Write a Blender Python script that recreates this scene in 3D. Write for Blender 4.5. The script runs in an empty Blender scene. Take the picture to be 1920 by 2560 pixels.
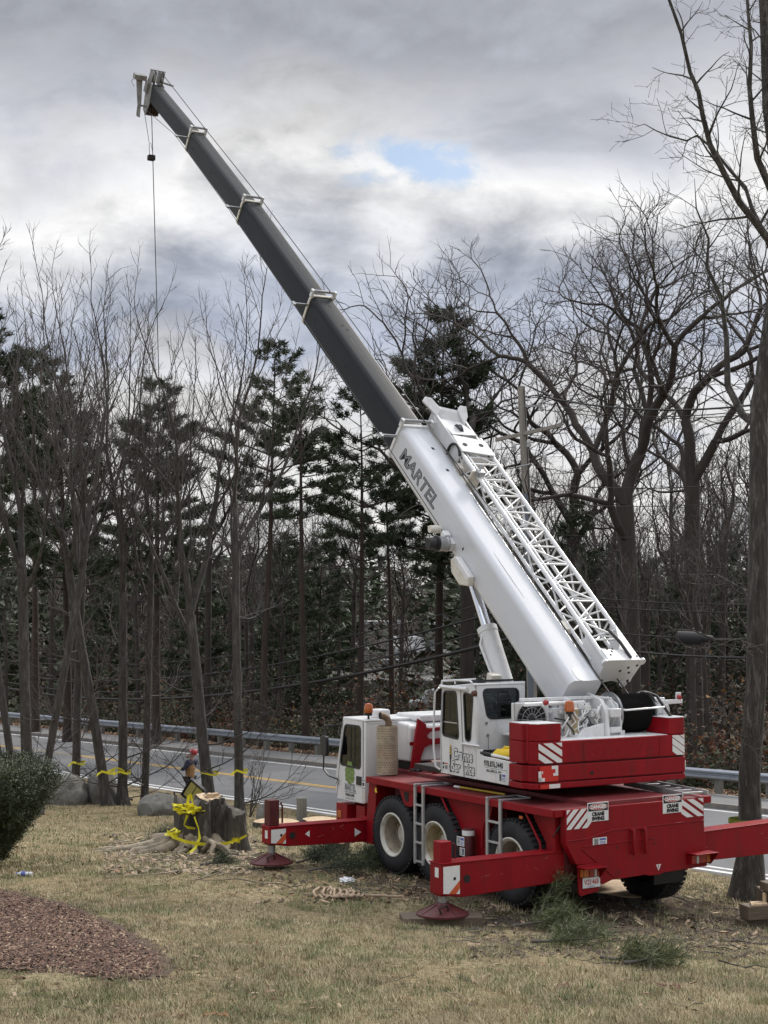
import bpy, bmesh, math, random
import numpy as np
from mathutils import Matrix, Vector, noise
R = math.radians
rng = random.Random(7)
nrng = np.random.default_rng(11)
SC = bpy.context.scene
COL = SC.collection

# ------------------------------------------------------------------ camera (at the origin, looking along +Y, pitched slightly up)
FPX = 3850.0
PITCH = math.atan(220.0 / FPX)
cam_d = bpy.data.cameras.new("camera")
cam_d.sensor_fit = 'VERTICAL'; cam_d.sensor_height = 24.0; cam_d.sensor_width = 18.0
cam_d.lens = 24.0 * FPX / 2560.0
cam_d.clip_start = 0.1; cam_d.clip_end = 3000.0
cam = bpy.data.objects.new("camera", cam_d); COL.objects.link(cam)
cam.location = (0, 0, 0); cam.rotation_euler = (math.pi / 2 + PITCH, 0, 0)
SC.camera = cam

# ------------------------------------------------------------------ sky and sun (broken overcast, weak sun behind the clouds ahead)
SUN_EL, SUN_AZ = 38.0, 38.0       # azimuth clockwise from +Y
world = bpy.data.worlds.new("World"); SC.world = world; world.use_nodes = True
wt = world.node_tree; wt.nodes.clear()
def wn(t, **k):
    n = wt.nodes.new(t)
    for a, b in k.items(): setattr(n, a, b)
    return n
def wl(a, b): wt.links.new(a, b)
def wmath(op, a, b=None, c=None):
    n = wn('ShaderNodeMath', operation=op)
    for i, v in enumerate((a, b, c)):
        if v is None: continue
        if isinstance(v, (int, float)): n.inputs[i].default_value = v
        else: wl(v, n.inputs[i])
    return n.outputs[0]
sky = wn('ShaderNodeTexSky', sky_type='NISHITA', sun_disc=False)
sky.sun_elevation = R(SUN_EL); sky.sun_rotation = R(SUN_AZ)
tc = wn('ShaderNodeTexCoord')
sep = wn('ShaderNodeSeparateXYZ'); wl(tc.outputs['Generated'], sep.inputs[0])
X, Y, Z = sep.outputs
zc = wmath('MAXIMUM', wmath('ADD', Z, 0.34), 0.16)
cmb = wn('ShaderNodeCombineXYZ')
wl(wmath('DIVIDE', X, zc), cmb.inputs[0]); wl(wmath('DIVIDE', Y, zc), cmb.inputs[1])
def wnoise(vec, scale, detail, rough, dist=0.0, loc=(0, 0, 0), scl=(1, 1, 1)):
    m = wn('ShaderNodeMapping'); m.inputs['Location'].default_value = loc; m.inputs['Scale'].default_value = scl
    wl(vec, m.inputs[0])
    n = wn('ShaderNodeTexNoise'); n.inputs['Scale'].default_value = scale
    n.inputs['Detail'].default_value = detail; n.inputs['Roughness'].default_value = rough
    n.inputs['Distortion'].default_value = dist
    wl(m.outputs[0], n.inputs['Vector'])
    return n.outputs['Fac']
big = wnoise(cmb.outputs[0], 1.3, 3, 0.5, 0.2, (7.1, 1.4, 0))
mid = wnoise(cmb.outputs[0], 3.6, 8, 0.56, 0.35, (2.7, 8.2, 0))
fine = wnoise(cmb.outputs[0], 11.0, 8, 0.6, 0.3, (0.2, 2.2, 0))
# heaped edges: the middle noise folded so that clouds get a lit rim and a grey body
fold = wmath('SUBTRACT', 1.0, wmath('MULTIPLY', wmath('ABSOLUTE', wmath('SUBTRACT', mid, 0.5)), 5.0))
fold = wmath('MAXIMUM', fold, 0.0)
# layered cloud deck: brightness by height over the horizon, pushed up and down by the cloud shapes
elev = wmath('ADD', Z, wmath('ADD', wmath('MULTIPLY', wmath('SUBTRACT', big, 0.5), 0.24), wmath('MULTIPLY', wmath('SUBTRACT', mid, 0.5), 0.22)))
elev = wmath('ADD', elev, wmath('MULTIPLY', wmath('SUBTRACT', fine, 0.5), 0.05))
elev = wmath('ADD', elev, wmath('MULTIPLY', X, -0.055))
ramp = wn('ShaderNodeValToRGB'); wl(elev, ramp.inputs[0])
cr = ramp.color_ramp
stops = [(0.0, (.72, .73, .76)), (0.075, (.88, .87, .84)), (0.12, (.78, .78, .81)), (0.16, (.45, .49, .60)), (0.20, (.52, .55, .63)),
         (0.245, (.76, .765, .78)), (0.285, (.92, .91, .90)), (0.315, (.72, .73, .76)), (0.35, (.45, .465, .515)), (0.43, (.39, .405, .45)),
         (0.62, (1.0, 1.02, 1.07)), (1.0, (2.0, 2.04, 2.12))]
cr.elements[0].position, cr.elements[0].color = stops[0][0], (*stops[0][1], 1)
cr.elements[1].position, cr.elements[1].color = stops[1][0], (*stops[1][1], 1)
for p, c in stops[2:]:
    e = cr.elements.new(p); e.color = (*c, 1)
det = wmath('MULTIPLY_ADD', wmath('ADD', wmath('MULTIPLY', wmath('SUBTRACT', mid, 0.5), 0.9), wmath('MULTIPLY', wmath('SUBTRACT', fine, 0.5), 0.7)), 1.15, 0.80)
det = wmath('ADD', det, wmath('MULTIPLY', fold, 0.10))
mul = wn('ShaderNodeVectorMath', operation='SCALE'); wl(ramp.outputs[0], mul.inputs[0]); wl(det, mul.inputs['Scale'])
# a hole in the deck with clear blue behind it
hx, hy = (1122 - 960) / FPX, 1.0
hz = (1500 - 388) / FPX
dx = wmath('DIVIDE', wmath('SUBTRACT', wmath('DIVIDE', X, wmath('MAXIMUM', Y, 0.05)), hx), 0.043)
dz = wmath('DIVIDE', wmath('SUBTRACT', wmath('DIVIDE', Z, wmath('MAXIMUM', Y, 0.05)), hz), 0.0122)
rr = wmath('SQRT', wmath('ADD', wmath('MULTIPLY', dx, dx), wmath('MULTIPLY', dz, dz)))
rr = wmath('ADD', rr, wmath('ADD', wmath('MULTIPLY', wmath('SUBTRACT', fine, 0.5), 3.2), wmath('MULTIPLY', wmath('SUBTRACT', mid, 0.5), 4.5)))
hole = wn('ShaderNodeMapRange', interpolation_type='SMOOTHSTEP')
hole.inputs['From Min'].default_value = 1.7; hole.inputs['From Max'].default_value = 0.60
wl(rr, hole.inputs['Value'])
veil = wn('ShaderNodeMapRange', interpolation_type='SMOOTHSTEP'); wl(fine, veil.inputs['Value'])
veil.inputs['From Min'].default_value = 0.66; veil.inputs['From Max'].default_value = 0.44
gate = wmath('MULTIPLY', wmath('MULTIPLY', hole.outputs[0], veil.outputs[0]), wmath('GREATER_THAN', Y, 0.1))
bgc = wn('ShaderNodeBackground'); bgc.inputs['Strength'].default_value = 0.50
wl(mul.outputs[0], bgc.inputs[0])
bgs = wn('ShaderNodeBackground'); bgs.inputs['Strength'].default_value = 0.055
wl(sky.outputs[0], bgs.inputs[0])
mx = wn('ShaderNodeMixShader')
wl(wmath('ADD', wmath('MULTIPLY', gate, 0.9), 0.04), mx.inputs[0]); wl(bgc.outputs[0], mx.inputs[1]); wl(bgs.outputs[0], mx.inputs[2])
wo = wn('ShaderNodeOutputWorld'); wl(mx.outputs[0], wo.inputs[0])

sun_d = bpy.data.lights.new("sun", 'SUN'); sun_d.energy = 1.5; sun_d.angle = R(14); sun_d.color = (1.0, .95, .88)
sun = bpy.data.objects.new("sun", sun_d); COL.objects.link(sun)
a, e = R(SUN_AZ), R(SUN_EL)
sun.rotation_euler = Vector((math.sin(a) * math.cos(e), math.cos(a) * math.cos(e), math.sin(e))).to_track_quat('Z', 'Y').to_euler()
SC.view_settings.view_transform = 'Standard'; SC.view_settings.look = 'None'
SC.view_settings.gamma = 1.0; SC.view_settings.use_curve_mapping = False
SC.view_settings.exposure = 1.17

# ------------------------------------------------------------------ materials
MATS = {}
def mat(name, col, rough=0.6, metal=0.0, var=0.0, vscale=3.0, bump=0.0, bscale=20.0, dirt=None, dscale=1.5, damt=0.0, coat=0.0, stretch=(1, 1, 1), spec=0.5):
    if name in MATS: return MATS[name]
    m = bpy.data.materials.new(name); m.use_nodes = True
    nt = m.node_tree; b = nt.nodes['Principled BSDF']
    b.inputs['Base Color'].default_value = (*col, 1); b.inputs['Roughness'].default_value = rough; b.inputs['Metallic'].default_value = metal
    b.inputs['Coat Weight'].default_value = coat; b.inputs['Specular IOR Level'].default_value = spec
    def N(t): return nt.nodes.new(t)
    if var or bump or damt:
        t = N('ShaderNodeTexCoord'); mp = N('ShaderNodeMapping'); mp.inputs['Scale'].default_value = stretch
        nt.links.new(t.outputs['Object'], mp.inputs[0])
    last = None
    if var:
        n = N('ShaderNodeTexNoise'); n.inputs['Scale'].default_value = vscale; n.inputs['Detail'].default_value = 6; n.inputs['Roughness'].default_value = .65
        nt.links.new(mp.outputs[0], n.inputs['Vector'])
        r = N('ShaderNodeMapRange'); r.inputs['From Min'].default_value = .3; r.inputs['From Max'].default_value = .7
        r.inputs['To Min'].default_value = 1 - var; r.inputs['To Max'].default_value = 1 + var
        nt.links.new(n.outputs['Fac'], r.inputs['Value'])
        v = N('ShaderNodeVectorMath'); v.operation = 'SCALE'; v.inputs[0].default_value = col
        nt.links.new(r.outputs[0], v.inputs['Scale']); last = v.outputs[0]
    if damt:
        n = N('ShaderNodeTexNoise'); n.inputs['Scale'].default_value = dscale; n.inputs['Detail'].default_value = 9; n.inputs['Roughness'].default_value = .72
        nt.links.new(mp.outputs[0], n.inputs['Vector'])
        r = N('ShaderNodeMapRange'); r.inputs['From Min'].default_value = .52; r.inputs['From Max'].default_value = .72; r.inputs['To Max'].default_value = damt
        nt.links.new(n.outputs['Fac'], r.inputs['Value'])
        x = N('ShaderNodeMixRGB'); x.inputs['Color1'].default_value = (*col, 1); x.inputs['Color2'].default_value = (*dirt, 1)
        if last: nt.links.new(last, x.inputs['Color1'])
        nt.links.new(r.outputs[0], x.inputs['Fac']); last = x.outputs[0]
    if last: nt.links.new(last, b.inputs['Base Color'])
    if bump:
        n = N('ShaderNodeTexNoise'); n.inputs['Scale'].default_value = bscale; n.inputs['Detail'].default_value = 5
        nt.links.new(mp.outputs[0], n.inputs['Vector'])
        bp = N('ShaderNodeBump'); bp.inputs['Strength'].default_value = bump; bp.inputs['Distance'].default_value = .05 if bump > .9 else .02
        nt.links.new(n.outputs['Fac'], bp.inputs['Height']); nt.links.new(bp.outputs[0], b.inputs['Normal'])
    MATS[name] = m
    return m
RED = mat('red_paint', (.235, .0035, .009), .45, var=.16, vscale=2.0, dirt=(.085, .018, .016), damt=.6, dscale=3.2, stretch=(1.6, 1.6, .45), bump=.05, bscale=30, coat=.0, spec=.25)
DECK = mat('red_deck_paint', (.17, .020, .024), .55, var=.22, vscale=4, dirt=(.10, .06, .05), damt=.8, dscale=2.0, bump=.15, bscale=60)
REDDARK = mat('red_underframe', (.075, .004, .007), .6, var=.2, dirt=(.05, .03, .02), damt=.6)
MAROON = mat('maroon_rubbed_paint', (.075, .010, .012), .5, var=.25, vscale=8, dirt=(.2, .1, .07), damt=.4)
WHITE = mat('white_paint', (.69, .70, .715), .36, var=.05, vscale=2, dirt=(.36, .34, .30), damt=.55, dscale=2.6, coat=.1, stretch=(1.8, 1.8, .5))
BOOMW = mat('white_boom_paint', (.58, .60, .64), .33, var=.04, vscale=1.2, dirt=(.46, .46, .46), damt=.4, dscale=1.3, coat=.15, stretch=(4, .5, 4))
CREAM = mat('cream_machine_paint', (.66, .64, .57), .5, var=.08, vscale=6, dirt=(.34, .23, .14), damt=.6, dscale=5)
BOOMG = mat('grey_boom_steel', (.009, .012, .016), .5, var=.28, vscale=1.4, dirt=(.033, .034, .035), damt=.5, dscale=1.1, stretch=(5, .45, 5), bump=.04, spec=.2)
BOOMG2 = mat('worn_grey_boom_steel', (.020, .022, .024), .5, var=.35, vscale=1.6, dirt=(.05, .048, .045), damt=.6, dscale=1.3, stretch=(5, .45, 5), bump=.05, spec=.22)
HEADM = mat('worn_grey_paint', (.23, .23, .23), .55, var=.3, vscale=6, dirt=(.10, .07, .05), damt=.7, dscale=5)
TYRE = mat('tyre_rubber', (.013, .014, .017), .8, var=.3, vscale=5, dirt=(.045, .040, .033), damt=.6, dscale=4, bump=.1)
RIM = mat('cream_rim_paint', (.56, .55, .50), .5, var=.10, vscale=7, dirt=(.22, .15, .08), damt=.55, dscale=6)
BARREL = mat('brown_rim_barrel', (.30, .26, .20), .65, var=.3, vscale=6, dirt=(.11, .085, .06), damt=.8, dscale=5)  # inside of the dish, browner and darker than the cream flange
RUSTRIM = mat('rust_stained_rim', (.40, .33, .20), .6, var=.25, vscale=6, dirt=(.18, .10, .045), damt=.9, dscale=5)
STEEL = mat('galvanised_steel', (.36, .37, .38), .42, .75, var=.2, vscale=8)
ALU = mat('aluminium', (.52, .53, .54), .4, .6, var=.12, vscale=10)
CHROME = mat('chrome_rod', (.75, .78, .85), .12, 1.0)
SCUFF = mat('paint_scuff', (.30, .06, .05), .6, var=.3, vscale=20)
BLACK = mat('black_rubber', (.012, .012, .013), .55)
DARK = mat('dark_cavity', (.016, .013, .012), .8, var=.4, vscale=5)
PLASTIC = mat('black_plastic', (.014, .015, .018), .4)
CABLE = mat('steel_cable', (.030, .028, .027), .5, .3, var=.3, vscale=20)
AMBER = mat('amber_lens', (.42, .10, .015), .25, coat=.5)
REDLENS = mat('red_lens', (.30, .008, .010), .2, coat=.5)
CLEARLENS = mat('clear_lens', (.55, .55, .53), .2, coat=.5)
STICKER = mat('white_reflective_film', (.72, .73, .73), .35, var=.06, vscale=20)
ORANGEF = mat('orange_reflective_film', (.55, .10, .03), .4, var=.15, vscale=15)
REDF = mat('red_reflective_film', (.52, .02, .012), .35)
INK = mat('black_print', (.012, .012, .016), .5)
REDINK = mat('red_print', (.45, .02, .025), .5)
BLUEINK = mat('blue_print', (.10, .13, .40), .5)
GREENINK = mat('green_print', (.16, .24, .07), .5, var=.5, vscale=22)
GREASE = mat('grease_streak', (.022, .021, .020), .4, var=.4, vscale=6)
GREYINK = mat('grey_print', (.20, .21, .23), .5)
YELLOW = mat('yellow_plastic', (.72, .50, .02), .45, var=.06)
TAPE = mat('yellow_barrier_tape', (.80, .72, .03), .4, var=.1, vscale=12)
PERF = mat('perforated_heat_shield', (.42, .36, .27), .5, .5, var=.25, vscale=7, dirt=(.25, .07, .06), damt=.4, dscale=4)
GLASS = bpy.data.materials.new('window_glass'); GLASS.use_nodes = True
def _glass(m, tint, fac):
    nt = m.node_tree; nt.nodes.clear()
    o = nt.nodes.new('ShaderNodeOutputMaterial'); t = nt.nodes.new('ShaderNodeBsdfTransparent'); g = nt.nodes.new('ShaderNodeBsdfGlossy')
    t.inputs[0].default_value = (*tint, 1); g.inputs['Roughness'].default_value = .03; g.inputs['Color'].default_value = (.9, .95, 1, 1)
    f = nt.nodes.new('ShaderNodeFresnel'); f.inputs[0].default_value = 1.45
    mth = nt.nodes.new('ShaderNodeMath'); mth.operation = 'MULTIPLY_ADD'; mth.inputs[1].default_value = 1.0; mth.inputs[2].default_value = fac
    nt.links.new(f.outputs[0], mth.inputs[0])
    x = nt.nodes.new('ShaderNodeMixShader'); nt.links.new(mth.outputs[0], x.inputs[0]); nt.links.new(t.outputs[0], x.inputs[1]); nt.links.new(g.outputs[0], x.inputs[2])
    nt.links.new(x.outputs[0], o.inputs[0])
_glass(GLASS, (.50, .55, .55), .02)
BARK = mat('grey_brown_bark', (.052, .047, .042), .9, var=.45, vscale=12, dirt=(.15, .145, .135), damt=.9, dscale=9, bump=1.0, bscale=14, stretch=(1, 1, .22))
BARKN = mat('near_tree_bark', (.040, .036, .031), .9, var=.5, vscale=16, dirt=(.17, .165, .145), damt=1.0, dscale=13, bump=1.0, bscale=16, stretch=(1, 1, .18))
BARKD = mat('dark_bark', (.046, .038, .033), .9, var=.35, vscale=4, bump=.8, bscale=10, stretch=(1, 1, .25))
TWIG = mat('reddish_twig_bark', (.064, .055, .052), .9, var=.3, vscale=.5)
TWIGG = mat('grey_twig_bark', (.095, .086, .077), .9, var=.3, vscale=.5)
PINEB = mat('pine_bark', (.040, .027, .021), .9, var=.35, vscale=4, bump=.8, bscale=10, stretch=(1, 1, .3))
NEEDLE = mat('pine_needles', (.034, .052, .022), .7, var=.45, vscale=.7)
NEEDLE2 = mat('fresh_pine_needles', (.085, .105, .040), .65, var=.4, vscale=4)
YEWM = mat('yew_foliage', (.036, .050, .017), .6, var=.5, vscale=3, dirt=(.13, .11, .03), damt=.7, dscale=1.2)
WOODCUT = mat('fresh_cut_wood', (.56, .42, .27), .75, var=.25, vscale=9, dirt=(.38, .20, .08), damt=.5, dscale=6, bump=.3, bscale=40)
TIMBER = mat('weathered_timber', (.125, .097, .068), .8, var=.3, vscale=9, dirt=(.06, .05, .04), damt=.6, stretch=(.5, 4, 4), bump=.4, bscale=25)
POSTM = mat('grey_post_wood', (.19, .185, .165), .85, var=.3, vscale=8, dirt=(.07, .065, .05), damt=.6, stretch=(4, 4, .4), bump=.5, bscale=20)
STONE = mat('boulder_granite', (.165, .16, .145), .9, var=.35, vscale=6, dirt=(.08, .085, .06), damt=.6, bump=.6, bscale=14)

# ------------------------------------------------------------------ object helpers
def link(o, parent=None, M=None):
    COL.objects.link(o)
    if parent is not None: o.parent = parent
    if M is not None: o.matrix_basis = M
    return o
def tag(o, label=None, cat=None, group=None, kind=None):
    if label: o['label'] = label
    if cat: o['category'] = cat
    if group: o['group'] = group
    if kind: o['kind'] = kind
    return o
def empty(name, loc=(0, 0, 0), rz=0.0, label=None, cat=None, group=None):
    o = bpy.data.objects.new(name, None); o.empty_display_size = .2
    COL.objects.link(o); o.location = loc; o.rotation_euler = (0, 0, rz)
    return tag(o, label, cat, group)
def copy_tree(o, parent=None):
    c = o.copy(); COL.objects.link(c); c.parent = parent
    for ch in list(o.children): copy_tree(ch, c)
    return c

class MB:
    def __init__(s): s.v = []; s.f = []; s.mi = []; s.cur = 0
    def _add(s, vs, fs):
        o = len(s.v); s.v += [tuple(p) for p in vs]
        for f in fs: s.f.append([i + o for i in f]); s.mi.append(s.cur)
    def box(s, x0, x1, y0, y1, z0, z1):
        if x0 > x1: x0, x1 = x1, x0
        if y0 > y1: y0, y1 = y1, y0
        if z0 > z1: z0, z1 = z1, z0
        v = [(x0, y0, z0), (x1, y0, z0), (x1, y1, z0), (x0, y1, z0), (x0, y0, z1), (x1, y0, z1), (x1, y1, z1), (x0, y1, z1)]
        s._add(v, [(3, 2, 1, 0), (4, 5, 6, 7), (0, 1, 5, 4), (1, 2, 6, 5), (2, 3, 7, 6), (3, 0, 4, 7)]); return s
    def obox(s, c, ax, ay, az):
        c, ax, ay, az = map(Vector, (c, ax, ay, az))
        v = [c + ax * i + ay * j + az * k for k in (-1, 1) for i, j in ((-1, -1), (1, -1), (1, 1), (-1, 1))]
        s._add(v, [(3, 2, 1, 0), (4, 5, 6, 7), (0, 1, 5, 4), (1, 2, 6, 5), (2, 3, 7, 6), (3, 0, 4, 7)]); return s
    def prism(s, pts, vec):
        n = len(pts); vec = Vector(vec); a = [Vector(p) for p in pts]; b = [p + vec for p in a]
        s._add(a + b, [tuple(range(n - 1, -1, -1)), tuple(range(n, 2 * n))] + [(i, (i + 1) % n, n + (i + 1) % n, n + i) for i in range(n)]); return s
    def poly(s, pts): s._add([Vector(p) for p in pts], [tuple(range(len(pts)))]); return s
    def loft(s, rings, cap=True):
        n = len(rings[0]); vs = [p for r in rings for p in r]; fs = []
        for k in range(len(rings) - 1):
            for i in range(n):
                j = (i + 1) % n; fs.append((k * n + i, k * n + j, (k + 1) * n + j, (k + 1) * n + i))
        if cap: fs += [tuple(range(n - 1, -1, -1)), tuple(range((len(rings) - 1) * n, len(rings) * n))]
        s._add(vs, fs); return s
    def path(s, pts, r, n=6, cap=True, twist=0.0):
        pts = [Vector(p) for p in pts]; m = len(pts)
        rs = r if isinstance(r, (list, tuple)) else [r] * m
        rings = []; up = None
        for i, p in enumerate(pts):
            d = (pts[min(i + 1, m - 1)] - pts[max(i - 1, 0)])
            if d.length < 1e-9: d = Vector((0, 0, 1))
            d.normalize()
            if up is None:
                up = Vector((0, 0, 1)) if abs(d.z) < .9 else Vector((1, 0, 0))
            a = d.cross(up)
            if a.length < 1e-6: a = d.cross(Vector((0, 1, 0.3)))
            a.normalize(); b = d.cross(a); up = -b if False else a.cross(d)
            rings.append([p + (a * math.cos(t) + b * math.sin(t)) * rs[i] for t in [2 * math.pi * k / n + twist for k in range(n)]])
        return s.loft(rings, cap)
    def tube(s, a, b, r0, r1=None, n=12): return s.path([a, b], [r0, r0 if r1 is None else r1], n)
    def lathe(s, prof, o=(0, 0, 0), axis='x', n=32, close=True):
        o = Vector(o); rings = []
        for r, t in prof:
            ring = []
            for k in range(n):
                c, q = r * math.cos(2 * math.pi * k / n), r * math.sin(2 * math.pi * k / n)
                ring.append(o + (Vector((t, c, q)) if axis == 'x' else Vector((c, t, q)) if axis == 'y' else Vector((c, q, t))))
            rings.append(ring)
        return s.loft(rings, close)
    def mesh(s, name, mats, smooth=None, recalc=True):
        me = bpy.data.meshes.new(name); me.from_pydata(s.v, [], s.f)
        for m in (mats if isinstance(mats, (list, tuple)) else [mats]): me.materials.append(m)
        if any(s.mi): me.polygons.foreach_set('material_index', s.mi)
        if recalc:
            bm = bmesh.new(); bm.from_mesh(me); bmesh.ops.recalc_face_normals(bm, faces=bm.faces); bm.to_mesh(me); bm.free()
        if smooth is not None:
            me.shade_smooth(); me.set_sharp_from_angle(angle=R(smooth))
        me.update(); return me
    def build(s, name, mats, parent=None, M=None, smooth=None, bev=0.0, seg=2):
        o = bpy.data.objects.new(name, s.mesh(name, mats, smooth)); link(o, parent, M)
        if bev:
            b = o.modifiers.new('bevel', 'BEVEL'); b.width = bev; b.segments = seg; b.limit_method = 'ANGLE'; b.angle_limit = R(40)
        return o

def rpoly(pts, r, n=4):
    """round the corners of a 2-D polygon"""
    out = []; m = len(pts)
    for i in range(m):
        p0, p, p1 = Vector(pts[i - 1]), Vector(pts[i]), Vector(pts[(i + 1) % m])
        a = (p0 - p); b = (p1 - p); q = min(r, a.length * .45, b.length * .45)
        A, B = p + a.normalized() * q, p + b.normalized() * q
        for k in range(n + 1):
            t = k / n; out.append(tuple(A * (1 - t) ** 2 + p * 2 * t * (1 - t) + B * t * t))
    return out
LEFT = lambda x, y, z: Matrix(((0, 0, -1, x), (-1, 0, 0, y), (0, 1, 0, z), (0, 0, 0, 1)))     # on a face looking towards -X
REAR = lambda x, y, z: Matrix(((1, 0, 0, x), (0, 0, -1, y), (0, 1, 0, z), (0, 0, 0, 1)))      # on a face looking towards -Y
def text(name, body, size, m, parent, M, sx=1.0, shear=0.0, offset=0.0, align='LEFT', depth=.001, kind=None):
    cu = bpy.data.curves.new(name, 'FONT'); cu.body = body; cu.size = size; cu.shear = shear; cu.offset = offset
    cu.extrude = depth; cu.align_x = align; cu.resolution_u = 3
    t = bpy.data.objects.new(name, cu); COL.objects.link(t)
    bpy.context.view_layer.update()
    me = bpy.data.meshes.new_from_object(t.evaluated_get(bpy.context.evaluated_depsgraph_get()))
    bpy.data.objects.remove(t); bpy.data.curves.remove(cu)
    me.name = name; me.materials.clear(); me.materials.append(m)
    o = bpy.data.objects.new(name, me)
    return link(o, parent, M @ Matrix.Diagonal((sx, 1, 1, 1)))
def noise3(x, y, z, s=1.0): return noise.noise(Vector((x * s, y * s, z * s)))
def raw_mesh(name, verts, faces, mats, mi=None, smooth=False):
    """numpy verts (n,3) and equal-sized faces (m,k) -> mesh"""
    me = bpy.data.meshes.new(name)
    verts = np.asarray(verts, np.float32); faces = np.asarray(faces, np.int32); k = faces.shape[1]
    me.vertices.add(len(verts)); me.vertices.foreach_set('co', verts.ravel())
    me.loops.add(faces.size); me.loops.foreach_set('vertex_index', faces.ravel())
    me.polygons.add(len(faces)); me.polygons.foreach_set('loop_start', np.arange(0, faces.size, k, dtype=np.int32))
    for m in (mats if isinstance(mats, (list, tuple)) else [mats]): me.materials.append(m)
    if mi is not None: me.polygons.foreach_set('material_index', np.asarray(mi, np.int32))
    if smooth: me.polygons.foreach_set('use_smooth', np.ones(len(faces), bool))
    me.update(calc_edges=True); return me
# ------------------------------------------------------------------ terrain
RAZ = R(37.0)                                   # heading of the road, left of +Y
RF = np.array([-math.sin(RAZ), math.cos(RAZ)]); RR = np.array([math.cos(RAZ), math.sin(RAZ)])
RZ0, RSL = -5.05, -0.025
RHO0, RHO1 = 24.85, 33.3                        # asphalt from / to, measured across the road
CTRL = np.array([  # hand-levelled heights of the lawn: x, y, z
    (0, 11.3, -3.12), (2.8, 11.3, -3.13), (-2.8, 11.2, -3.10), (-1.9, 17.7, -3.68), (0.15, 14.5, -3.39), (-5.66, 22.7, -4.13), (-9.8, 39.4, -5.62),
    (-7.6, 45, -5.95), (-2.9, 27.5, -4.57), (-5.9, 47, -6.25), (5.8, 24.5, -4.74), (5.0, 21, -4.42), (3.2, 13, -3.38), (3.8, 17, -3.86),
    (0.2, 23.45, -4.125), (1.8, 20.95, -4.12), (2.34, 24.85, -4.36), (3.97, 22.3, -4.36), (0.8, 19.5, -4.09), (-1.62, 23.3, -4.02), (-2, 20.5, -3.92),
    (-13, 50, -6.4), (-6, 15, -3.5), (-8, 28, -4.55), (0, 31, -4.95), (3, 29, -4.95), (-2, 38, -5.55), (-4, 11, -3.15), (-1, 6, -2.6), (2, 5, -2.6), (-16, 40, -5.5), (8, 18, -4.3), (9, 23.5, -4.85)], float)
def _tps(r2): return np.where(r2 > 1e-12, r2 * np.log(np.maximum(r2, 1e-12)) * .5, 0.0)
_n = len(CTRL)
_d = ((CTRL[:, None, :2] - CTRL[None, :, :2]) ** 2).sum(-1)
_K = _tps(_d) + np.eye(_n) * 2.0
_P = np.c_[np.ones(_n), CTRL[:, :2]]
_A = np.block([[_K, _P], [_P.T, np.zeros((3, 3))]])
_W = np.linalg.solve(_A, np.r_[CTRL[:, 2], 0, 0, 0])
def smooth01(t): t = np.clip(t, 0, 1); return t * t * (3 - 2 * t)
def road_z(x, y): return RZ0 + RSL * np.clip(x * RF[0] + y * RF[1], -60, 130)
def zg(x, y):
    x = np.asarray(x, float); y = np.asarray(y, float)
    sh = np.broadcast(x, y).shape; x = np.broadcast_to(x, sh).ravel(); y = np.broadcast_to(y, sh).ravel()
    rho = x * RR[0] + y * RR[1]
    cx, cy = np.clip(x, -20, 12), np.clip(y, 3, 55)
    r2 = (cx[:, None] - CTRL[None, :, 0]) ** 2 + (cy[:, None] - CTRL[None, :, 1]) ** 2
    zl = _tps(r2) @ _W[:_n] + _W[_n] + _W[_n + 1] * cx + _W[_n + 2] * cy
    zr = road_z(x, y)
    wgt = smooth01((rho - 21.6) / (24.3 - 21.6))
    z = zl * (1 - wgt) + zr * wgt
    far = np.maximum(rho - 36.0, 0)
    z = z - 1.6 * smooth01(far / 9.0) - 1.0 * smooth01(far / 60.0)
    return z.reshape(sh)
def zgf(x, y): return float(zg(x, y))
def lawn_hit(px, py):
    """the point of the terrain seen at a place of the photograph"""
    p = PITCH; d = np.array([px - 960, FPX * math.cos(p) - (1280 - py) * math.sin(p), FPX * math.sin(p) + (1280 - py) * math.cos(p)]); d /= d[1]
    t = 5.0
    ts = np.arange(6, 120, .1); zz = zg(d[0] * ts, ts) - d[2] * ts
    i = int(np.argmax(zz > 0)); t0, t1 = ts[max(i - 1, 0)], ts[i]
    for _ in range(20):
        t = (t0 + t1) / 2
        if zgf(d[0] * t, t) > d[2] * t: t1 = t
        else: t0 = t
    return Vector((d[0] * t, t, d[2] * t))
def at(px, py, yy):
    """the point at distance yy seen at a place of the photograph"""
    p = PITCH; d = np.array([px - 960, FPX * math.cos(p) - (1280 - py) * math.sin(p), FPX * math.sin(p) + (1280 - py) * math.cos(p)]); d = d / d[1] * yy
    return Vector(d)
def rs(rho, sig, dz=0.0):
    x, y = rho * RR[0] + sig * RF[0], rho * RR[1] + sig * RF[1]
    return (x, y, float(road_z(x, y)) + dz)
CR_O = Vector((3.397, 20.878, -2.726)); CR_AZ = R(32.5)
CRM = Matrix.Translation(CR_O) @ Matrix.Rotation(CR_AZ, 4, 'Z')
def crane_uv(x, y):
    dx, dy = x - CR_O.x, y - CR_O.y
    return -dx * math.sin(CR_AZ) + dy * math.cos(CR_AZ), dx * math.cos(CR_AZ) + dy * math.sin(CR_AZ)

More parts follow.
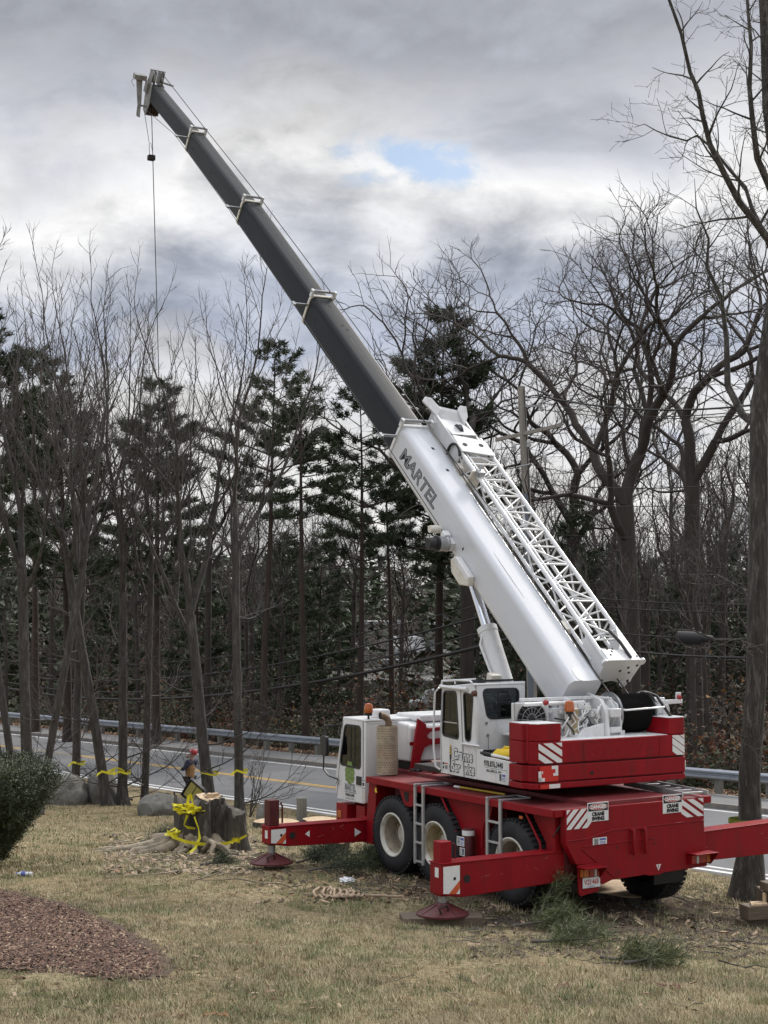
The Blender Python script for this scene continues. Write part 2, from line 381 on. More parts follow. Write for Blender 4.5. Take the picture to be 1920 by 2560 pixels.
# materials of the ground: dry lawn with greener streaks and bare earth where it is worn; leaf litter beyond the road
def ground_mat(name, kind):
    m = bpy.data.materials.new(name); m.use_nodes = True; nt = m.node_tree; b = nt.nodes['Principled BSDF']
    b.inputs['Roughness'].default_value = .95; b.inputs['Specular IOR Level'].default_value = .15
    N = nt.nodes.new; L = nt.links.new
    tcn = N('ShaderNodeTexCoord')
    def nz(sc, det=6, rough=.6, loc=(0, 0, 0), scl=(1, 1, 1)):
        mp = N('ShaderNodeMapping'); mp.inputs['Location'].default_value = loc; mp.inputs['Scale'].default_value = scl
        L(tcn.outputs['Object'], mp.inputs[0]); n = N('ShaderNodeTexNoise'); n.inputs['Scale'].default_value = sc
        n.inputs['Detail'].default_value = det; n.inputs['Roughness'].default_value = rough; L(mp.outputs[0], n.inputs['Vector']); return n.outputs['Fac']
    def rampn(f, a, bb):
        r = N('ShaderNodeMapRange'); r.interpolation_type = 'SMOOTHSTEP'; r.inputs['From Min'].default_value = a; r.inputs['From Max'].default_value = bb; L(f, r.inputs['Value']); return r.outputs[0]
    def mixc(f, a, c):
        x = N('ShaderNodeMixRGB'); L(f, x.inputs[0])
        for i, q in ((1, a), (2, c)):
            if isinstance(q, tuple): x.inputs[i].default_value = (*q, 1)
            else: L(q, x.inputs[i])
        return x.outputs[0]
    if kind == 'lawn':
        c = mixc(rampn(nz(.55, 4), .42, .62), (.36, .285, .165), (.42, .35, .215))
        c = mixc(rampn(nz(1.1, 5, .6, (4, 2, 0)), .50, .66), c, (.125, .135, .055))
        c = mixc(rampn(nz(14, 6, .75), .42, .62), c, (.14, .105, .058))
        at_ = N('ShaderNodeAttribute'); at_.attribute_name = 'wear'
        mm = N('ShaderNodeMath'); mm.operation = 'MULTIPLY_ADD'; L(nz(3.5, 7, .7, (1, 9, 0)), mm.inputs[0]); mm.inputs[1].default_value = 1.4; mm.inputs[2].default_value = -.7
        ad = N('ShaderNodeMath'); ad.operation = 'ADD'; L(at_.outputs['Fac'], ad.inputs[0]); L(mm.outputs[0], ad.inputs[1])
        soil = mixc(rampn(nz(22, 7, .7), .4, .65), (.062, .046, .032), (.15, .115, .078))
        c = mixc(rampn(ad.outputs[0], .35, .75), c, soil)
        h = nz(28, 8, .75)
    else:
        c = mixc(rampn(nz(.8, 5), .4, .65), (.075, .050, .030), (.125, .080, .046))
        c = mixc(rampn(nz(9, 7, .75), .45, .65), c, (.045, .036, .026))
        h = nz(12, 8, .75)
    L(c, b.inputs['Base Color'])
    bp = N('ShaderNodeBump'); bp.inputs['Strength'].default_value = .9; bp.inputs['Distance'].default_value = .05; L(h, bp.inputs['Height']); L(bp.outputs[0], b.inputs['Normal'])
    return m
LAWN = ground_mat('dry_lawn', 'lawn'); LITTER = ground_mat('leaf_litter_floor', 'litter')

def wear_at(x, y):
    """how bare the lawn is: round the crane, its wheels and along the strip of trees"""
    u, v = crane_uv(x, y)
    d = np.maximum(np.maximum(np.abs(u - 2.3) - 3.0, 0), np.maximum(np.abs(v - .2) - 1.8, 0) * 1.0)
    w = np.clip(1.0 - d / 1.7, 0, 1)
    r2 = (x - 4.7) ** 2 / 2.6 ** 2 + (y - 21.2) ** 2 / 2.4 ** 2
    w = np.maximum(w, np.clip(1.35 - r2 * .8, 0, 1) * .8)
    r3 = ((x + 2.3) / 2.4) ** 2 + ((y - 27.2) / 2.2) ** 2
    w = np.maximum(w, np.clip(1.4 - r3, 0, 1) * .85)
    rho = x * RR[0] + y * RR[1]
    w = np.maximum(w, np.clip((rho - 21.0) / 3.0, 0, 1) * .55)
    return w
rh = np.concatenate([np.arange(-30, -2, 2.0), np.arange(-2, 24.9, .28), np.array([24.9, 25.2, 29, 33.2, 33.6, 35.2]), np.arange(35.8, 48, 1.0), np.arange(48, 120, 4.0), np.array([130, 150, 180, 230, 300, 400, 550, 800, 1200.])])
sg = np.concatenate([np.array([-900, -500, -300, -200, -140, -100, -70, -50, -35, -25, -18, -12, -8.]), np.arange(-6, 62, .32), np.arange(64, 120, 3.0), np.array([130, 150, 180, 230, 300, 400, 600, 900.])])
GR, GS = np.meshgrid(rh, sg, indexing='ij')
gx = GR * RR[0] + GS * RF[0]; gy = GR * RR[1] + GS * RF[1]
gz = zg(gx, gy)
bumpy = np.zeros_like(gz)
for i in range(gz.shape[0]):
    if rh[i] > 24.6 and rh[i] < 35.5: continue
    for j in range(gz.shape[1]):
        if -6 < sg[j] < 62 and rh[i] < 40: bumpy[i, j] = .035 * noise3(gx[i, j], gy[i, j], 0, .9) + .018 * noise3(gx[i, j], gy[i, j], 3, 3.1)
wr = wear_at(gx, gy)
gz = gz + bumpy * (1 + wr * .7)
gz[(GR > 24.7) & (GR < 35.4)] -= .14
nr, ns = GR.shape
idx = np.arange(nr * ns).reshape(nr, ns)
faces = np.stack([idx[:-1, :-1], idx[1:, :-1], idx[1:, 1:], idx[:-1, 1:]], -1).reshape(-1, 4)
fm = np.repeat((rh[:-1] > 35.0).astype(np.int32), ns - 1)
gme = raw_mesh('ground', np.stack([gx, gy, gz], -1).reshape(-1, 3), faces, [LAWN, LITTER], fm, True)
att = gme.attributes.new('wear', 'FLOAT', 'POINT'); att.data.foreach_set('value', wr.ravel().astype(np.float32))
ground = link(bpy.data.objects.new('ground', gme)); tag(ground, kind='structure')

# ------------------------------------------------------------------ road, markings, kerbs, pavement
ASPH = mat('worn_asphalt', (.125, .127, .132), .9, var=.14, vscale=.6, dirt=(.085, .085, .088), damt=.7, dscale=.5, bump=.25, bscale=70)
WALK = mat('pavement_asphalt', (.155, .155, .155), .9, var=.12, vscale=1.2, dirt=(.11, .10, .09), damt=.6, bump=.25, bscale=60)
KERB = mat('granite_kerb', (.20, .185, .165), .85, var=.3, vscale=3, dirt=(.10, .085, .07), damt=.7, bump=.4, bscale=18)
WLINE = mat('white_road_paint', (.62, .62, .61), .7, var=.12, vscale=6, dirt=(.22, .22, .22), damt=.55, dscale=7)
YLINE = mat('yellow_road_paint', (.52, .31, .05), .7, var=.12, vscale=6, dirt=(.2, .17, .12), damt=.6, dscale=7)
SIG = list(np.arange(-40, 200, 4.0))
def ribbon(name, r0, r1, dz, m, h=0.0, sig=SIG):
    mb = MB(); 
    for s0, s1 in zip(sig[:-1], sig[1:]):
        if h:
            mb.loft([[rs(r0, s, dz), rs(r1, s, dz), rs(r1, s, dz - h), rs(r0, s, dz - h)] for s in (s0, s1)], True)
        else:
            mb.poly([rs(r0, s0, dz), rs(r1, s0, dz), rs(r1, s1, dz), rs(r0, s1, dz)])
    return tag(mb.build(name, m), kind='structure')
ribbon('road', RHO0, RHO1, 0.0, ASPH)
ribbon('edge_line', 25.14, 25.27, .004, WLINE); ribbon('edge_line', 32.85, 32.98, .004, WLINE)
ribbon('centre_line', 28.90, 29.01, .004, YLINE); ribbon('centre_line', 29.11, 29.22, .004, YLINE)
ribbon('verge_edging', 24.68, 24.84, .02, WLINE, .12)
ribbon('pavement', 33.47, 35.25, .13, WALK)
kerb = tag(bpy.data.objects.new('kerb', None), kind='structure'); link(kerb)
kmb = MB(); kmb.loft([[(0, -1.19, 0), (.16, -1.19, 0), (.16, -1.19, -.3), (0, -1.19, -.3)], [(0, 1.19, 0), (.16, 1.19, 0), (.16, 1.19, -.3), (0, 1.19, -.3)]])
kme = kmb.mesh('kerb_stone', KERB)
for i in range(60):
    o = bpy.data.objects.new('kerb_stone', kme); link(o, kerb)
    o.location = rs(33.31, -10 + i * 2.4, .135 + rng.uniform(-.006, .006)); o.rotation_euler = (math.atan(RSL), 0, RAZ)
# repair patch and cracks on the near lane
pm = mat('asphalt_patch', (.17, .172, .178), .9, var=.1, bump=.2, bscale=60)
def patch(px, py, w, l):
    c = at(px, py, 1.0); rho = None
    # intersection with the road plane
    t = np.linspace(25, 110, 800); zz = road_z(c.x * t, t) - c.z * t; k = int(np.argmax(zz > 0)); x, y = c.x * t[k], t[k]
    r0, s0 = x * RR[0] + y * RR[1], x * RF[0] + y * RF[1]
    pts = [rs(r0 + w * math.cos(a) * (1 + .2 * math.sin(3 * a)), s0 + l * math.sin(a), .004) for a in np.linspace(0, 2 * math.pi, 18, endpoint=False)]
    tag(MB().poly(pts).build('road_patch', pm), kind='structure')
patch(800, 1976, .35, 2.2); patch(120, 1880, .5, 3.0)

# ------------------------------------------------------------------ mulch bed
MULCH = mat('red_brown_mulch', (.09, .055, .040), .95, var=.35, vscale=12, dirt=(.045, .025, .018), damt=.6, dscale=6, bump=1.0, bscale=30)
CHIPA = mat('rust_wood_chip', (.165, .094, .064), .9, var=.4, vscale=9)
CHIPB = mat('dark_wood_chip', (.055, .030, .022), .9, var=.3, vscale=9)
CHIPC = mat('pale_wood_chip', (.36, .26, .18), .9, var=.3, vscale=9)
edge = [(-260, 2195), (-60, 2222), (60, 2252), (150, 2272), (215, 2300), (300, 2345), (360, 2392), (382, 2425), (365, 2448), (290, 2452), (180, 2440), (60, 2425), (-80, 2424), (-300, 2440)]
epts = [lawn_hit(*p) for p in edge]
poly2 = [(p.x, p.y) for p in epts]; poly2 = rpoly(poly2, .6, 3)
def inpoly(x, y, P):
    c = np.zeros(np.shape(x), bool); n = len(P)
    for i in range(n):
        (x0, y0), (x1, y1) = P[i], P[i - 1]
        c ^= ((y0 > y) != (y1 > y)) & (x < (x1 - x0) * (y - y0) / (y1 - y0 + 1e-12) + x0)
    return c
def edge_dist(x, y, P):
    d = np.full(np.shape(x), 1e9)
    for i in range(len(P)):
        a = np.array(P[i - 1]); b = np.array(P[i]); ab = b - a; L2 = (ab ** 2).sum() + 1e-12
        t = np.clip(((x - a[0]) * ab[0] + (y - a[1]) * ab[1]) / L2, 0, 1)
        d = np.minimum(d, np.hypot(x - a[0] - t * ab[0], y - a[1] - t * ab[1]))
    return d
xs = np.arange(-7.2, -1.6, .1); ys = np.arange(11, 22.5, .1)
MX, MY = np.meshgrid(xs, ys, indexing='ij')
ins = inpoly(MX, MY, poly2); ed = edge_dist(MX, MY, poly2); ed = np.where(ins, ed, -ed)
mz = zg(MX, MY) + .03 + np.clip(ed, -.3, .5) * .06 + np.array([[.02 * noise3(a, b, 5, 5) for b in ys] for a in xs])
ii = np.arange(MX.size).reshape(MX.shape); keep = (ed[:-1, :-1] > -.15)
fq = np.stack([ii[:-1, :-1], ii[1:, :-1], ii[1:, 1:], ii[:-1, 1:]], -1)[keep]
tag(link(bpy.data.objects.new('mulch_bed', raw_mesh('mulch_bed', np.stack([MX, MY, mz], -1).reshape(-1, 3), fq, MULCH, None, True))), kind='structure')
def scatter_chips(name, pts, size, mats, share, tall=.25):
    """small angular chips lying on the ground, one mesh"""
    n = len(pts); L = size * (.5 + nrng.random(n)); W = L * (.18 + .3 * nrng.random(n)); a = nrng.random(n) * math.tau; t = (nrng.random(n) - .5) * 1.0; ro = (nrng.random(n) - .5) * 1.2
    ax = np.stack([np.cos(a) * np.cos(t), np.sin(a) * np.cos(t), np.sin(t)], 1) * L[:, None] / 2
    sd = np.stack([-np.sin(a) * np.cos(ro), np.cos(a) * np.cos(ro), np.sin(ro)], 1) * W[:, None] / 2
    up = np.cross(ax, sd); up /= np.linalg.norm(up, axis=1)[:, None]; up *= np.sign(up[:, 2:3] + 1e-9); up = up * (L * tall * .25)[:, None]
    P = np.asarray(pts) + np.array([0, 0, 1.0]) * (size * .12)
    V = np.stack([P - ax - sd, P + ax - sd * .6, P + ax * .9 + sd, P - ax * .8 + sd * .8, P + up], 1).reshape(-1, 3)
    b = np.arange(n)[:, None] * 5
    F = np.concatenate([b + np.array([[0, 1, 4]]), b + np.array([[1, 2, 4]]), b + np.array([[2, 3, 4]]), b + np.array([[3, 0, 4]])], 1).reshape(-1, 3)
    mi = np.repeat(nrng.choice(len(mats), n, p=share), 4)
    return tag(link(bpy.data.objects.new(name, raw_mesh(name, V, F, mats, mi))), kind='stuff')
n = 140000
cx = nrng.uniform(-7, -1.6, n); cy = 11.3 + 10.5 * nrng.random(n) ** 1.25
k = inpoly(cx, cy, poly2) | (nrng.random(n) < .55 * np.exp(-edge_dist(cx, cy, poly2) / .22)); cx, cy = cx[k], cy[k]
dd = np.where(inpoly(cx, cy, poly2), edge_dist(cx, cy, poly2), -edge_dist(cx, cy, poly2))
cz = zg(cx, cy) + np.where(dd > -.1, .035, .02) + np.clip(dd, -.3, .5) * .06
scatter_chips('mulch_chips', np.stack([cx, cy, cz], 1), .043, [CHIPA, CHIPB, CHIPC], [.50, .40, .10])

# ------------------------------------------------------------------ lawn grass: short blades, dry ones and green ones
GRA = [mat('straw_grass', (.43, .365, .235), .9, var=.25, vscale=1.3), mat('dry_grass', (.29, .235, .140), .9, var=.25, vscale=1.3), mat('green_grass', (.165, .18, .085), .9, var=.25, vscale=1.3)]
def grass(name, n, y0, y1, length, width, pw):
    y = y0 + (y1 - y0) * nrng.random(n) ** pw; x = (nrng.random(n) * 2 - 1) * .34 * y
    rho = x * RR[0] + y * RR[1]
    pn = np.array([noise.noise(Vector((a * .75, b * .75, 2.0))) for a, b in zip(x[:], y[:])])
    k = (rho < 24.3) & (~inpoly(x, y, poly2) | (edge_dist(x, y, poly2) < .5 * nrng.random(n) ** 2)) & (nrng.random(n) < 1.05 - wear_at(x, y) * 1.05)
    x, y, pn = x[k], y[k], pn[k]; n = len(x); z = zg(x, y) - .005
    a = nrng.random(n) * math.tau; L = length * (.45 + .9 * nrng.random(n)); ln = .35 + .9 * nrng.random(n)
    w = width * (.6 + .8 * nrng.random(n))
    tip = np.stack([x + np.cos(a) * L * np.sin(ln), y + np.sin(a) * L * np.sin(ln), z + L * np.cos(ln)], 1)
    s = np.stack([-np.sin(a) * w, np.cos(a) * w, np.zeros(n)], 1); base = np.stack([x, y, z], 1)
    V = np.stack([base - s, base + s, tip], 1).reshape(-1, 3); F = np.arange(3 * n).reshape(-1, 3)
    g = np.clip(.28 + pn * 1.0, .05, .75); q = nrng.random(n)
    mi = np.where(q < g, 2, np.where(q < g + (1 - g) * .5, 0, 1))
    tag(link(bpy.data.objects.new(name, raw_mesh(name, V, F, GRA, mi))), kind='stuff')
grass('lawn_grass', 500000, 10.4, 24.0, .050, .0034, 1.45)
def tufts(name, n, y0, y1, per, length, width, spread):
    y = y0 + (y1 - y0) * nrng.random(n) ** 1.4; x = (nrng.random(n) * 2 - 1) * .28 * y
    k = (x * RR[0] + y * RR[1] < 24.0) & ~inpoly(x, y, poly2); x, y = x[k], y[k]; n = len(x)
    gm = np.repeat(nrng.choice(3, n, p=[.38, .30, .32]), per); X = np.repeat(x, per) + nrng.normal(0, spread, n * per); Y = np.repeat(y, per) + nrng.normal(0, spread, n * per); Zg = zg(X, Y)
    a = nrng.random(n * per) * math.tau; L = length * (.5 + .9 * nrng.random(n * per)); ln = .2 + 1.1 * nrng.random(n * per); w = width * (.6 + .8 * nrng.random(n * per))
    tip = np.stack([X + np.cos(a) * L * np.sin(ln), Y + np.sin(a) * L * np.sin(ln), Zg + L * np.cos(ln)], 1); s = np.stack([-np.sin(a) * w, np.cos(a) * w, a * 0], 1); base = np.stack([X, Y, Zg - .005], 1)
    tag(link(bpy.data.objects.new(name, raw_mesh(name, np.stack([base - s, base + s, tip], 1).reshape(-1, 3), np.arange(3 * n * per).reshape(-1, 3), GRA, gm))), kind='stuff')
tufts('grass_tufts', 2600, 10.6, 30, 30, .085, .0045, .045)
grass('verge_grass', 120000, 23.5, 47.0, .085, .009, 1.2)
# ------------------------------------------------------------------ the crane (x to its right, y forward, z up; z = 0 is the carrier deck)
crane = empty('mobile_crane', CR_O, CR_AZ, 'red and white three axle mobile crane with its grey boom raised over the road', 'crane')
def P(name, mb, m, bev=.008, smooth=35, parent=None, M=None):
    return mb.build(name, m, parent or crane, M, smooth, bev)

# carrier frame and deck
mb = MB(); mb.box(-.45, .45, .15, 5.6, -.62, -.10); mb.box(-1.15, 1.15, .12, .75, -.95, -.12); mb.box(-.7, .7, 4.5, 5.0, -1.06, -.1)
mb.box(-1.1, 1.1, 1.45, 2.15, -.55, -.1)
for y in (.95, 2.76, 3.90): mb.path([(-1.05, y, -.80), (1.05, y, -.80)], .10, 10); mb.box(-.25, .25, y - .18, y + .18, -1.0, -.6)
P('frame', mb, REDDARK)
mb = MB(); mb.box(-1.40, -.71, .06, 4.62, -.085, 0); mb.box(.71, 1.38, .06, 4.62, -.085, 0); P('deck_plate', mb, DECK)
mb = MB(); mb.box(-.709, .709, .06, 4.95, -.09, .055); P('deck_plate', mb, DECK)
mb = MB(); mb.box(-1.415, -1.385, .045, 4.625, -.095, .004); mb.box(1.385, 1.415, .045, 4.625, -.095, .004)
mb.box(-1.384, -1.235, .03, .058, -.095, .003); mb.box(1.235, 1.384, .03, .058, -.095, .003); P('deck_rim', mb, RED, .006)
# rear plate with its seams
rp = [(-1.227, -.003), (1.224, -.003), (1.232, -.5), (1.28, -.95), (.46, -.965), (.42, -.985), (.2, -.985), (.16, -.965), (-.45, -.975), (-.60, -1.02), (-.70, -.96), (-.72, -.74), (-1.055, -.725), (-1.232, -.43)]
mb = MB().prism([(x, 0, z) for x, z in rp], (0, .11, 0)); back = P('rear_plate', mb, RED, .006)
mb = MB()
for pts in ([(-1.22, -.405), (-.86, -.40), (-.775, -.378), (-.44, -.322), (1.225, -.318)], [(-.95, -.50), (.25, -.49)], [(-.96, -.53), (-.42, -.93)]):
    mb.path([(x, -.004, z) for x, z in pts], .008, 6)
P('weld_seam', mb, RED, 0, 60, back)
mb = MB(); mb.box(.70, 1.05, -.006, -.001, -.325, -.312); P('scratch', mb, STICKER, 0, None, back)
for x in (-.10, .11):
    mb = MB().path([(x, -.03, -.34), (x, -.045, -.36), (x, -.045, -.62), (x + .01, -.03, -.67)], .022, 8); mb.box(x - .04, x + .04, -.03, 0, -.36, -.33)
    P('tow_pin', mb, RED, .004, 40, back)
P('tow_pin_bar', MB().box(-.12, .13, -.022, 0, -.345, -.325), RED, .004, None, back)
for x, z in ((-.35, -.56), (.30, -.56), (-.32, -.88), (.28, -.50)): P('plug', MB().lathe([(.018, -.004), (.018, .0)], (x, 0, z), 'y', 12), REDDARK, 0, 40, back)
P('warning_triangle', MB().poly([(.33, -.003, -.845), (.42, -.003, -.845), (.375, -.003, -.93)]), STICKER, 0, None, back)
P('warning_mark', MB().poly([(.362, -.005, -.855), (.388, -.005, -.855), (.375, -.005, -.905)]), REDINK, 0, None, back)
# chevrons, danger signs and the small load label on the rear plate
def stripes(x0, x1, z0, z1, y, rise, n, w, parent, name='chevron_panel', base=None):
    """diagonal white stripes clipped to a rectangle on a face looking towards -y"""
    mb = MB()
    def clip(poly):
        for ax, lim, sg in ((0, x0, 1), (0, x1, -1), (1, z0, 1), (1, z1, -1)):
            out = []
            for i in range(len(poly)):
                a, b = poly[i - 1], poly[i]; da, db = (a[ax] - lim) * sg, (b[ax] - lim) * sg
                if da >= 0: out.append(a)
                if (da >= 0) != (db >= 0):
                    t = da / (da - db); out.append((a[0] + (b[0] - a[0]) * t, a[1] + (b[1] - a[1]) * t))
            poly = out
            if not poly: return []
        return poly
    W, H = x1 - x0, z1 - z0; span = H + abs(rise) * W
    for k in range(n):
        c = z0 - (rise * W if rise > 0 else 0) + span * (k + .5) / n + .0
        q = clip([(x0, c), (x1, c + rise * W), (x1, c + rise * W + w), (x0, c + w)])
        if len(q) > 2: mb.prism([(a, y, b) for a, b in q], (0, .0015, 0))
    return P(name, mb, STICKER, 0, None, parent)
stripes(-1.21, -.80, -.26, -.005, -.003, .95, 5, .085, back)
stripes(.80, 1.215, -.255, -.012, -.003, -.60, 4, .075, back)
def danger(x0, x1, z0, z1, y, par):
    w, h = x1 - x0, z1 - z0
    s = P('danger_sign', MB().box(x0, x1, y, y + .006, z0, z1), STICKER, .002, None, par)
    P('sign_header', MB().box(x0 + .012, x1 - .012, y - .002, y - .0005, z0 + h * .55, z1 - .012), INK, 0, None, s)
    ov = [(x0 + w / 2 + .44 * w * math.cos(t), y - .0032, z0 + h * .765 + .17 * h * math.sin(t)) for t in np.linspace(0, math.tau, 28, endpoint=False)]
    P('sign_oval', MB().poly(ov), STICKER, 0, None, s)
    ov = [(x0 + w / 2 + .42 * w * math.cos(t), y - .0044, z0 + h * .765 + .15 * h * math.sin(t)) for t in np.linspace(0, math.tau, 28, endpoint=False)]
    P('sign_oval', MB().poly(ov), REDINK, 0, None, s)
    text('sign_lettering', 'DANGER', h * .27, STICKER, s, REAR(x0 + w / 2, y - .0056, z0 + h * .68), .98, 0, .004, 'CENTER', .0003)
    text('sign_lettering', 'CRANE', h * .26, INK, s, REAR(x0 + w / 2, y - .0022, z0 + h * .30), 1.0, 0, .005, 'CENTER', .0003)
    text('sign_lettering', 'SWING', h * .26, INK, s, REAR(x0 + w / 2, y - .0022, z0 + h * .06), 1.0, 0, .005, 'CENTER', .0003)
danger(-.865, -.505, -.185, .062, -.008, back); danger(.46, .815, -.175, .076, -.008, back)
def label(name, x0, x1, z0, z1, M, par, cells):
    s = P(name, MB().box(x0, x1, z0, z1, 0, .0012), STICKER, 0, None, par, M)
    for (a, b, c, d, mm) in cells:
        P('label_print', MB().box(x0 + (x1 - x0) * a, x0 + (x1 - x0) * b, z0 + (z1 - z0) * c, z0 + (z1 - z0) * d, .0014, .0022), mm, 0, None, s)
    return s
lab_cells = [(.08, .40, .1, .9, GREYINK), (.10, .38, .14, .86, STICKER), (.20, .24, .2, .7, INK), (.2, .34, .66, .72, INK), (.48, .94, .62, .88, BLUEINK), (.48, .92, .42, .50, BLUEINK), (.48, .88, .26, .34, BLUEINK), (.48, .92, .10, .18, BLUEINK)]
label('load_label', -.775, -.535, -.505, -.40, REAR(0, -.003, 0), back, lab_cells)
# lamp clusters, number plate, mud flap
def lamp(x0, x1, z0, z1, order):
    mb = MB(); mb.box(x0 - .03, x1 + .03, -.20, -.002, z1 + .012, z1 + .03); mb.prism([(x1 + .012, -.20, z1 + .012), (x1 + .012, 0, z1 + .012), (x1 + .012, 0, z0 - .03), (x1 + .012, -.05, z0 - .03)], (.018, 0, 0))
    mb.box(x0 - .01, x1 + .01, -.03, -.002, z0 - .02, z1 + .01)
    h = P('lamp_housing', mb, RED, .004, None, back); w = x1 - x0; t = 0
    for f, m, nm in order:
        P(nm, MB().box(x0 + w * t + .003, x0 + w * (t + f) - .003, -.075, -.031, z0, z1), m, .008, None, h); t += f
lamp(-1.03, -.72, -.885, -.775, [(.12, AMBER, 'marker_lens'), (.30, AMBER, 'turn_lens'), (.30, REDLENS, 'tail_lens'), (.14, CLEARLENS, 'reverse_lens'), (.14, REDLENS, 'brake_lens')])
lamp(.92, 1.275, -.885, -.765, [(.26, REDLENS, 'brake_lens'), (.14, CLEARLENS, 'reverse_lens'), (.38, REDLENS, 'tail_lens'), (.22, AMBER, 'turn_lens')])
P('plate_bracket', MB().prism([(-1.045, -.03, -.73), (-.70, -.03, -.73), (-.70, -.03, -1.09), (-1.01, -.03, -1.13), (-1.045, -.03, -1.08)], (0, .025, 0)), RED, .004)
npl = P('number_plate', MB().box(-.985, -.69, -.045, -.040, -1.03, -.895), STICKER, .004)
text('plate_lettering', 'V22·468', .092, REDINK, npl, REAR(-.8375, -.0462, -.985), .78, 0, .001, 'CENTER', .0003)
text('plate_lettering', 'COMMERCIAL', .022, BLUEINK, npl, REAR(-.8375, -.0462, -1.021), .9, 0, 0, 'CENTER', .0003)
P('mud_flap', MB().box(.60, 1.15, .34, .36, -1.20, -.93), BLACK, .003)
P('mud_flap', MB().box(-1.30, -.72, .26, .28, -1.12, -.93), BLACK, .003)

# wheels
def make_wheel(side):
    mb = MB(); R0, W = .575, .36
    prof = [(.325, 0.0), (.345, -.012), (.41, -.022), (.48, -.020), (.525, .0), (.552, .02), (.560, .05), (.560, W - .05), (.552, W - .02), (.525, W), (.48, W + .02), (.41, W + .02), (.325, W)]
    mb.lathe(prof, (0, 0, 0), 'x', 48, False)
    for k in range(44):
        t = math.tau * k / 44
        for (x0, x1, ph) in ((.006, .115, 0), (.125, .235, .5), (.245, .355, 0)):
            tt = t + ph * math.tau / 44; c, s_ = math.cos(tt), math.sin(tt); rr_ = .565 if x0 in (.006, .245) else .567
            cc = Vector(((x0 + x1) / 2, c * rr_, s_ * rr_))
            mb.obox(cc, ((x1 - x0) / 2, 0, 0), (0, -s_ * .027, c * .027), (0, c * .016, s_ * .016))
    w = P('wheel', mb, TYRE, 0, 40)
    mb = MB(); mb.lathe([(.330, .0), (.330, -.014), (.315, -.02), (.290, -.006), (.275, .03)], (0, 0, 0), 'x', 40, False)
    rim = P('rim', mb, RIM, 0, 40, w); P('rim_barrel', MB().lathe([(.275, .03), (.262, .05), (.255, .235), (.21, .245)], (0, 0, 0), 'x', 40, False), BARREL, 0, 40, w)
    mb = MB(); mb.lathe([(.215, .244), (.15, .228), (.145, .19), (.125, .18), (.09, .175), (.0, .175)], (0, 0, 0), 'x', 32, False); P('hub', mb, RIM, 0, 40, w)
    mb = MB()
    for k in range(10): t = math.tau * k / 10; mb.lathe([(.016, .19), (.016, .235)], (0, .182 * math.cos(t), .182 * math.sin(t)), 'x', 6)
    P('lug_nut', mb, RUSTRIM, 0, 40, w)
    return w
w0 = make_wheel(-1); w0.location = (-1.40, 3.885, -.80)
for i, y in enumerate((2.755, .955)):
    w = copy_tree(w0, crane); w.location = (-1.40, y, -.79); w.rotation_euler = (.6 + i, 0, 0)
    if i == 0:
        for ch in w.children:
            if ch.name.startswith('rim_barrel'):
                ch.data = ch.data.copy(); ch.data.materials[0] = RUSTRIM; ch['label'] = 'rust stained rim barrel'
for y in (3.885, 2.755, .955):
    w = copy_tree(w0, crane); w.location = (1.28, y, -.95); w.rotation_euler = (.3 * y, 0, math.pi)

# fender plates, steps, tank between the wheels (left side; the right side mirrors them)
for sx in (-1, 1):
    q = lambda pts, m, nm, x=1.37, t=.03, bev=.004: P(nm, MB().prism([(sx * x, y, z) for y, z in pts], (-sx * t, 0, 0)), m, bev, None)
    q([(2.62, -.096), (1.48, -.096), (1.63, -.45), (1.64, -1.12), (2.12, -1.12), (2.24, -.54)], MAROON if False else RED, 'side_panel', 1.30, .5)
    P('panel_edge', MB().path([(sx * 1.37, 2.63, -.10), (sx * 1.37, 2.27, -.54), (sx * 1.37, 2.20, -.80)], .018, 6).path([(sx * 1.37, 1.48, -.10), (sx * 1.37, 1.63, -.45), (sx * 1.37, 1.64, -.7)], .018, 6), RED, 0, 40)
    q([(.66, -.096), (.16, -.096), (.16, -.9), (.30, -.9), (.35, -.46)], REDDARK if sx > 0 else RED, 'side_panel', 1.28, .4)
    P('panel_edge', MB().path([(sx * 1.37, .665, -.10), (sx * 1.37, .36, -.46), (sx * 1.37, .30, -.8)], .016, 6), RED, 0, 40)
    q([(3.735, -.09), (3.314, -.09), (3.353, -.31), (3.41, -.335), (3.55, -.335), (3.60, -.31)], RED, 'fender_bracket', 1.385, .02)
    q([(4.62, -.09), (4.68, -.55), (4.70, -1.03), (4.52, -1.03), (4.44, -.55), (4.40, -.09)], RED, 'front_fender', 1.36, .35)
    P('fender_pocket', MB().prism([(sx * 1.39, y, z) for y, z in [(3.60, -.13), (3.46, -.13), (3.47, -.26), (3.56, -.26)]], (-sx * .004, 0, 0)), DARK, 0, None)
tank = P('side_tank', MB().lathe([(.0, 0), (.08, .0), (.088, .02), (.088, .76), (.08, .78), (0, .78)], (-1.42, 1.90, -1.24), 'z', 20), MAROON, 0, 40)
P('tank_band', MB().lathe([(.090, 0), (.090, .07)], (-1.42, 1.90, -.55), 'z', 20), STICKER, 0, 40, tank)
label('tank_label', -2.05, -1.87, -.70, -.57, LEFT(-1.512, 0, 0) @ Matrix.Diagonal((1, 1, 1, 1)), tank, lab_cells)
label('tank_label', -1.98, -1.86, -.83, -.72, LEFT(-1.512, 0, 0), tank, [(.1, .9, .1, .9, GREYINK), (.2, .5, .2, .8, STICKER), (.55, .85, .5, .85, BLUEINK)])
sg_ = P('danger_sign', MB().box(-1.98, -1.80, -1.09, -.86, 0, .004), STICKER, .002, None, tank, LEFT(-1.512, 0, 0))
P('sign_header', MB().box(-1.97, -1.81, -.965, -.87, .0045, .0055), INK, 0, None, sg_)
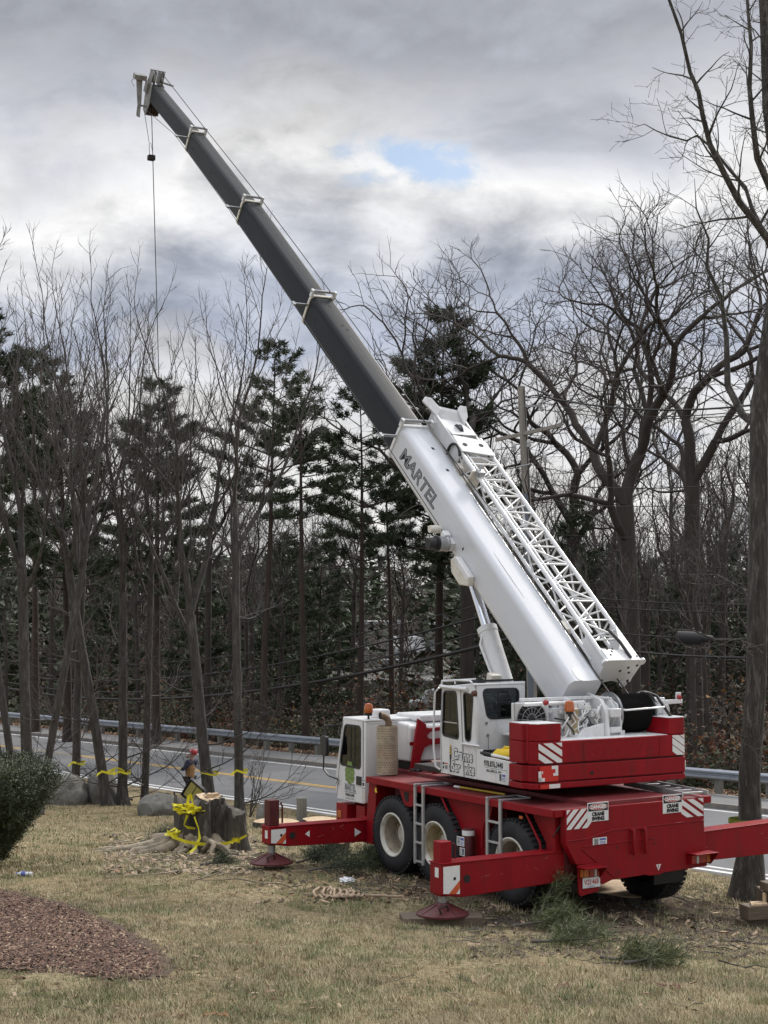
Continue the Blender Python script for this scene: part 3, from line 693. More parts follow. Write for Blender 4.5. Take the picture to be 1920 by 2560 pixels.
text('sign_lettering', 'DANGER', .055, STICKER, sg_, Matrix.Translation((-1.89, -.94, .006)), .7, 0, .002, 'CENTER', .0003)
text('sign_lettering', 'CRANE', .05, INK, sg_, Matrix.Translation((-1.89, -1.025, .0045)), .8, 0, .002, 'CENTER', .0003)
text('sign_lettering', 'SWING', .05, INK, sg_, Matrix.Translation((-1.89, -1.078, .0045)), .8, 0, .002, 'CENTER', .0003)
# access ladders
def ladder(y0, y1, zb):
    mb = MB()
    for y in (y0, y1):
        mb.box(-1.452, -1.42, y - .024, y + .024, zb, .005); mb.box(-1.452, -.93, y - .024, y + .024, .008, .03)
        mb.prism([(-1.452, y - .024, -.02), (-1.42, y - .024, -.02), (-1.40, y - .024, .008), (-1.43, y - .024, .03), (-1.452, y - .024, .018)], (0, .048, 0))
    mb.box(-.95, -.93, y1, y0, .008, .03)
    l = P('access_ladder', mb, ALU, .003, None)
    for k in range(5):
        z = zb + .04 + k * .272
        if z < -.05: P('rung', MB().box(-1.448, -1.424, y1, y0, z - .016, z + .016), ALU, .003, None, l)
ladder(3.215, 3.005, -1.125); ladder(1.43, 1.135, -1.15)
P('hook_eye', MB().path([(-1.43, 4.30, -.14), (-1.44, 4.30, -.18), (-1.44, 4.27, -.21)], .014, 6), YELLOW, 0, 40)
P('side_marker', MB().box(-1.40, -1.385, .70, .77, -.19, -.15), AMBER, .003, None)
P('glad_hand', MB().path([(-1.2, .12, -.2), (-1.28, .18, -.35), (-1.22, .2, -.5), (-1.25, .16, -.62)], .015, 6), BLACK, 0, 40)

# outriggers: four beams with jacks and floats
FLOATS = []
def outrigger(side, y0, y1, xin, xout, zt0, zb0, zt1, zb1, ground_dz, nm, tall):
    """beam from xin to xout; zt/zb: top and bottom at the inner (0) and outer (1) end"""
    s = side
    def bx(x, z, y): return (s * x, y, z)
    mb = MB(); c = .30
    prof = [(xin, zt0), (xout, zt1), (xout, zb1), (xout - c, zb1 - .055), (xin, zb0)]
    mb.prism([bx(x, z, y0) for x, z in prof], (0, y1 - y0, 0))
    b = P('outrigger_beam', mb, RED, .008, None)
    mb = MB(); f = (zt1 - zt0) / (xout - xin)
    mb.prism([bx(xin, zt0 + .001, y0 - .012), bx(xout + .012, zt1 + .001, y0 - .012), bx(xout + .012, zt1 + .014, y0 - .012), bx(xin, zt0 + .014, y0 - .012)], (0, y1 - y0 + .024, 0))
    P('top_flange', mb, RED, .003, None, b)
    m = P('marker_plate', MB().prism([bx(xout - .02, zt1 - .03, y0 - .004), bx(xout - .27, zt1 - .03, y0 - .004), bx(xout - .27, zb1 - .01, y0 - .004), bx(xout - .02, zb1 + .015, y0 - .004)], (0, .0035, 0)), STICKER, 0, None, b)
    P('marker_stripe', MB().prism([bx(xout - .10, zb1 + .005, y0 - .0065), bx(xout - .21, zb1 - .005, y0 - .0065), bx(xout - .268, zb1 + .06, y0 - .0065), bx(xout - .268, zb1 + .16, y0 - .0065)], (0, .0015, 0)), ORANGEF, 0, None, m)
    P('lock_hole', MB().lathe([(.0, 0), (.052, 0), (.052, .004)], bx(xout - .38, (zt1 + zb1) / 2 - .02, y0 - .004), 'y', 20), DARK, 0, 40, b)
    P('lock_hole', MB().lathe([(.0, 0), (.02, 0), (.02, .003)], bx(xout - .19, (zt1 + zb1) / 2, y0 - .0085), 'y', 14), DARK, 0, 40, b)
    P('end_label', MB().box(s * (xout + .001), s * (xout + .003), y0 + .07, y0 + .15, zt1 - .17, zt1 - .05), STICKER, 0, None, b)
    rs_ = random.Random(int(xout * 100) + side)
    for _ in range(7):
        xa = rs_.uniform(xin + .3, xout - .5); za = (zt1 + zb1) / 2 + rs_.uniform(-.12, .12); dx_, dz_ = rs_.uniform(-.12, .12), rs_.uniform(-.05, .05)
        P('scuff', MB().path([bx(xa, za, y0 - .001), bx(xa + dx_, za + dz_, y0 - .001)], .003, 4), SCUFF, 0, None, b)
    xj, yj = xout - .10, (y0 + y1) / 2
    mb = MB(); mb.box(s * (xj - .085), s * (xj + .085), yj - .085, yj + .085, zb1 - .03, zt1 + tall)
    j = P('jack_tube', mb, MAROON if tall > .3 else RED, .012, None)
    P('jack_clamp', MB().path([bx(xj - .1, zt1 + tall * .9, yj - .09), bx(xj - .13, zt1 + tall * .75, yj - .09), bx(xj - .13, zt1 + .05, yj - .09)], .014, 6), REDDARK, 0, 40, j)
    zf = ground_dz
    P('jack_rod', MB().tube(bx(xj, zf + .12, yj), bx(xj, zb1, yj), .055, .055, 16), STEEL, 0, 40, j)
    mb = MB(); mb.lathe([(.0, 0), (.33, .0), (.33, .022), (.10, .12), (.08, .15), (0, .15)], bx(xj, zf, yj) if False else (s * xj, yj, zf), 'z', 24)
    for k in range(8):
        t = math.tau * k / 8; c0, s0 = math.cos(t), math.sin(t)
        mb.prism([(s * xj + c0 * .08 - s0 * .008, yj + s0 * .08 + c0 * .008, zf + .14), (s * xj + c0 * .32 - s0 * .008, yj + s0 * .32 + c0 * .008, zf + .03), (s * xj + c0 * .08 - s0 * .008, yj + s0 * .08 + c0 * .008, zf + .03)], (s0 * .016, -c0 * .016, 0))
    fl = P('float_pad', mb, MAROON, 0, 30)
    P('float_handle', MB().path([(s * xj - .16, yj - .2, zf + .06), (s * xj - .19, yj - .2, zf + .12), (s * xj - .08, yj - .2, zf + .15), (s * xj - .04, yj - .19, zf + .08)], .012, 6), DARK, 0, 40, fl)
    FLOATS.append((crane.matrix_world if False else None, s * xj, yj, zf))
outrigger(-1, .135, .40, .9, 3.09, -.57, -.94, -.555, -.93, -1.195, 'rear', .27)
outrigger(1, .135, .40, .9, 3.25, -.52, -.905, -.475, -.87, -1.50, 'rear', .27)
outrigger(-1, 4.72, 4.98, .9, 3.04, -.70, -1.03, -.672, -.915, -1.215, 'front', .40)
outrigger(1, 4.72, 4.98, .9, 3.04, -.70, -1.03, -.672, -.915, -1.55, 'front', .40)
for sx in (-1, 1):
    P('outrigger_housing', MB().box(sx * .7, sx * 1.30, 4.70, 5.0, -1.05, -.66), RED, .006, None)
    P('beam_arrow', MB().poly([(sx * 1.45, 4.716, -.80), (sx * 1.45, 4.716, -.92), (sx * 1.56, 4.716, -.86)] if sx > 0 else [(-1.44, 4.716, -.86), (-1.56, 4.716, -.79), (-1.56, 4.716, -.92)]), STICKER, 0, None)
mb = MB()
P('beam_arrow', MB().poly([(-2.36, 4.716, -.76), (-2.44, 4.716, -.81), (-2.36, 4.716, -.86)]), STICKER, 0, None)

# front bumper
mb = MB(); mb.box(-1.2, 1.2, 5.02, 5.86, -.98, -.80); mb.box(-1.2, -.95, 5.55, 5.88, -.86, -.55); mb.box(.95, 1.2, 5.55, 5.88, -.86, -.55); mb.box(-1.19, -.9, 5.02, 5.28, -.84, -.53); mb.box(.9, 1.19, 5.02, 5.28, -.84, -.53)
mb.box(-.9, .9, 5.3, 5.8, -.85, -.52)
bmp = P('front_bumper', mb, RED)
P('side_marker', MB().box(-1.206, -1.2, 5.72, 5.84, -.78, -.66), AMBER, .003, None, bmp)
P('step_plate', MB().box(-1.16, -.95, 5.30, 5.54, -.845, -.79), ALU, .003, None, bmp)

# carrier cab
def side_window(name, x, outline, th, frame_m, par, inset=.03, sx=1):
    """a framed pane on a side face (x = const): outline in (y, z)"""
    out = rpoly(outline, .09, 4); c = Vector((sum(p[0] for p in out) / len(out), sum(p[1] for p in out) / len(out)))
    inn = [tuple(c + (Vector(p) - c) * (1 - inset / max((Vector(p) - c).length, .05))) for p in out]
    mb = MB(); n = len(out); a = [(x, y, z) for y, z in out]; b = [(x, y, z) for y, z in inn]; a2 = [(x + th, y, z) for y, z in out]; b2 = [(x + th, y, z) for y, z in inn]
    mb._add(a + b + a2 + b2, [(i, (i + 1) % n, n + (i + 1) % n, n + i) for i in range(n)] + [(2 * n + i, 2 * n + (i + 1) % n, 3 * n + (i + 1) % n, 3 * n + i) for i in range(n)] + [(i, (i + 1) % n, 2 * n + (i + 1) % n, 2 * n + i) for i in range(n)] + [(n + i, n + (i + 1) % n, 3 * n + (i + 1) % n, 3 * n + i) for i in range(n)])
    f = P(name, mb, frame_m, 0, 40, par)
    g = MB(); g.prism([(x + th * .45, y, z) for y, z in inn], (th * .08, 0, 0)); P('pane', g, GLASS, 0, None, f)
    return f, inn
def panel_with_hole(x, t, outer, hole, axis='x'):
    """a flat panel (thickness t along axis) with one window opening; both outlines as 2-D loops, bridged"""
    from mathutils.geometry import tessellate_polygon
    mb = MB(); polys = [[Vector((p[0], p[1], 0)) for p in outer], [Vector((p[0], p[1], 0)) for p in reversed(hole)]]
    tris = tessellate_polygon(polys); pts = [p for l in polys for p in l]
    mk = (lambda p, d: (x + d, p.x, p.y)) if axis == 'x' else (lambda p, d: (p.x, x + d, p.y))
    n = len(pts); mb._add([mk(p, 0) for p in pts] + [mk(p, t) for p in pts], [tuple(q) for q in tris] + [tuple(i + n for i in q) for q in tris])
    o = 0
    for l in polys:
        m_ = len(l); mb._add([mk(p, 0) for p in l] + [mk(p, t) for p in l], [(i, (i + 1) % m_, m_ + (i + 1) % m_, m_ + i) for i in range(m_)])
    return mb
door_out = [(5.05, -.475), (5.05, .80), (5.665, .815), (5.80, .25), (5.90, -.15), (5.85, -.47)]
win = [(5.12, .06), (5.12, .725), (5.60, .725), (5.745, .08)]
winr = rpoly(win, .09, 4)
mb = panel_with_hole(-1.205, .04, door_out, winr); dr = P('cab_door', mb, WHITE, 0, 40)
side_window('door_window', -1.212, [(5.105, .045), (5.105, .74), (5.612, .74), (5.762, .065)], .03, PLASTIC, dr, .035)
P('window_bar', MB().box(-1.205, -1.19, 5.30, 5.318, .06, .72), PLASTIC, 0, None, dr)
P('window_bar', MB().box(-1.205, -1.19, 5.42, 5.432, .06, .72), PLASTIC, 0, None, dr)
P('door_handle', MB().box(-1.222, -1.206, 5.085, 5.235, -.20, -.06), PLASTIC, .006, None, dr)
P('door_seam', MB().path([(-1.208, 5.045, .80), (-1.208, 5.045, -.47)], .005, 4).path([(-1.208, 5.85, -.45), (-1.208, 5.74, .25), (-1.208, 5.655, .79)], .005, 4), GREYINK, 0, None, dr)
fs = P('cab_side', panel_with_hole(1.165, .04, door_out, winr), WHITE, 0, 40); P('pane', MB().prism([(1.18, y, z) for y, z in winr], (.004, 0, 0)), GLASS, 0, None, fs)
mb = MB()
mb.prism([(-1.16, 4.98, .815), (-1.16, 5.66, .815), (-1.16, 5.90, -.15), (-1.16, 5.85, -.47), (-1.16, 5.79, -.47), (-1.16, 5.84, -.15), (-1.16, 5.62, .755), (-1.16, 4.98, .755)], (2.32, 0, 0))
mb.box(-1.205, 1.205, 4.97, 5.68, .80, .845); P('cab_roof', mb, WHITE, .02)
mb = MB(); mb.box(-1.204, 1.204, 4.985, 5.045, -.47, .80); mb.box(-1.16, 1.16, 5.05, 5.85, -.475, -.44); P('cab_rear_wall', mb, WHITE, .02)
P('cab_lower_panel', MB().box(-1.209, -1.203, 4.99, 5.044, -.47, -.14), GREYINK if False else CREAM, 0, None)
mb = MB(); mb.prism([(-1.0, 5.72, .70), (1.0, 5.72, .70), (1.0, 5.86, .0), (-1.0, 5.86, .0)], (0, .03, 0)); P('windscreen', mb, GLASS, 0, None)
mb = MB(); mb.box(-.8, -.3, 5.15, 5.22, -.4, .28); mb.box(-.8, -.3, 5.2, 5.6, -.4, -.1); P('cab_seat', mb, PLASTIC, .04)
P('steering_wheel', MB().path([(-.6 + .18 * math.cos(t), 5.42 + .10 * math.sin(t), .13 + .13 * math.sin(t)) for t in np.linspace(0, math.tau, 20)], .013, 6), PLASTIC, 0, 40)
# rear wall furniture: body stripe, air intake, engine hood
eh = MB(); eh.prism([(-.62, 4.60, .18), (-.62, 4.98, .18), (-.62, 4.98, .79), (-.62, 4.66, .765), (-.62, 4.60, .72)], (1.82, 0, 0)); eh = P('engine_hood', eh, WHITE, .03)
P('hood_stripe', MB().box(-.622, 1.2, 4.592, 4.598, .44, .49), RED, 0, None, eh)
P('hood_step', MB().box(-.36, 1.18, 4.68, 5.4, .79, .90), WHITE, .03, None, eh)
P('air_intake', MB().box(-.93, -.70, 5.02, 5.3, .83, .985), WHITE, .035, None)
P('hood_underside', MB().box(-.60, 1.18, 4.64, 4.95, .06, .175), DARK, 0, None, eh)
# exhaust with perforated heat shield
ex = P('heat_shield', MB().lathe([(.168, .02), (.168, .765), (.160, .765), (.160, .03)], (-1.035, 4.60, 0), 'z', 36, False), PERF, 0, 40)
mb = MB()
for row in range(19):
    for k in range(26):
        t = math.tau * (k + .5 * (row % 2)) / 26; z = .06 + row * .037
        if row in (5, 12, 13) and math.cos(t) < .3: continue
        c0, s0 = math.cos(t), math.sin(t); o = Vector((-1.035 + c0 * .1695, 4.60 + s0 * .1695, z))
        tx, tz = Vector((-s0, c0, 0)) * .0085, Vector((0, 0, .0085))
        mb.poly([o - tx, o - tz, o + tx, o + tz])
o = P('perforations', mb, DARK, 0, None, ex); o['kind'] = 'stuff'
P('exhaust_pipe', MB().path([(-1.01, 4.60, .3), (-1.01, 4.60, .82), (-1.035, 4.605, .88), (-1.09, 4.62, .915), (-1.15, 4.63, .925)], .055, 14, False), mat('rusty_exhaust', (.19, .13, .09), .7, .3, var=.3, vscale=9), 0, 40, ex)
P('exhaust_mouth', MB().lathe([(0, 0), (.05, 0)], (-1.149, 4.63, .925), 'x', 14, False), DARK, 0, None, ex)
bc = P('beacon_stem', MB().lathe([(.018, -.1), (.018, .0), (.06, .0), (.065, .045), (0, .045)], (-1.12, 5.02, .90), 'z', 16), PLASTIC, 0, 40)
P('beacon_lens', MB().lathe([(.066, .045), (.072, .06), (.070, .14), (.055, .185), (0, .20)], (-1.12, 5.02, .90), 'z', 18), AMBER, 0, 40, bc)
# mirror
mr = P('mirror', MB().prism(rpoly([(5.86, .20), (6.06, .20), (6.10, .50), (5.88, .52)], .06, 3) and [(-1.34, y, z) for y, z in rpoly([(5.86, .20), (6.04, .20), (6.08, .52), (5.88, .53)], .06, 3)], (-.06, 0, 0)), PLASTIC, .01, 40)
P('mirror_arm', MB().path([(-1.37, 5.99, .20), (-1.36, 6.02, -.02), (-1.30, 5.96, -.12), (-1.21, 5.80, -.17)], .013, 6).path([(-1.37, 5.95, .53), (-1.36, 5.97, .68), (-1.21, 5.68, .72)], .010, 6), PLASTIC, 0, 40, mr)
P('cable_loop', MB().path([(-1.212, 5.80, -.16), (-1.225, 5.84, -.24), (-1.222, 5.79, -.27), (-1.213, 5.76, -.18)], .006, 5), GREYINK, 0, 40, mr)
# door emblem: a green tree over the firm's name and telephone number
crown = []
for k in range(46):
    t = math.tau * k / 46; r_ = 1 + .06 * math.sin(7 * t) + .05 * math.sin(13 * t + 1)
    crown.append((-5.445 + .145 * r_ * math.cos(t) * (1 - .18 * math.sin(t)), -.03 + .185 * r_ * math.sin(t)))
P('tree_emblem', MB().poly([(0 + a, b, 0) for a, b in crown]), GREENINK, 0, None, dr, LEFT(-1.208, 0, 0))
text('door_lettering', 'MARTEL', .155, GREYINK, dr, LEFT(-1.2075, 5.60, -.315), .60, 0, .006, 'LEFT', .0003)
P('name_bar', MB().box(-5.60, -5.245, -.345, -.332, 0, .001), GREYINK, 0, None, dr, LEFT(-1.208, 0, 0))
text('door_lettering', '978.876.3440', .062, INK, dr, LEFT(-1.2075, 5.58, -.405), .80, 0, .002, 'LEFT', .0003)
text('door_lettering', 'BILLERICA, MA', .036, GREYINK, dr, LEFT(-1.2075, 5.575, -.452), 1.1, 0, 0, 'LEFT', .0003)
label('door_label', -5.07, -4.99, -.26, -.09, LEFT(-1.2085, 0, 0), dr, [(.1, .9, .8, .92, GREYINK), (.15, .8, .35, .65, INK), (.1, .9, .1, .2, GREYINK)])

# boom rest
br = [(-.66, .05), (-.52, .05), (-.45, .30), (-.40, .40), (-.30, .44), (.9, .50), (.9, .58), (-.28, .53), (-.34, .56), (-.34, .60), (-.28, .645), (.9, .70), (.9, .78), (-.26, .70), (-.36, .71), (-.37, .77), (-.52, .86), (-.525, .80)]
mb = MB().prism([(x, 4.50, z) for x, z in br], (0, .05, 0)); P('boom_rest', mb, RED, .004, None)
mb = MB(); mb.lathe([(.09, -.3), (.09, .4)], (-.2, 4.2, .15), 'x', 16); P('drive_shaft', mb, MAROON, 0, 40)
P('deck_box', MB().prism([(-.60, 3.95, .055), (-.50, 3.95, .055), (-.50, 3.95, .16), (-.55, 3.95, .20), (-.60, 3.95, .16)], (0, .06, 0)), RED, .004, None)
P('hydraulic_hose', MB().path([(-.7, 4.45, .06), (-.5, 4.2, .13), (-.3, 4.0, .2), (0, 3.9, .25)], .03, 8), BLACK, 0, 40)
P('hydraulic_hose', MB().path([(-.68, 4.3, .06), (-.35, 4.25, .22), (.1, 4.2, .2)], .025, 8), BLACK, 0, 40)

# ------------------------------------------------------------------ superstructure: its own frame, slewed 2.5 degrees (origin: rear face of the counterweight, x right, y forward)
SM = Matrix.Translation((-.009, .47, .215)) @ Matrix.Rotation(R(-2.5), 4, 'Z')
def S(name, mb, m, bev=.008, smooth=35, parent=None, M=None):
    return mb.build(name, m, parent or crane, (M if parent else (SM @ M if M is not None else SM)), smooth, bev)
S('turntable', MB().lathe([(0, -.17), (.66, -.17), (.66, -.05), (.60, -.04), (.60, .02), (0, .02)], (0, 2.0, 0), 'z', 48), DARK, 0, 40)
S('slew_deck', MB().box(-1.25, 1.25, .3, 3.2, -.03, .05), DARK, .01)
# counterweight: three stacked slabs with bevelled corners, and the two raised horns
def slab(z0, z1, grow=0.0, nm='counterweight_slab'):
    ol = [(-1.315 - grow, -.0), (1.315 + grow, -.0), (1.40 + grow, .10), (1.40 + grow, .50), (-1.40 - grow, .50), (-1.40 - grow, .24), (-1.385 - grow, .10)]
    ol = [(-1.27 - grow, 0.0), (-.6, -.02), (.6, -.02), (1.28 + grow, 0.0), (1.37 + grow, .10), (1.37 + grow, .50), (-1.38 - grow, .50), (-1.38 - grow, .19), (-1.33, .17), (-1.33, .075), (-1.29 - grow, .05)]
    return S(nm, MB().prism([(x, y, z0) for x, y in ol], (0, 0, z1 - z0)), RED, .012, None)
s1 = slab(-.01, .072); s2 = slab(.088, .305, .004); s3 = slab(.325, .62)
S('counterweight_core', MB().box(-1.25, 1.25, .03, .48, .0, .60), REDDARK, 0, None)
for sx in (-1, 1):
    xo = 1.38 if sx < 0 else 1.33; xi = .875 if sx < 0 else 1.0; yb = .0; zt = .855
    if sx < 0: ol = [(-xo, .19), (-1.33, .17), (-1.33, .075), (-1.29, .05), (-1.27, 0), (-xi, -.004), (-xi, .50), (-xo, .50)]
    else: ol = [(xi, -.004), (1.27, 0), (1.36, .10), (1.36, .5), (xi, .5)]
    h = S('counterweight_horn', MB().prism([(x, y, .624) for x, y in ol], (0, 0, zt - .624)), RED, .012, None)
    S('horn_top', MB().prism([(x * .995, y, zt + .001) for x, y in ol], (0, 0, .006)), WHITE, 0, None, h)
S('horn_pad', MB().box(-1.345, -1.31, .10, .155, .35, .86), RED, .012, None)
hole_ = S('lifting_hole', MB().box(-.40, -.355, -.026, -.021, .148, .192), DARK, 0, None, s2)
stripes(-1.255, -.868, .335, .60, -.012, -.60, 4, .085, s3); stripes(1.05, 1.27, .335, .612, -.012, -.62, 4, .09, s3)
text('embossed_name', 'GROVE', .25, RED, s3, REAR(.145, -.018, .375), 1.42, 0, .004, 'CENTER', .004)
P_ = MB(); P_.box(-.52, .82, -.0235, -.0215, .345, .353); P_.box(-.52, .82, -.0235, -.0215, .59, .598); P_.box(-.52, -.512, -.0235, -.0215, .345, .598); P_.box(.812, .82, -.0235, -.0215, .345, .598)
S('name_frame', P_, RED, 0, None, s3)
def rbox(x0, x1, z0, z1, m, par, y=-.014, nm='reflector'): S(nm, MB().box(x0, x1, y - .002, y, z0, z1), m, 0, None, par)
rbox(-1.24, -.935, .092, .30, REDF, s2)
for a in ((-1.262, -1.215, .10, .235), (-1.262, -1.16, .098, .145), (-1.205, -1.19, .2, .235), (-1.045, -.94, .255, .298), (-.985, -.94, .165, .256), (-1.02, -.985, .165, .20)): rbox(*a, STICKER, s2, -.017)
rbox(-1.085, -.905, .0, .055, STICKER, s1); rbox(-1.23, -1.087, .0, .055, REDF, s1)
for a in ((1.27, 1.345, .24, .29), (1.30, 1.345, .16, .24), (1.27, 1.345, .11, .16)):
    S('reflector', MB().obox(((a[0] + a[1]) / 2 + .008, .046, (a[2] + a[3]) / 2), (.037, .037, 0), (.001, -.001, 0), (0, 0, (a[3] - a[2]) / 2)), STICKER, 0, None, s2)
# operator cab
CX = -1.315
side_out = [(2.335, .0), (1.40, -.005), (1.40, .42), (1.395, .80), (1.46, 1.28), (1.47, 1.30), (1.80, 1.27), (2.30, 1.235), (2.36, .60)]
from mathutils.geometry import tessellate_polygon
def holed(x, t, outer, holes, axis='x'):
    mb = MB(); polys = [[Vector((p[0], p[1], 0)) for p in outer]] + [[Vector((p[0], p[1], 0)) for p in reversed(h)] for h in holes]
    tris = tessellate_polygon(polys); pts = [p for l in polys for p in l]
    mk = (lambda p, d: (x + d, p.x, p.y)) if axis == 'x' else (lambda p, d: (p.x, x + d, p.y))
    n = len(pts); mb._add([mk(p, 0) for p in pts] + [mk(p, t) for p in pts], [tuple(q) for q in tris] + [tuple(i + n for i in q) for q in tris])
    for l in polys:
        m_ = len(l); mb._add([mk(p, 0) for p in l] + [mk(p, t) for p in l], [(i, (i + 1) % m_, m_ + (i + 1) % m_, m_ + i) for i in range(m_)])
    return mb
def ring(name, outline, x, th, w, m, par, axis='x', pane=True, rad=.08):
    out = rpoly(outline, rad, 4); c = Vector((sum(p[0] for p in out) / len(out), sum(p[1] for p in out) / len(out)))
    inn = []
    k = len(out)
    for i in range(k):
        p0, p, p1 = Vector(out[i - 1]), Vector(out[i]), Vector(out[(i + 1) % k]); tn = (p1 - p0).normalized(); nn = Vector((-tn.y, tn.x))
        if (c - p).dot(nn) < 0: nn = -nn
        inn.append(tuple(p + nn * w))
    mk = (lambda p, d: (x + d, p[0], p[1])) if axis == 'x' else (lambda p, d: (p[0], x + d, p[1]))
    mb = MB(); mb._add([mk(p, d) for d in (0, th) for l in (out, inn) for p in l],
        [(i, (i + 1) % k, k + (i + 1) % k, k + i) for i in range(k)] + [(2 * k + i, 2 * k + (i + 1) % k, 3 * k + (i + 1) % k, 3 * k + i) for i in range(k)]
        + [(i, (i + 1) % k, 2 * k + (i + 1) % k, 2 * k + i) for i in range(k)] + [(k + i, k + (i + 1) % k, 3 * k + (i + 1) % k, 3 * k + i) for i in range(k)])
    f = S(name, mb, m, 0, 40, par)
    if pane: S('pane', MB().prism([mk(p, th * .5) for p in inn], (th * .06, 0, 0) if axis == 'x' else (0, th * .06, 0)), GLASS, 0, None, f)
    return f, out
w1o = [(2.272, 1.195), (1.905, 1.21), (1.835, .505), (2.305, .535)]; w2o = [(1.742, 1.205), (1.462, 1.18), (1.535, .50), (1.685, .505)]
shell = S('cab_side_wall', holed(CX, .035, side_out, [rpoly(w1o, .08, 4), rpoly(w2o, .08, 4)]), WHITE, 0, 40)
ring('side_window', w1o, CX - .006, .03, .028, PLASTIC, shell); ring('side_window', w2o, CX - .006, .03, .024, PLASTIC, shell)
S('window_bar', MB().box(CX + .006, CX + .02, 1.86, 2.29, .735, .75), ALU, 0, None, shell)
S('window_bar', MB().box(CX + .006, CX + .02, 2.095, 2.11, .75, 1.19), PLASTIC, 0, None, shell)
S('door_seam', MB().path([(CX - .003, 1.795, 1.25), (CX - .003, 1.755, .6), (CX - .003, 1.71, .0)], .008, 5), GREYINK, 0, 40, shell)
S('door_seam', MB().path([(CX - .003, 2.30, 1.22), (CX - .003, 2.335, .6), (CX - .003, 2.305, .02)], .005, 5), GREYINK, 0, 40, shell)
S('slide_rail', MB().tube((CX - .02, 1.735, .467), (CX - .02, 1.285, .467), .016, .016, 8), WHITE, 0, 40, shell)
S('drip_lip', MB().path([(CX - .02, 2.32, 1.25), (CX - .025, 1.60, 1.245)], .028, 8), WHITE, 0, 40, shell)
rwo = [(-1.207, 1.262), (-.562, 1.258), (-.562, .822), (-1.12, .818)]
rear_out = [(-1.28, 1.335), (-.46, 1.345), (-.46, .395), (-1.28, .395)]
rearw = S('cab_rear_wall', holed(1.42, .035, rear_out, [rpoly(rwo, .1, 4)], 'y'), WHITE, 0, 40)
ring('rear_window', rwo, 1.412, .03, .028, PLASTIC, rearw, 'y', True, .1)
S('window_bar', MB().box(-.925, -.912, 1.422, 1.435, .84, 1.24), PLASTIC, 0, None, rearw)
mb = MB()
for x, z in ((-1.13, .77), (-.60, .78), (-1.11, .60)): mb.lathe([(.022, -.012), (.022, .0)], (x, 1.42, z), 'y', 12)
S('cap_bolt', mb, GREYINK, 0, 40, rearw)
S('rear_seam', MB().box(-1.10, -1.094, 1.415, 1.42, .40, .58), GREYINK, 0, None, rearw)
mb = MB(); mb.prism([(CX + .0, 1.41, 1.335), (CX, 1.50, 1.335), (CX, 1.82, 1.30), (CX, 2.33, 1.255), (CX, 2.33, 1.215), (CX, 1.80, 1.26), (CX, 1.41, 1.30)], (.86, 0, 0)); S('cab_roof', mb, WHITE, .02)
S('roof_shade', MB().prism([(-1.25, 1.45, 1.352), (-.62, 1.45, 1.352), (-.62, 2.2, 1.30), (-1.25, 2.2, 1.30)], (0, 0, .03)), PLASTIC, .004, None)
S('roof_rail', MB().path([(CX + .0, 2.32, 1.27), (CX, 2.30, 1.33), (CX, 1.9, 1.36), (CX, 1.55, 1.365), (CX, 1.50, 1.34)], .015, 8).path([(CX, 1.95, 1.30), (CX, 1.95, 1.355)], .012, 6).path([(CX, 2.30, 1.33), (CX + .6, 2.32, 1.345)], .012, 6), WHITE, 0, 40)
mb = MB(); mb.box(CX + .03, -.46, 1.42, 2.33, -.01, .03); mb.prism([(CX + .02, 2.30, 0), (-.46, 2.30, 0), (-.46, 2.36, .6), (CX + .02, 2.36, .6)], (0, .03, 0)); mb.box(-.49, -.46, 1.45, 2.33, 0, .55); S('cab_floor', mb, WHITE, .01)
S('windscreen', MB().prism([(CX + .03, 2.365, .6), (-.46, 2.365, .6), (-.46, 2.30, 1.22), (CX + .03, 2.30, 1.22)], (0, .008, 0)), GLASS, 0, None)
S('side_glass', MB().prism([(-.475, 1.45, .55), (-.475, 2.33, .55), (-.475, 2.30, 1.24), (-.475, 1.45, 1.29)], (.006, 0, 0)), GLASS, 0, None)
S('operator_seat', MB().box(-1.0, -.66, 1.56, 1.66, .25, .95).box(-1.0, -.66, 1.6, 2.0, .2, .36), PLASTIC, .05)
S('control_console', MB().box(-1.22, -1.1, 1.7, 2.2, .1, .55).path([(CX + .05, 2.24, .58), (CX + .05, 2.25, .8), (CX + .09, 2.24, .95)], .03, 8), PLASTIC, .01)
S('grab_rail', MB().path([(CX - .03, 2.34, 1.23), (CX - .06, 2.40, 1.16), (CX - .06, 2.44, .62), (CX - .06, 2.44, .35), (CX - .05, 2.40, .08), (CX, 2.36, .04)], .015, 8), WHITE, 0, 40)
S('work_lamp', MB().lathe([(.03, 0), (.05, .03), (.05, .07), (0, .07)], (CX - .02, 1.47, 1.19), 'x', 12), mat('rusty_lamp', (.12, .05, .035), .7, var=.3), 0, 40)
# tray behind the cab
tray = S('tool_tray', MB().prism([(CX, 1.398, -.005), (CX, .62, -.012), (CX, .55, .30), (CX, .56, .312), (CX, 1.24, .335), (CX, 1.27, .42), (CX, 1.398, .42)], (.03, 0, 0)), WHITE, .006, None)
S('tray_end', MB().prism([(CX + .031, .60, -.012), (-.95, .60, -.012), (-.95, .545, .30), (CX + .031, .545, .30)], (0, .03, 0)), WHITE, .006, None, tray)
S('tray_floor', MB().box(CX + .031, -.8, .63, 1.4, -.012, .02), WHITE, 0, None, tray)
S('machinery', MB().box(-1.1, -.4, 1.0, 1.40, .05, .385).path([(-1.2, 1.1, .3), (-1.0, .9, .36), (-.8, 1.2, .34)], .03, 8), DARK, .02)
mb = MB()
for k in range(12): mb.box(-1.12 + k * .05, -1.10 + k * .05, 1.35, 1.41, .30, .39)
S('valve_block', mb, PLASTIC, .003)
S('fluid_box', MB().box(-1.02, -.80, .62, .80, .02, .72), STEEL, .01)
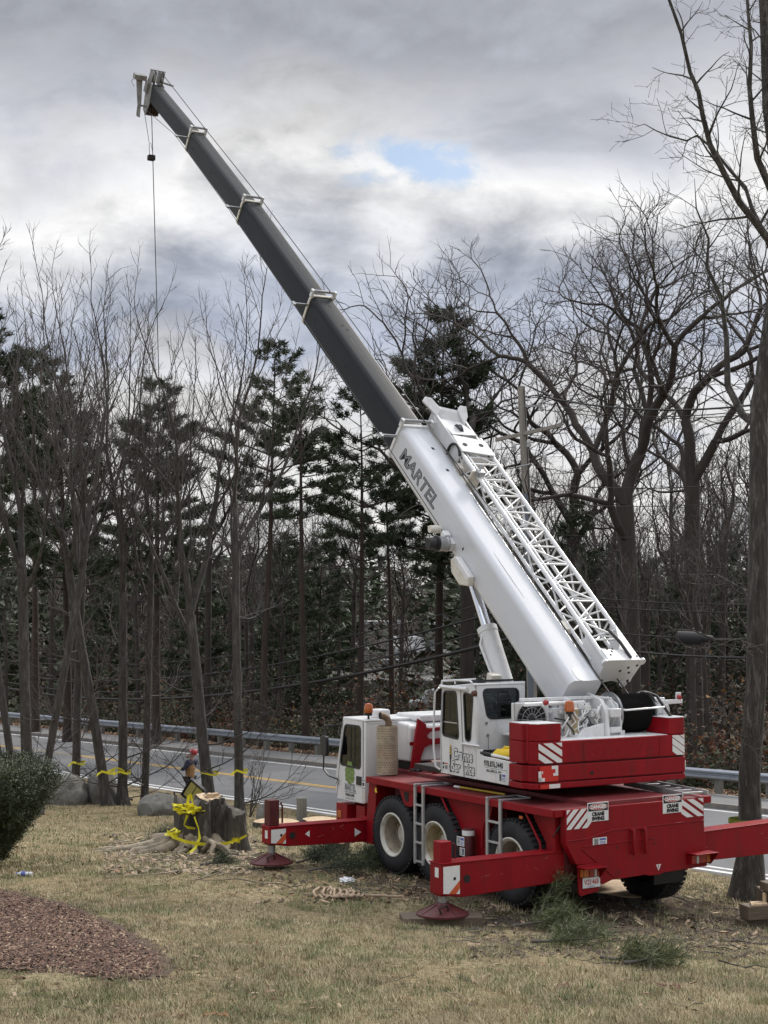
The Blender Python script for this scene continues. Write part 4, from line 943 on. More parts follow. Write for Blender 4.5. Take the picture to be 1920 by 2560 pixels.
text('tray_lettering', '978.876.3440', .108, INK, tray, LEFT(CX - .002, 1.205, .205), .80, 0, .003, 'LEFT', .0004)
S('lettering_rule', MB().box(-1.18, -.635, .183, .187, 0, .001), INK, 0, None, tray, LEFT(CX - .001, 0, 0))
text('tray_lettering', 'BILLERICA, MA', .048, INK, tray, LEFT(CX - .002, 1.145, .130), 1.22, 0, .001, 'LEFT', .0004)
label('tray_label', -.835, -.665, .02, .14, LEFT(CX - .002, 0, 0), tray, lab_cells)
for l in list(tray.children):
    if l.name.startswith('tray_label'): pass
def outlined(body, y, z, size, par, sx=.80):
    text('sign_outline', body, size, INK, par, LEFT(CX - .002, y, z), sx, .12, .017, 'LEFT', .0003)
    text('sign_fill', body, size, WHITE, par, LEFT(CX - .0050, y, z), sx, .12, .005, 'LEFT', .0003)
outlined('Cra', 2.01, .235, .205, shell); outlined('nne', 1.735, .225, .205, shell); outlined('Ser', 2.04, .055, .205, shell); outlined('vice', 1.70, .045, .205, shell)
P_ = MB()
hk = [(2.065, .425), (2.09, .41), (2.095, .25), (2.085, .17), (2.105, .10), (2.08, .035), (2.045, .035), (2.03, .08), (2.05, .06), (2.075, .075), (2.065, .15), (2.045, .25), (2.045, .38)]
P_.poly([(CX - .003, y, z) for y, z in hk]); S('hook_emblem', P_, INK, 0, None, shell)
P_ = MB()
for k in range(4): P_.poly([(CX - .005, 2.088, .28 + k * .035), (CX - .005, 2.05, .30 + k * .035), (CX - .005, 2.05, .318 + k * .035), (CX - .005, 2.088, .298 + k * .035)])
S('hook_stripe', P_, YELLOW, 0, None, shell)
label('cab_label', -2.285, -2.14, .055, .165, LEFT(CX - .002, 0, 0), shell, [(.05, .35, .6, .95, INK), (.05, .3, .1, .45, INK), (.42, .95, .75, .92, REDINK), (.42, .95, .1, .6, GREYINK)])
# radiator fan, engine bay and light bar
fr = S('fan_panel', MB().prism([(-1.12, .72, .40), (-.55, .72, .40), (-.55, .72, 1.02), (-.60, .72, 1.09), (-1.12, .72, 1.09)], (0, .10, 0)), WHITE, .01, None)
S('fan_opening', MB().lathe([(0, 0), (.245, 0)], (-.85, .716, .86), 'y', 32, False), DARK, 0, None, fr)
mb = MB()
for k in range(16):
    t = math.tau * k / 16; mb.tube((-.85, .700, .86), (-.85 + .25 * math.cos(t), .706, .86 + .25 * math.sin(t)), .004, .004, 4)
for r_ in (.08, .16, .25): mb.path([(-.85 + r_ * math.cos(t), .703, .86 + r_ * math.sin(t)) for t in np.linspace(0, math.tau, 33)], .004, 4)
S('fan_grille', mb, STEEL, 0, None, fr)
S('fan_hub', MB().lathe([(0, -.01), (.05, -.005), (.05, .01)], (-.85, .703, .86), 'y', 16), PLASTIC, 0, 40, fr)
lb = S('light_bar', MB().path([(-1.13, .50, 1.085), (-.1, .50, 1.085)], .028, 10).box(-1.14, .2, .56, .60, 1.12, 1.165).box(1.0, 1.62, .42, .47, 1.015, 1.075).path([(.2, .58, 1.14), (1.0, .45, 1.05)], .02, 8), WHITE, .006)
for x, z in ((-.80, 1.105), (1.575, 1.105)):
    S('light_pad', MB().box(x - .05, x + .05, .455, .47, z - .06, z + .07), WHITE, .01, None, lb)
    S('stop_light', MB().lathe([(0, -.045), (.03, -.04), (.04, -.02), (.04, .0)], (x, .455, z), 'y', 16), REDLENS, 0, 40, lb)
bc = S('beacon_base', MB().lathe([(.02, -.12), (.02, -.04), (.05, -.04), (.05, .0), (0, .0)], (-.47, .35, .98), 'z', 16), PLASTIC, 0, 40)
S('beacon_lens', MB().lathe([(.068, .0), (.068, .09), (.055, .135), (0, .15)], (-.47, .35, .98), 'z', 18), AMBER, 0, 40, bc)
S('light_guard', MB().path([(-1.20, .62, .5), (-1.20, .62, 1.10), (-1.10, .62, 1.12)], .01, 6), STEEL, 0, 40)
# hoist: side frames, drum with cable, motor, hoses
mb = MB(); mb.prism([(.10, y, z) for y, z in [(.25, .62), (1.2, .62), (1.3, 1.15), (.75, 1.22), (.40, 1.12), (.28, .95)]], (.06, 0, 0)); mb.box(-.42, .5, .35, .9, .62, .68); mb.prism([(-.4, .30, .60), (.1, .30, .60), (.1, .30, .80), (-.25, .30, .74)], (0, .06, 0))
mb.prism([(.38, y, z) for y, z in [(.30, .62), (.9, .62), (.95, 1.0), (.6, 1.15), (.38, 1.05), (.30, .8)]], (.03, 0, 0)); mb.box(.16, .38, .28, .34, .66, .74)
S('hoist_frame', mb, WHITE, .01)
S('frame_box', MB().box(.17, .34, .22, .40, .88, 1.0), WHITE, .015)
S('brake_housing', MB().lathe([(0, .24), (.10, .24), (.16, .27), (.16, .33), (.23, .35), (.23, .40)], (0, .62, .89), 'x', 28), WHITE, 0, 40)
S('oil_tank', MB().box(-.44, -.30, .36, .52, .62, 1.02), CREAM, .02)
S('rust_stain', MB().box(-.43, -.31, .356, .358, .66, 1.0), RUSTRIM, 0, None)
dm = S('hoist_drum', MB().lathe([(0, .42), (.305, .42), (.305, .45), (.22, .455), (.22, 1.045), (.305, 1.05), (.305, 1.08), (0, 1.08)], (0, .62, .90), 'x', 40), STEEL, 0, 40)
wraps = []
for k in range(121): wraps += [(.266 + .010 * math.cos(k * math.pi), .455 + k * .59 / 121), (.262 + .012 * math.cos(k * math.pi), .455 + (k + .5) * .59 / 121)]
S('cable_wrap', MB().lathe(wraps, (0, .62, .90), 'x', 36, False), CABLE, 0, 60, dm)
S('drum_guard', MB().path([(.40, .26, .98), (.42, .24, .97), (1.12, .24, .99), (1.16, .30, 1.0)], .014, 8), WHITE, 0, 40)
mb = MB(); mb.lathe([(0, 1.09), (.22, 1.09), (.22, 1.14), (.12, 1.16), (.12, 1.30), (.15, 1.31), (.15, 1.42), (.08, 1.45), (0, 1.45)], (0, .62, .92), 'x', 28); mb.box(1.22, 1.40, .55, .7, 1.0, 1.1); mb.box(1.02, 1.3, .3, .9, .62, .70)
S('hoist_motor', mb, WHITE, .006)
for pp_, r_ in (([(1.02, .5, 1.19), (1.12, .40, 1.14), (1.16, .28, .98), (1.22, .2, .84), (1.30, .14, .80), (1.40, .14, .83), (1.48, .2, .86)], .022), ([(.9, .5, 1.2), (1.0, .42, 1.18), (1.08, .36, 1.05)], .012), ([(-.62, .5, .88), (-.52, .4, .86), (-.45, .3, .72), (-.4, .34, .66)], .012), ([(-.28, .34, .8), (-.2, .3, .9), (-.12, .32, .8), (-.2, .33, .7)], .01)):
    S('hydraulic_hose', MB().path(pp_, r_, 8), BLACK, 0, 40)
mb = MB(); hr = random.Random(3)
for k in range(60):
    x, y, z = hr.uniform(-.55, .14), hr.uniform(.42, .9), hr.uniform(.66, 1.12); w = hr.uniform(.02, .055); mb.box(x - w, x + w, y - w, y + w, z - w * .8, z + w * .8)
for k in range(16): x = hr.uniform(-.5, .1); z = hr.uniform(.7, 1.12); mb.path([(x, .36, z), (x + hr.uniform(-.1, .1), .33, z - .1), (x + hr.uniform(-.2, .2), .38, z - .2)], .012, 6)
mb.box(-.5, .1, .6, .8, .66, 1.0); S('valve_cluster', mb, WHITE, .006)
S('shadow_bay', MB().box(-.55, .98, .95, 1.3, .3, .98), DARK, 0, None)  # solid block coloured dark to stand for the shade behind the hoist
S('counterweight_deck', MB().box(-.87, .99, .02, 1.4, .60, .626), WHITE, .004, None)
S('right_body', MB().box(.46, 1.30, 1.3, 3.1, .05, .80), WHITE, .03)

# ------------------------------------------------------------------ boom: five sections, each a little flatter than the last (deflection under its own weight)
def BM(s_ang, org): return SM @ Matrix.Translation(org) @ Matrix.Rotation(R(s_ang), 4, 'X')
def boom_rings(hw, hgt, ch, chb):
    """cross-section (x, z) with chamfered corners; z = 0 at the lower edge of the side plates"""
    return [(-hw + chb * .8, -chb), (hw - chb * .8, -chb), (hw, 0), (hw, hgt - ch * 1.2), (hw - ch, hgt), (-hw + ch, hgt), (-hw, hgt - ch * 1.2), (-hw, 0)]
def boom_sec(name, L0, L1, hw, hgt, ch, chb, m, M):
    sec = rpoly(boom_rings(hw, hgt, ch, chb), .04, 3)
    mb = MB().loft([[(x, L0, z) for x, z in sec], [(x, L1, z) for x, z in sec]])
    o = mb.build(name, m, crane, M, 40); return o, sec
def collar(hw, hgt, ch, chb, L, M, par, m, w=.06, grow=.02, roller=True):
    sec = rpoly(boom_rings(hw + grow, hgt + grow, ch, chb + grow), .04, 3); i_ = rpoly(boom_rings(hw - .012, hgt - .012, ch, chb), .04, 3)
    mb = MB(); k = len(sec)
    A = [(x, L - w, z) for x, z in sec]; B = [(x, L, z) for x, z in sec]; C_ = [(x, L, z) for x, z in i_]; D = [(x, L - w, z) for x, z in i_]
    mb._add(A + B + C_ + D, [(i, (i + 1) % k, k + (i + 1) % k, k + i) for i in range(k)] + [(k + i, k + (i + 1) % k, 2 * k + (i + 1) % k, 2 * k + i) for i in range(k)] + [(i, (i + 1) % k, 3 * k + (i + 1) % k, 3 * k + i) for i in range(k)])
    c = mb.build('section_collar', m, par, None, 40)
    mb = MB()
    for x in (-hw, hw): mb.box(x - .022, x + .022, L - .06, L + .02, hgt - .02, hgt + .13)
    mb.build('roller_bracket', WHITE, par, None, None, .006)
    MB().tube((-hw - .03, L - .01, hgt + .10), (hw + .03, L - .01, hgt + .10), .028, .028, 10).build('cable_roller', STEEL, par, None, 40)
    MB().box(-hw - .30, -hw, L - .05, L - .02, hgt * .60, hgt * .68).box(-hw - .33, -hw - .28, L - .09, L + .02, hgt * .60, hgt * .68).build('cable_guide', STEEL, par, None, None, .004)
    return c
SECS = [  # name, angle, length to the next collar, half width, height, chamfers
    ('boom_base_section', 41.0, 6.25, .285, .585, .055, .05), ('boom_section', 39.75, 4.36, .238, .545, .05, .05), ('boom_section', 39.3, 4.02, .207, .49, .045, .045),
    ('boom_section', 38.1, 3.63, .178, .435, .04, .04), ('boom_section', 36.6, 3.05, .150, .375, .035, .035)]
org = Vector((0, .90, .90)); BO = []; prev = None
for i, (nm, ang, L, hw, hg, ch, cb) in enumerate(SECS):
    if prev is not None:
        # the top faces of neighbouring sections nest: start where the previous section's mouth is
        pa, pL, phg = prev; d = Vector((0, math.cos(R(pa)), math.sin(R(pa)))); nrm = Vector((0, -math.sin(R(pa)), math.cos(R(pa))))
        org = org + d * pL + nrm * (phg - hg) * .5
    M = BM(ang, org)
    o, sec = boom_sec(nm, .06 if i == 0 else -.9, L, hw, hg, ch, cb, BOOMW if i == 0 else (BOOMG if i < 3 else BOOMG2), M)
    BO.append((o, M, ang, L, hw, hg, org.copy()))
    if i < 4: collar(hw, hg, ch, cb, L, M, o, WHITE if i == 0 else CREAM)
    prev = (ang, L, hg)
base, BMX = BO[0][0], BO[0][1]
def B(name, mb, m, bev=.006, smooth=35, parent=base, M=None): return mb.build(name, m, parent, M, smooth, bev)
for (o, M, ang, L, hw, hg, og), spots in zip(BO, ([(5.6, .05), (5.0, .05)], [(4.0, .02), (3.3, 0), (3.15, .04)], [(3.7, .0), (3.62, .03), (3.55, .06)], [(3.3, .02)], [(2.7, .02)])):
    mb = MB()
    for s_, x in spots: mb.box(x - .025, x + .025, s_ - .03, s_ + .03, hg - .004, hg + .003)
    for s_ in (L * .9, L * .55): mb.box(-hw - .003, -hw + .002, s_ - .05, s_ - .02, hg * .35, hg * .35 + .05)
    mb.build('lock_hole', DARK, o, None, None)
    gr_ = random.Random(int(L * 100))
    for q in range(4):
        x = gr_.uniform(-hw * .6, hw * .6); a_ = gr_.uniform(.5, L * .7); b_ = a_ + gr_.uniform(.3, 1.1)
        MB().prism([(x, a_, hg + .0005), (x + .012, a_ + .1, hg + .0005), (x + .006, b_, hg + .0005), (x - .004, b_ - .1, hg + .0005)], (0, 0, .001)).build('grease_streak', GREASE if hw < .28 else GREYINK, o)
# firm's name on the side of the base section, and wear along the top
ml = text('boom_lettering', 'MARTEL', .335, INK, base, LEFT(-.2865, 5.93, .155), 1.17, .22, .011, 'LEFT', .0003)
text('boom_lettering', 'MARTEL', .335, GREYINK, base, LEFT(-.2885, 5.93, .155), 1.17, .22, -.001, 'LEFT', .0003)
B('side_seam', MB().box(-.289, -.285, .2, 6.1, .03, .042), CREAM, 0, None)
# hose reel, bracket, boom-angle box
B('hose_drum', MB().lathe([(.0, -.36), (.085, -.36), (.09, -.22), (.125, -.215), (.125, -.19), (.09, -.185)], (-.36, 3.72, .07), 'x', 24), BLACK, 0, 40)
B('drum_guard', MB().lathe([(.125, -.18), (.12, -.15), (.115, -.04), (.125, -.03), (.125, .0), (0, .0)], (-.36, 3.72, .07), 'x', 24), STEEL, 0, 40)
B('reel_bracket', MB().box(-.37, -.28, 3.62, 3.82, .0, .16).box(-.42, -.3, 3.78, 3.9, .10, .2), WHITE, .01)
B('hose_drum', MB().lathe([(0, -.2), (.06, -.2), (.065, -.03), (.05, .0), (0, .0)], (-.34, 4.05, .10), 'x', 20), CREAM, 0, 40)
B('angle_box', MB().prism([(-.285, 3.45, -.02), (-.285, 3.38, .10), (-.285, 2.85, .10), (-.285, 2.80, -.02), (-.285, 3.0, -.16), (-.285, 3.3, -.16)], (-.11, 0, 0)), CREAM, .015, None)
B('angle_box', MB().box(-.40, -.29, 2.85, 3.35, .02, .12), WHITE, .015)
B('loose_wire', MB().path([(-.36, 2.9, -.1), (-.38, 2.75, -.3), (-.36, 2.8, -.42)], .006, 5), BLACK, 0, None)
B('top_cable', MB().path([(.22, -.2, .60), (.21, 3, .60), (.20, 6.2, .68)], .011, 6), CABLE, 0, None)
B('access_plate', MB().prism([(x, y, .586) for x, y in rpoly([(-.15, .05), (.18, .05), (.18, .32), (-.15, .32)], .1, 4)], (0, 0, .004)), BOOMW, 0, None)

# luffing cylinder below the boom: barrel, rod, service lines
pb = Vector((0, 1.95, .05)); pt = Vector((0, .9, .9)) + Vector((0, math.cos(R(41)) * 3.55 + math.sin(R(41)) * .14, math.sin(R(41)) * 3.55 - math.cos(R(41)) * .14))
dv = pt - pb; kb = pb + dv * .66
cyl = S('lift_cylinder', MB().path([pb, kb], .15, 24).path([kb - dv.normalized() * .09, kb], .16, 24), WHITE, 0, 40)
S('cylinder_rod', MB().tube(kb, pt, .078, .078, 20), CHROME, 0, 40, cyl)
S('service_line', MB().path([kb + Vector((-.13, -.08, -.1)), kb + Vector((-.19, -.1, -.25)), pb + dv * .30 + Vector((-.18, -.06, 0))], .022, 8), WHITE, 0, 40, cyl)
S('valve_block', MB().obox(pb + dv * .40 + Vector((-.22, -.05, 0)), (.09, 0, 0), (0, .07, .02), (0, -.03, .12)), CREAM, .02, None, cyl)
B('rod_bracket', MB().prism([(-.18, 3.3, 0), (-.18, 3.75, 0), (-.18, 3.6, -.24), (-.18, 3.45, -.24)], (.36, 0, 0)), WHITE, .01)
# stowed lattice extension along the right side of the base section
jib_m = BMX
def J(name, mb, m=WHITE, bev=.004, smooth=40, parent=None): return mb.build(name, m, parent or crane, None if parent else jib_m, smooth, bev)
xl, xr, nt, nb = .42, 1.0, .72, .42
s0, s1_ = .30, 5.75
mb = MB()
def chord(x, n, r_, a=s0, b=s1_): mb.tube((x, a, n), (x, b, n), r_, r_, 10)
chord(xl, nt, .034); chord(xr, nt, .034); chord(xl, nb + .08, .030, .55, 5.0); chord(xr, nb, .030)
mb.tube((xl + .09, .9, nt + .0), (xl + .09, 5.5, nt - .0), .020, .020, 8)
jib = J('lattice_jib', mb)
NB = 11; ss = [s0 + .45 + (s1_ - s0 - .75) * k / NB for k in range(NB + 1)]
lac = []
for k in range(NB):
    a, b = ss[k], ss[k + 1]; f = k % 2
    lac.append(((xl, a if f else b, nt), (xr, b if f else a, nt))); lac.append(((xr, a, nt), (xl, a, nt)))
    lac.append(((xr, a if f else b, nb), (xr, b if f else a, nt))); lac.append(((xl, b if f else a, nb + .08), (xl, a if f else b, nt)))
    lac.append(((xl, a, nb + .08), (xr, b, nb))); lac.append(((xl, (a + b) / 2, nb + .08), (xr, (a + b) / 2, nt)))
    lac.append(((xr, a, nb), (xr, a, nt)))
for a, b in lac: J('lacing_bar', MB().tube(a, b, .0155, .0155, 6), WHITE, 0, 40, jib)
# foot of the jib: broad plates with lugs and holes
mb = MB(); mb.prism([(xr - .02, .25, nb - .08), (xr - .02, .95, nb + .05), (xr - .02, 1.15, nt + .03), (xr - .02, .30, nt + .03)], (.04, 0, 0)); mb.prism([(xl - .02, .25, nb), (xl - .02, .85, nb + .08), (xl - .02, .9, nt + .03), (xl - .02, .30, nt + .03)], (.04, 0, 0))
mb.prism([(xl, .28, nt + .035), (xr, .28, nt + .035), (xr, 1.05, nt + .035), (xr - .10, .80, nt + .035), (xr - .22, .55, nt + .035), (xl + .3, .48, nt + .035), (xl, .52, nt + .035)], (0, 0, .012))
mb.prism([(xl - .04, .26, nt + .05), (xr + .06, .26, nt + .05), (xr + .06, .26, nt - .0), (xr + .02, .26, nb - .05), (xr - .08, .26, nb - .12), (xl + .25, .26, nb - .06), (xl, .26, nb - .10), (xl - .04, .26, nb + .1)], (0, .03, 0))
J('jib_foot', mb, WHITE, .008, None, jib)
for x, z in ((xl + .3, .56), (xl + .42, .62), (xr - .1, .52), (xr - .02, .66), (xr - .04, .36), (xl + .06, .38)): J('pin_hole', MB().lathe([(0, -.002), (.022, -.002), (.022, .0)], (x, .258, z), 'y', 12), DARK, 0, 40, jib)
for x, y in ((xl + .10, .5), (xl + .16, .45), (xl + .1, .38), (xl + .2, .5), (xr - .03, .34)): J('pin_hole', MB().lathe([(0, .0), (.018, .0), (.018, .002)], (x, y, nt + .048), 'z', 12), DARK, 0, 40, jib)
for x, z in ((xl - .05, nt), (xr + .04, nt + .01), (xr - .08, nb - .13)): J('lug', MB().lathe([(.03, -.02), (.055, -.02), (.055, .02), (.03, .02)], (x, .27, z), 'y', 16), WHITE, 0, 40, jib)
J('jib_foot_hose', MB().path([(xr - .22, .9, nt + .06), (xr - .2, .6, nt + .09), (xr - .17, .3, nt + .06)], .025, 8), BLACK, 0, 40, jib)
# head of the jib: perforated plate, sheave box, horns
hp = J('jib_head', MB().prism([(xl - .02, 5.3, nt + .04), (xr + .02, 5.2, nt + .04), (xr + .0, 5.62, nt + .05), (xl - .0, 5.75, nt + .05)], (0, 0, .02)).box(xl - .03, xl + .01, 5.3, 6.5, nb, nt + .05).box(xr - .1, xr - .06, 5.3, 6.4, nb, nt + .05).prism([(xl, 5.75, nt + .06), (xr - .08, 5.75, nt + .06), (xr - .16, 6.2, nt - .0), (xl, 6.3, nt - .0)], (0, 0, .02)).box(xl, xr - .1, 5.2, 5.24, nb, nt), WHITE, .008, None, jib)
mb = MB()
for x in (xl + .12, xr - .14): mb.lathe([(0, 0), (.045, 0), (.045, .003)], (x, 5.48, nt + .066), 'z', 18)
J('plate_hole', mb, DARK, 0, 40, jib)
mb = MB()
mb.prism([(xl - .06, 6.25, nt - .05), (xr - .10, 6.15, nt - .05), (xr - .10, 6.35, nt + .10), (xl - .06, 6.5, nt + .10)], (0, .05, .02)); 
J('horn_bar', mb, WHITE, .01, None, jib)
for x, s_, lean in ((xl - .03, 6.45, -.10), (xr - .16, 6.25, .06)):
    J('horn', MB().prism([(x - .09 + lean, s_ + .16, nt + .12), (x - .02 + lean, s_ + .24, nt + .16), (x + .08 + lean, s_ + .20, nt + .17), (x + .12, s_ + .02, nt + .08), (x + .02, s_ - .12, nt)], (.0, -.02, .035)), WHITE, .008, None, jib)
J('sheave', MB().lathe([(.05, -.02), (.14, -.03), (.12, 0), (.14, .03), (.05, .02)], ((xl + xr) / 2 - .05, 5.95, nt - .02), 'x', 24), PLASTIC, 0, 40, jib)
J('guide_wheel', MB().path([(.36, 5.42 + .19 * math.cos(t), .60 + .19 * math.sin(t)) for t in np.linspace(-.6, 2.6, 16)], .022, 8), BLACK, 0, 40, jib)
for q in ((.28, .44, 4.75, 4.95, .30, .52), (.28, .44, 1.2, 1.4, .30, .52), (.3, .52, 4.7, 4.74, .35, .8), (.28, .40, 5.05, 5.2, .3, .6)): J('stow_bracket', MB().box(*q), CREAM, .01, None, jib)
J('jib_lever', MB().path([(xl - .03, 4.6, nt + .06), (xl + .02, 4.75, nt + .18), (xl + .03, 4.8, nt + .1)], .018, 6).box(xl - .06, xl + .08, 4.62, 4.72, nt + .03, nt + .12), STEEL, .006, 40, jib)
# boom head: sheaves, horns, folded auxiliary head
th_o, th_M, ta, tL, thw, thg, tog = BO[4]
def H(name, mb, m, bev=.006, smooth=35): return mb.build(name, m, th_o, None, smooth, bev)
hd = H('boom_head', MB().prism([(-thw - .01, tL - .10, thg), (-thw - .01, tL + .25, thg + .05), (-thw - .01, tL + .30, thg - .1), (-thw - .01, tL + .12, -.32), (-thw - .01, tL - .12, -.36), (-thw - .01, tL - .2, -.05)], (.02, 0, 0)).prism([(thw - .01, tL - .10, thg), (thw - .01, tL + .25, thg + .05), (thw - .01, tL + .30, thg - .1), (thw - .01, tL + .12, -.32), (thw - .01, tL - .12, -.36), (thw - .01, tL - .2, -.05)], (.02, 0, 0)), HEADM)
mb = MB()
for k in range(4): x = -thw + .05 + k * (2 * thw - .1) / 3; mb.lathe([(.03, -.02), (.17, -.025), (.145, 0), (.17, .025), (.03, .02)], (x, tL - .02, -.22), 'x', 24)
H('sheave', mb, mat('rusty_sheave', (.06, .035, .03), .6, .3, var=.3), 0, 40)
for x in (-thw * .75, thw * .55):
    H('top_sheave', MB().lathe([(.03, -.02), (.13, -.025), (.11, 0), (.13, .025), (.03, .02)], (x, tL + .10, thg + .13), 'x', 24), STEEL, 0, 40)
    H('sheave_guard', MB().box(x - .05, x - .035, tL - .02, tL + .22, thg - .02, thg + .30).box(x + .035, x + .05, tL - .02, tL + .22, thg - .02, thg + .30).box(x - .09, x + .09, tL + .08, tL + .14, thg + .29, thg + .315), HEADM, .005, None)
H('head_pin', MB().tube((thw * .5, tL + .1, thg + .06), (thw + .28, tL + .06, thg + .02), .028, .028, 10), STEEL, 0, 40)
H('auxiliary_head', MB().box(-thw - .36, -thw - .06, tL + .18, tL + .34, thg - .02, thg + .10).prism([(-thw - .30, tL + .24, thg), (-thw - .14, tL + .24, thg), (-thw - .13, tL - .05, -.18), (-thw - .22, tL - .05, -.20)], (0, .08, .05)).prism([(-thw - .22, tL - .05, -.18), (-thw - .14, tL - .05, -.18), (-thw - .16, tL - .22, -.42), (-thw - .25, tL - .20, -.40)], (0, .06, .04)).box(-thw - .15, -thw, tL - .05, tL - .01, -.2, -.16).box(-thw - .06, -thw, tL + .05, tL + .25, .1, thg), HEADM, .006, None)
H('loose_wire', MB().path([(-thw - .3, tL + .3, thg + .05), (-thw - .4, tL + .25, thg - .1), (-thw - .34, tL + .15, thg - .18)], .007, 5), BLACK, 0, None)
# hoist rope: over the top of every section to the head, then down
crane_inv = None
bpy.context.view_layer.update()
def wpt(o, p): return crane.matrix_world.inverted() @ (o.matrix_world @ Vector(p))
top = wpt(th_o, (thw * .55, tL + .10, thg + .27))
pts = [SM @ Vector((.78, .62, 1.17))]
for (o, M, ang, L, hw, hg, og) in BO[:4]: pts.append(wpt(o, (.12, L, hg + .13)))
pts.append(top)
P('hoist_rope', MB().path(pts, .009, 6), CABLE, 0, None)
pts = [wpt(BO[0][0], (-.34, 3.9, .12))]
for (o, M, ang, L, hw, hg, og) in BO[:4]: pts.append(wpt(o, (-hw - .32, L, hg * .64)))
pts.append(wpt(th_o, (-thw, tL - .1, -.25)))
P('signal_cable', MB().path(pts, .007, 5), CABLE, 0, None)
tip = wpt(th_o, (thw * .3, tL - .02, -.40)); tip2 = wpt(th_o, (-thw - .02, tL - .02, -.30)); zt_ = tip.z - .95
P('fall_rope', MB().tube(tip, (tip.x + .52, tip.y + .25, tip.z - 10.5), .010, .010, 6), CABLE, 0, None)
P('limit_weight_chain', MB().path([tip2, (tip.x - .06, tip.y, zt_ + .3), (tip.x - .05, tip.y, zt_)], .007, 5).path([(tip.x - .02, tip.y, zt_ + .3), (tip.x + .05, tip.y, zt_)], .006, 5), CABLE, 0, None)
P('limit_weight', MB().box(tip.x - .085, tip.x + .085, tip.y - .07, tip.y + .07, zt_ - .13, zt_), DARK, .02, None)
# ------------------------------------------------------------------ trees
def join_tubes(a, b):
    a.V += b.V; a.F += [f + a.n for f in b.F]; a.n += b.n
class Tubes:
    """many tapered tubes gathered into one triangle/quad mesh"""
    def __init__(s): s.V = []; s.F = []; s.n = 0
    def add(s, P, rad, k):
        P = np.asarray(P, float); m = len(P); T = np.gradient(P, axis=0); T /= np.linalg.norm(T, axis=1)[:, None] + 1e-9
        ref = np.array([.31, .95, .05]) if abs(T[0][2]) > .7 else np.array([0, 0, 1.0])
        A = np.cross(T, ref); A /= np.linalg.norm(A, axis=1)[:, None] + 1e-9; B = np.cross(T, A)
        t = np.arange(k) * math.tau / k
        V = P[:, None, :] + (A[:, None, :] * np.cos(t)[None, :, None] + B[:, None, :] * np.sin(t)[None, :, None]) * np.asarray(rad)[:, None, None]
        i = np.arange(m - 1)[:, None] * k + np.arange(k)[None, :]; j = np.arange(m - 1)[:, None] * k + (np.arange(k)[None, :] + 1) % k
        s.V.append(V.reshape(-1, 3)); s.F.append((np.stack([i, j, j + k, i + k], -1).reshape(-1, 4)) + s.n); s.n += m * k
    def mesh(s, name, m, smooth=True): return raw_mesh(name, np.concatenate(s.V), np.concatenate(s.F), m, None, smooth)
def unit(v): return v / (np.linalg.norm(v) + 1e-9)
def grow_line(p, d, L, nseg, wig, trop, R_):
    """a wandering polyline: start, direction, length, segments, wiggle, pull upwards"""
    pts = [np.array(p, float)]; d = unit(np.array(d, float)); st = L / nseg
    for _ in range(nseg):
        d = unit(d + np.array([R_.gauss(0, wig), R_.gauss(0, wig), R_.gauss(0, wig) * .7 + trop]))
        pts.append(pts[-1] + d * st)
    return pts, d
def side_dir(d, ang, az):
    d = unit(d); ref = np.array([0, 0, 1.0]) if abs(d[2]) < .9 else np.array([1.0, 0, 0])
    a = unit(np.cross(d, ref)); b = np.cross(d, a)
    return unit(d * math.cos(ang) + (a * math.cos(az) + b * math.sin(az)) * math.sin(ang))
def branch_out(TL, TT, pts, rad, level, sp, R_):
    """recursively clothe a limb with side branches; TL takes limbs, TT twigs"""
    if level > sp['levels']: return
    m = len(pts); L = sum(np.linalg.norm(pts[i + 1] - pts[i]) for i in range(m - 1))
    n = max(2, int(L * sp['dens'][min(level, len(sp['dens']) - 1)]))
    az = R_.uniform(0, 6.28)
    for q in range(n):
        f = sp['from'][min(level, len(sp['from']) - 1)]; f = f + (1 - f) * (q + R_.random() * .8) / n
        x = f * (m - 1); i = min(int(x), m - 2); p = pts[i] + (pts[i + 1] - pts[i]) * (x - i); d = pts[i + 1] - pts[i]
        r_here = rad[i] + (rad[i + 1] - rad[i]) * (x - i)
        az += 2.4 + R_.uniform(-.5, .5)
        a = R(sp['ang'][min(level, len(sp['ang']) - 1)] * R_.uniform(.7, 1.3))
        bd = side_dir(d, a, az)
        bl = sp['len'][min(level, len(sp['len']) - 1)] * L * (1.08 - .62 * f) * R_.uniform(.6, 1.2)
        if level == 1: bl = sp['len'][0] * sp['H'] * (1.15 - .75 * (f - sp['from'][0]) / (1.001 - sp['from'][0])) * R_.uniform(.65, 1.15)
        bl = max(bl, .25)
        br = min(r_here * .62, .010 + bl * .0105)
        ns = 6 if level == 1 else (4 if level == 2 else 3)
        bp, _ = grow_line(p, bd, bl, ns, sp['wig'] * (1 if level < 3 else 1.2), sp['trop'], R_)
        tipr = sp['tip']
        brd = [br + (tipr - br) * (k / ns) ** .8 for k in range(ns + 1)]
        (TL if level == 1 else TT).add(bp, brd, 5 if level == 1 else (4 if level == 2 else 3))
        branch_out(TL, TT, bp, brd, level + 1, sp, R_)
SP_MAPLE = dict(levels=4, dens=[0, 1.35, 2.0, 2.6, 3.0], **{'from': [.25, .22, .25, .2]}, ang=[0, 30, 34, 38, 40], len=[.27, .34, .36, .42], wig=.07, trop=.07, tip=.0062, H=17)
SP_MAPLE['len'] = [.30, .0, .36, .40, .45]; SP_MAPLE['from'] = [.24, .24, .2, .2, .2]
SP_OAK = dict(levels=4, dens=[0, 1.1, 1.7, 2.4, 2.8], ang=[0, 46, 46, 48, 48], len=[.24, 0, .42, .45, .5], wig=.16, trop=.045, tip=.0075, H=20)
SP_OAK['from'] = [.45, .45, .25, .2, .15]
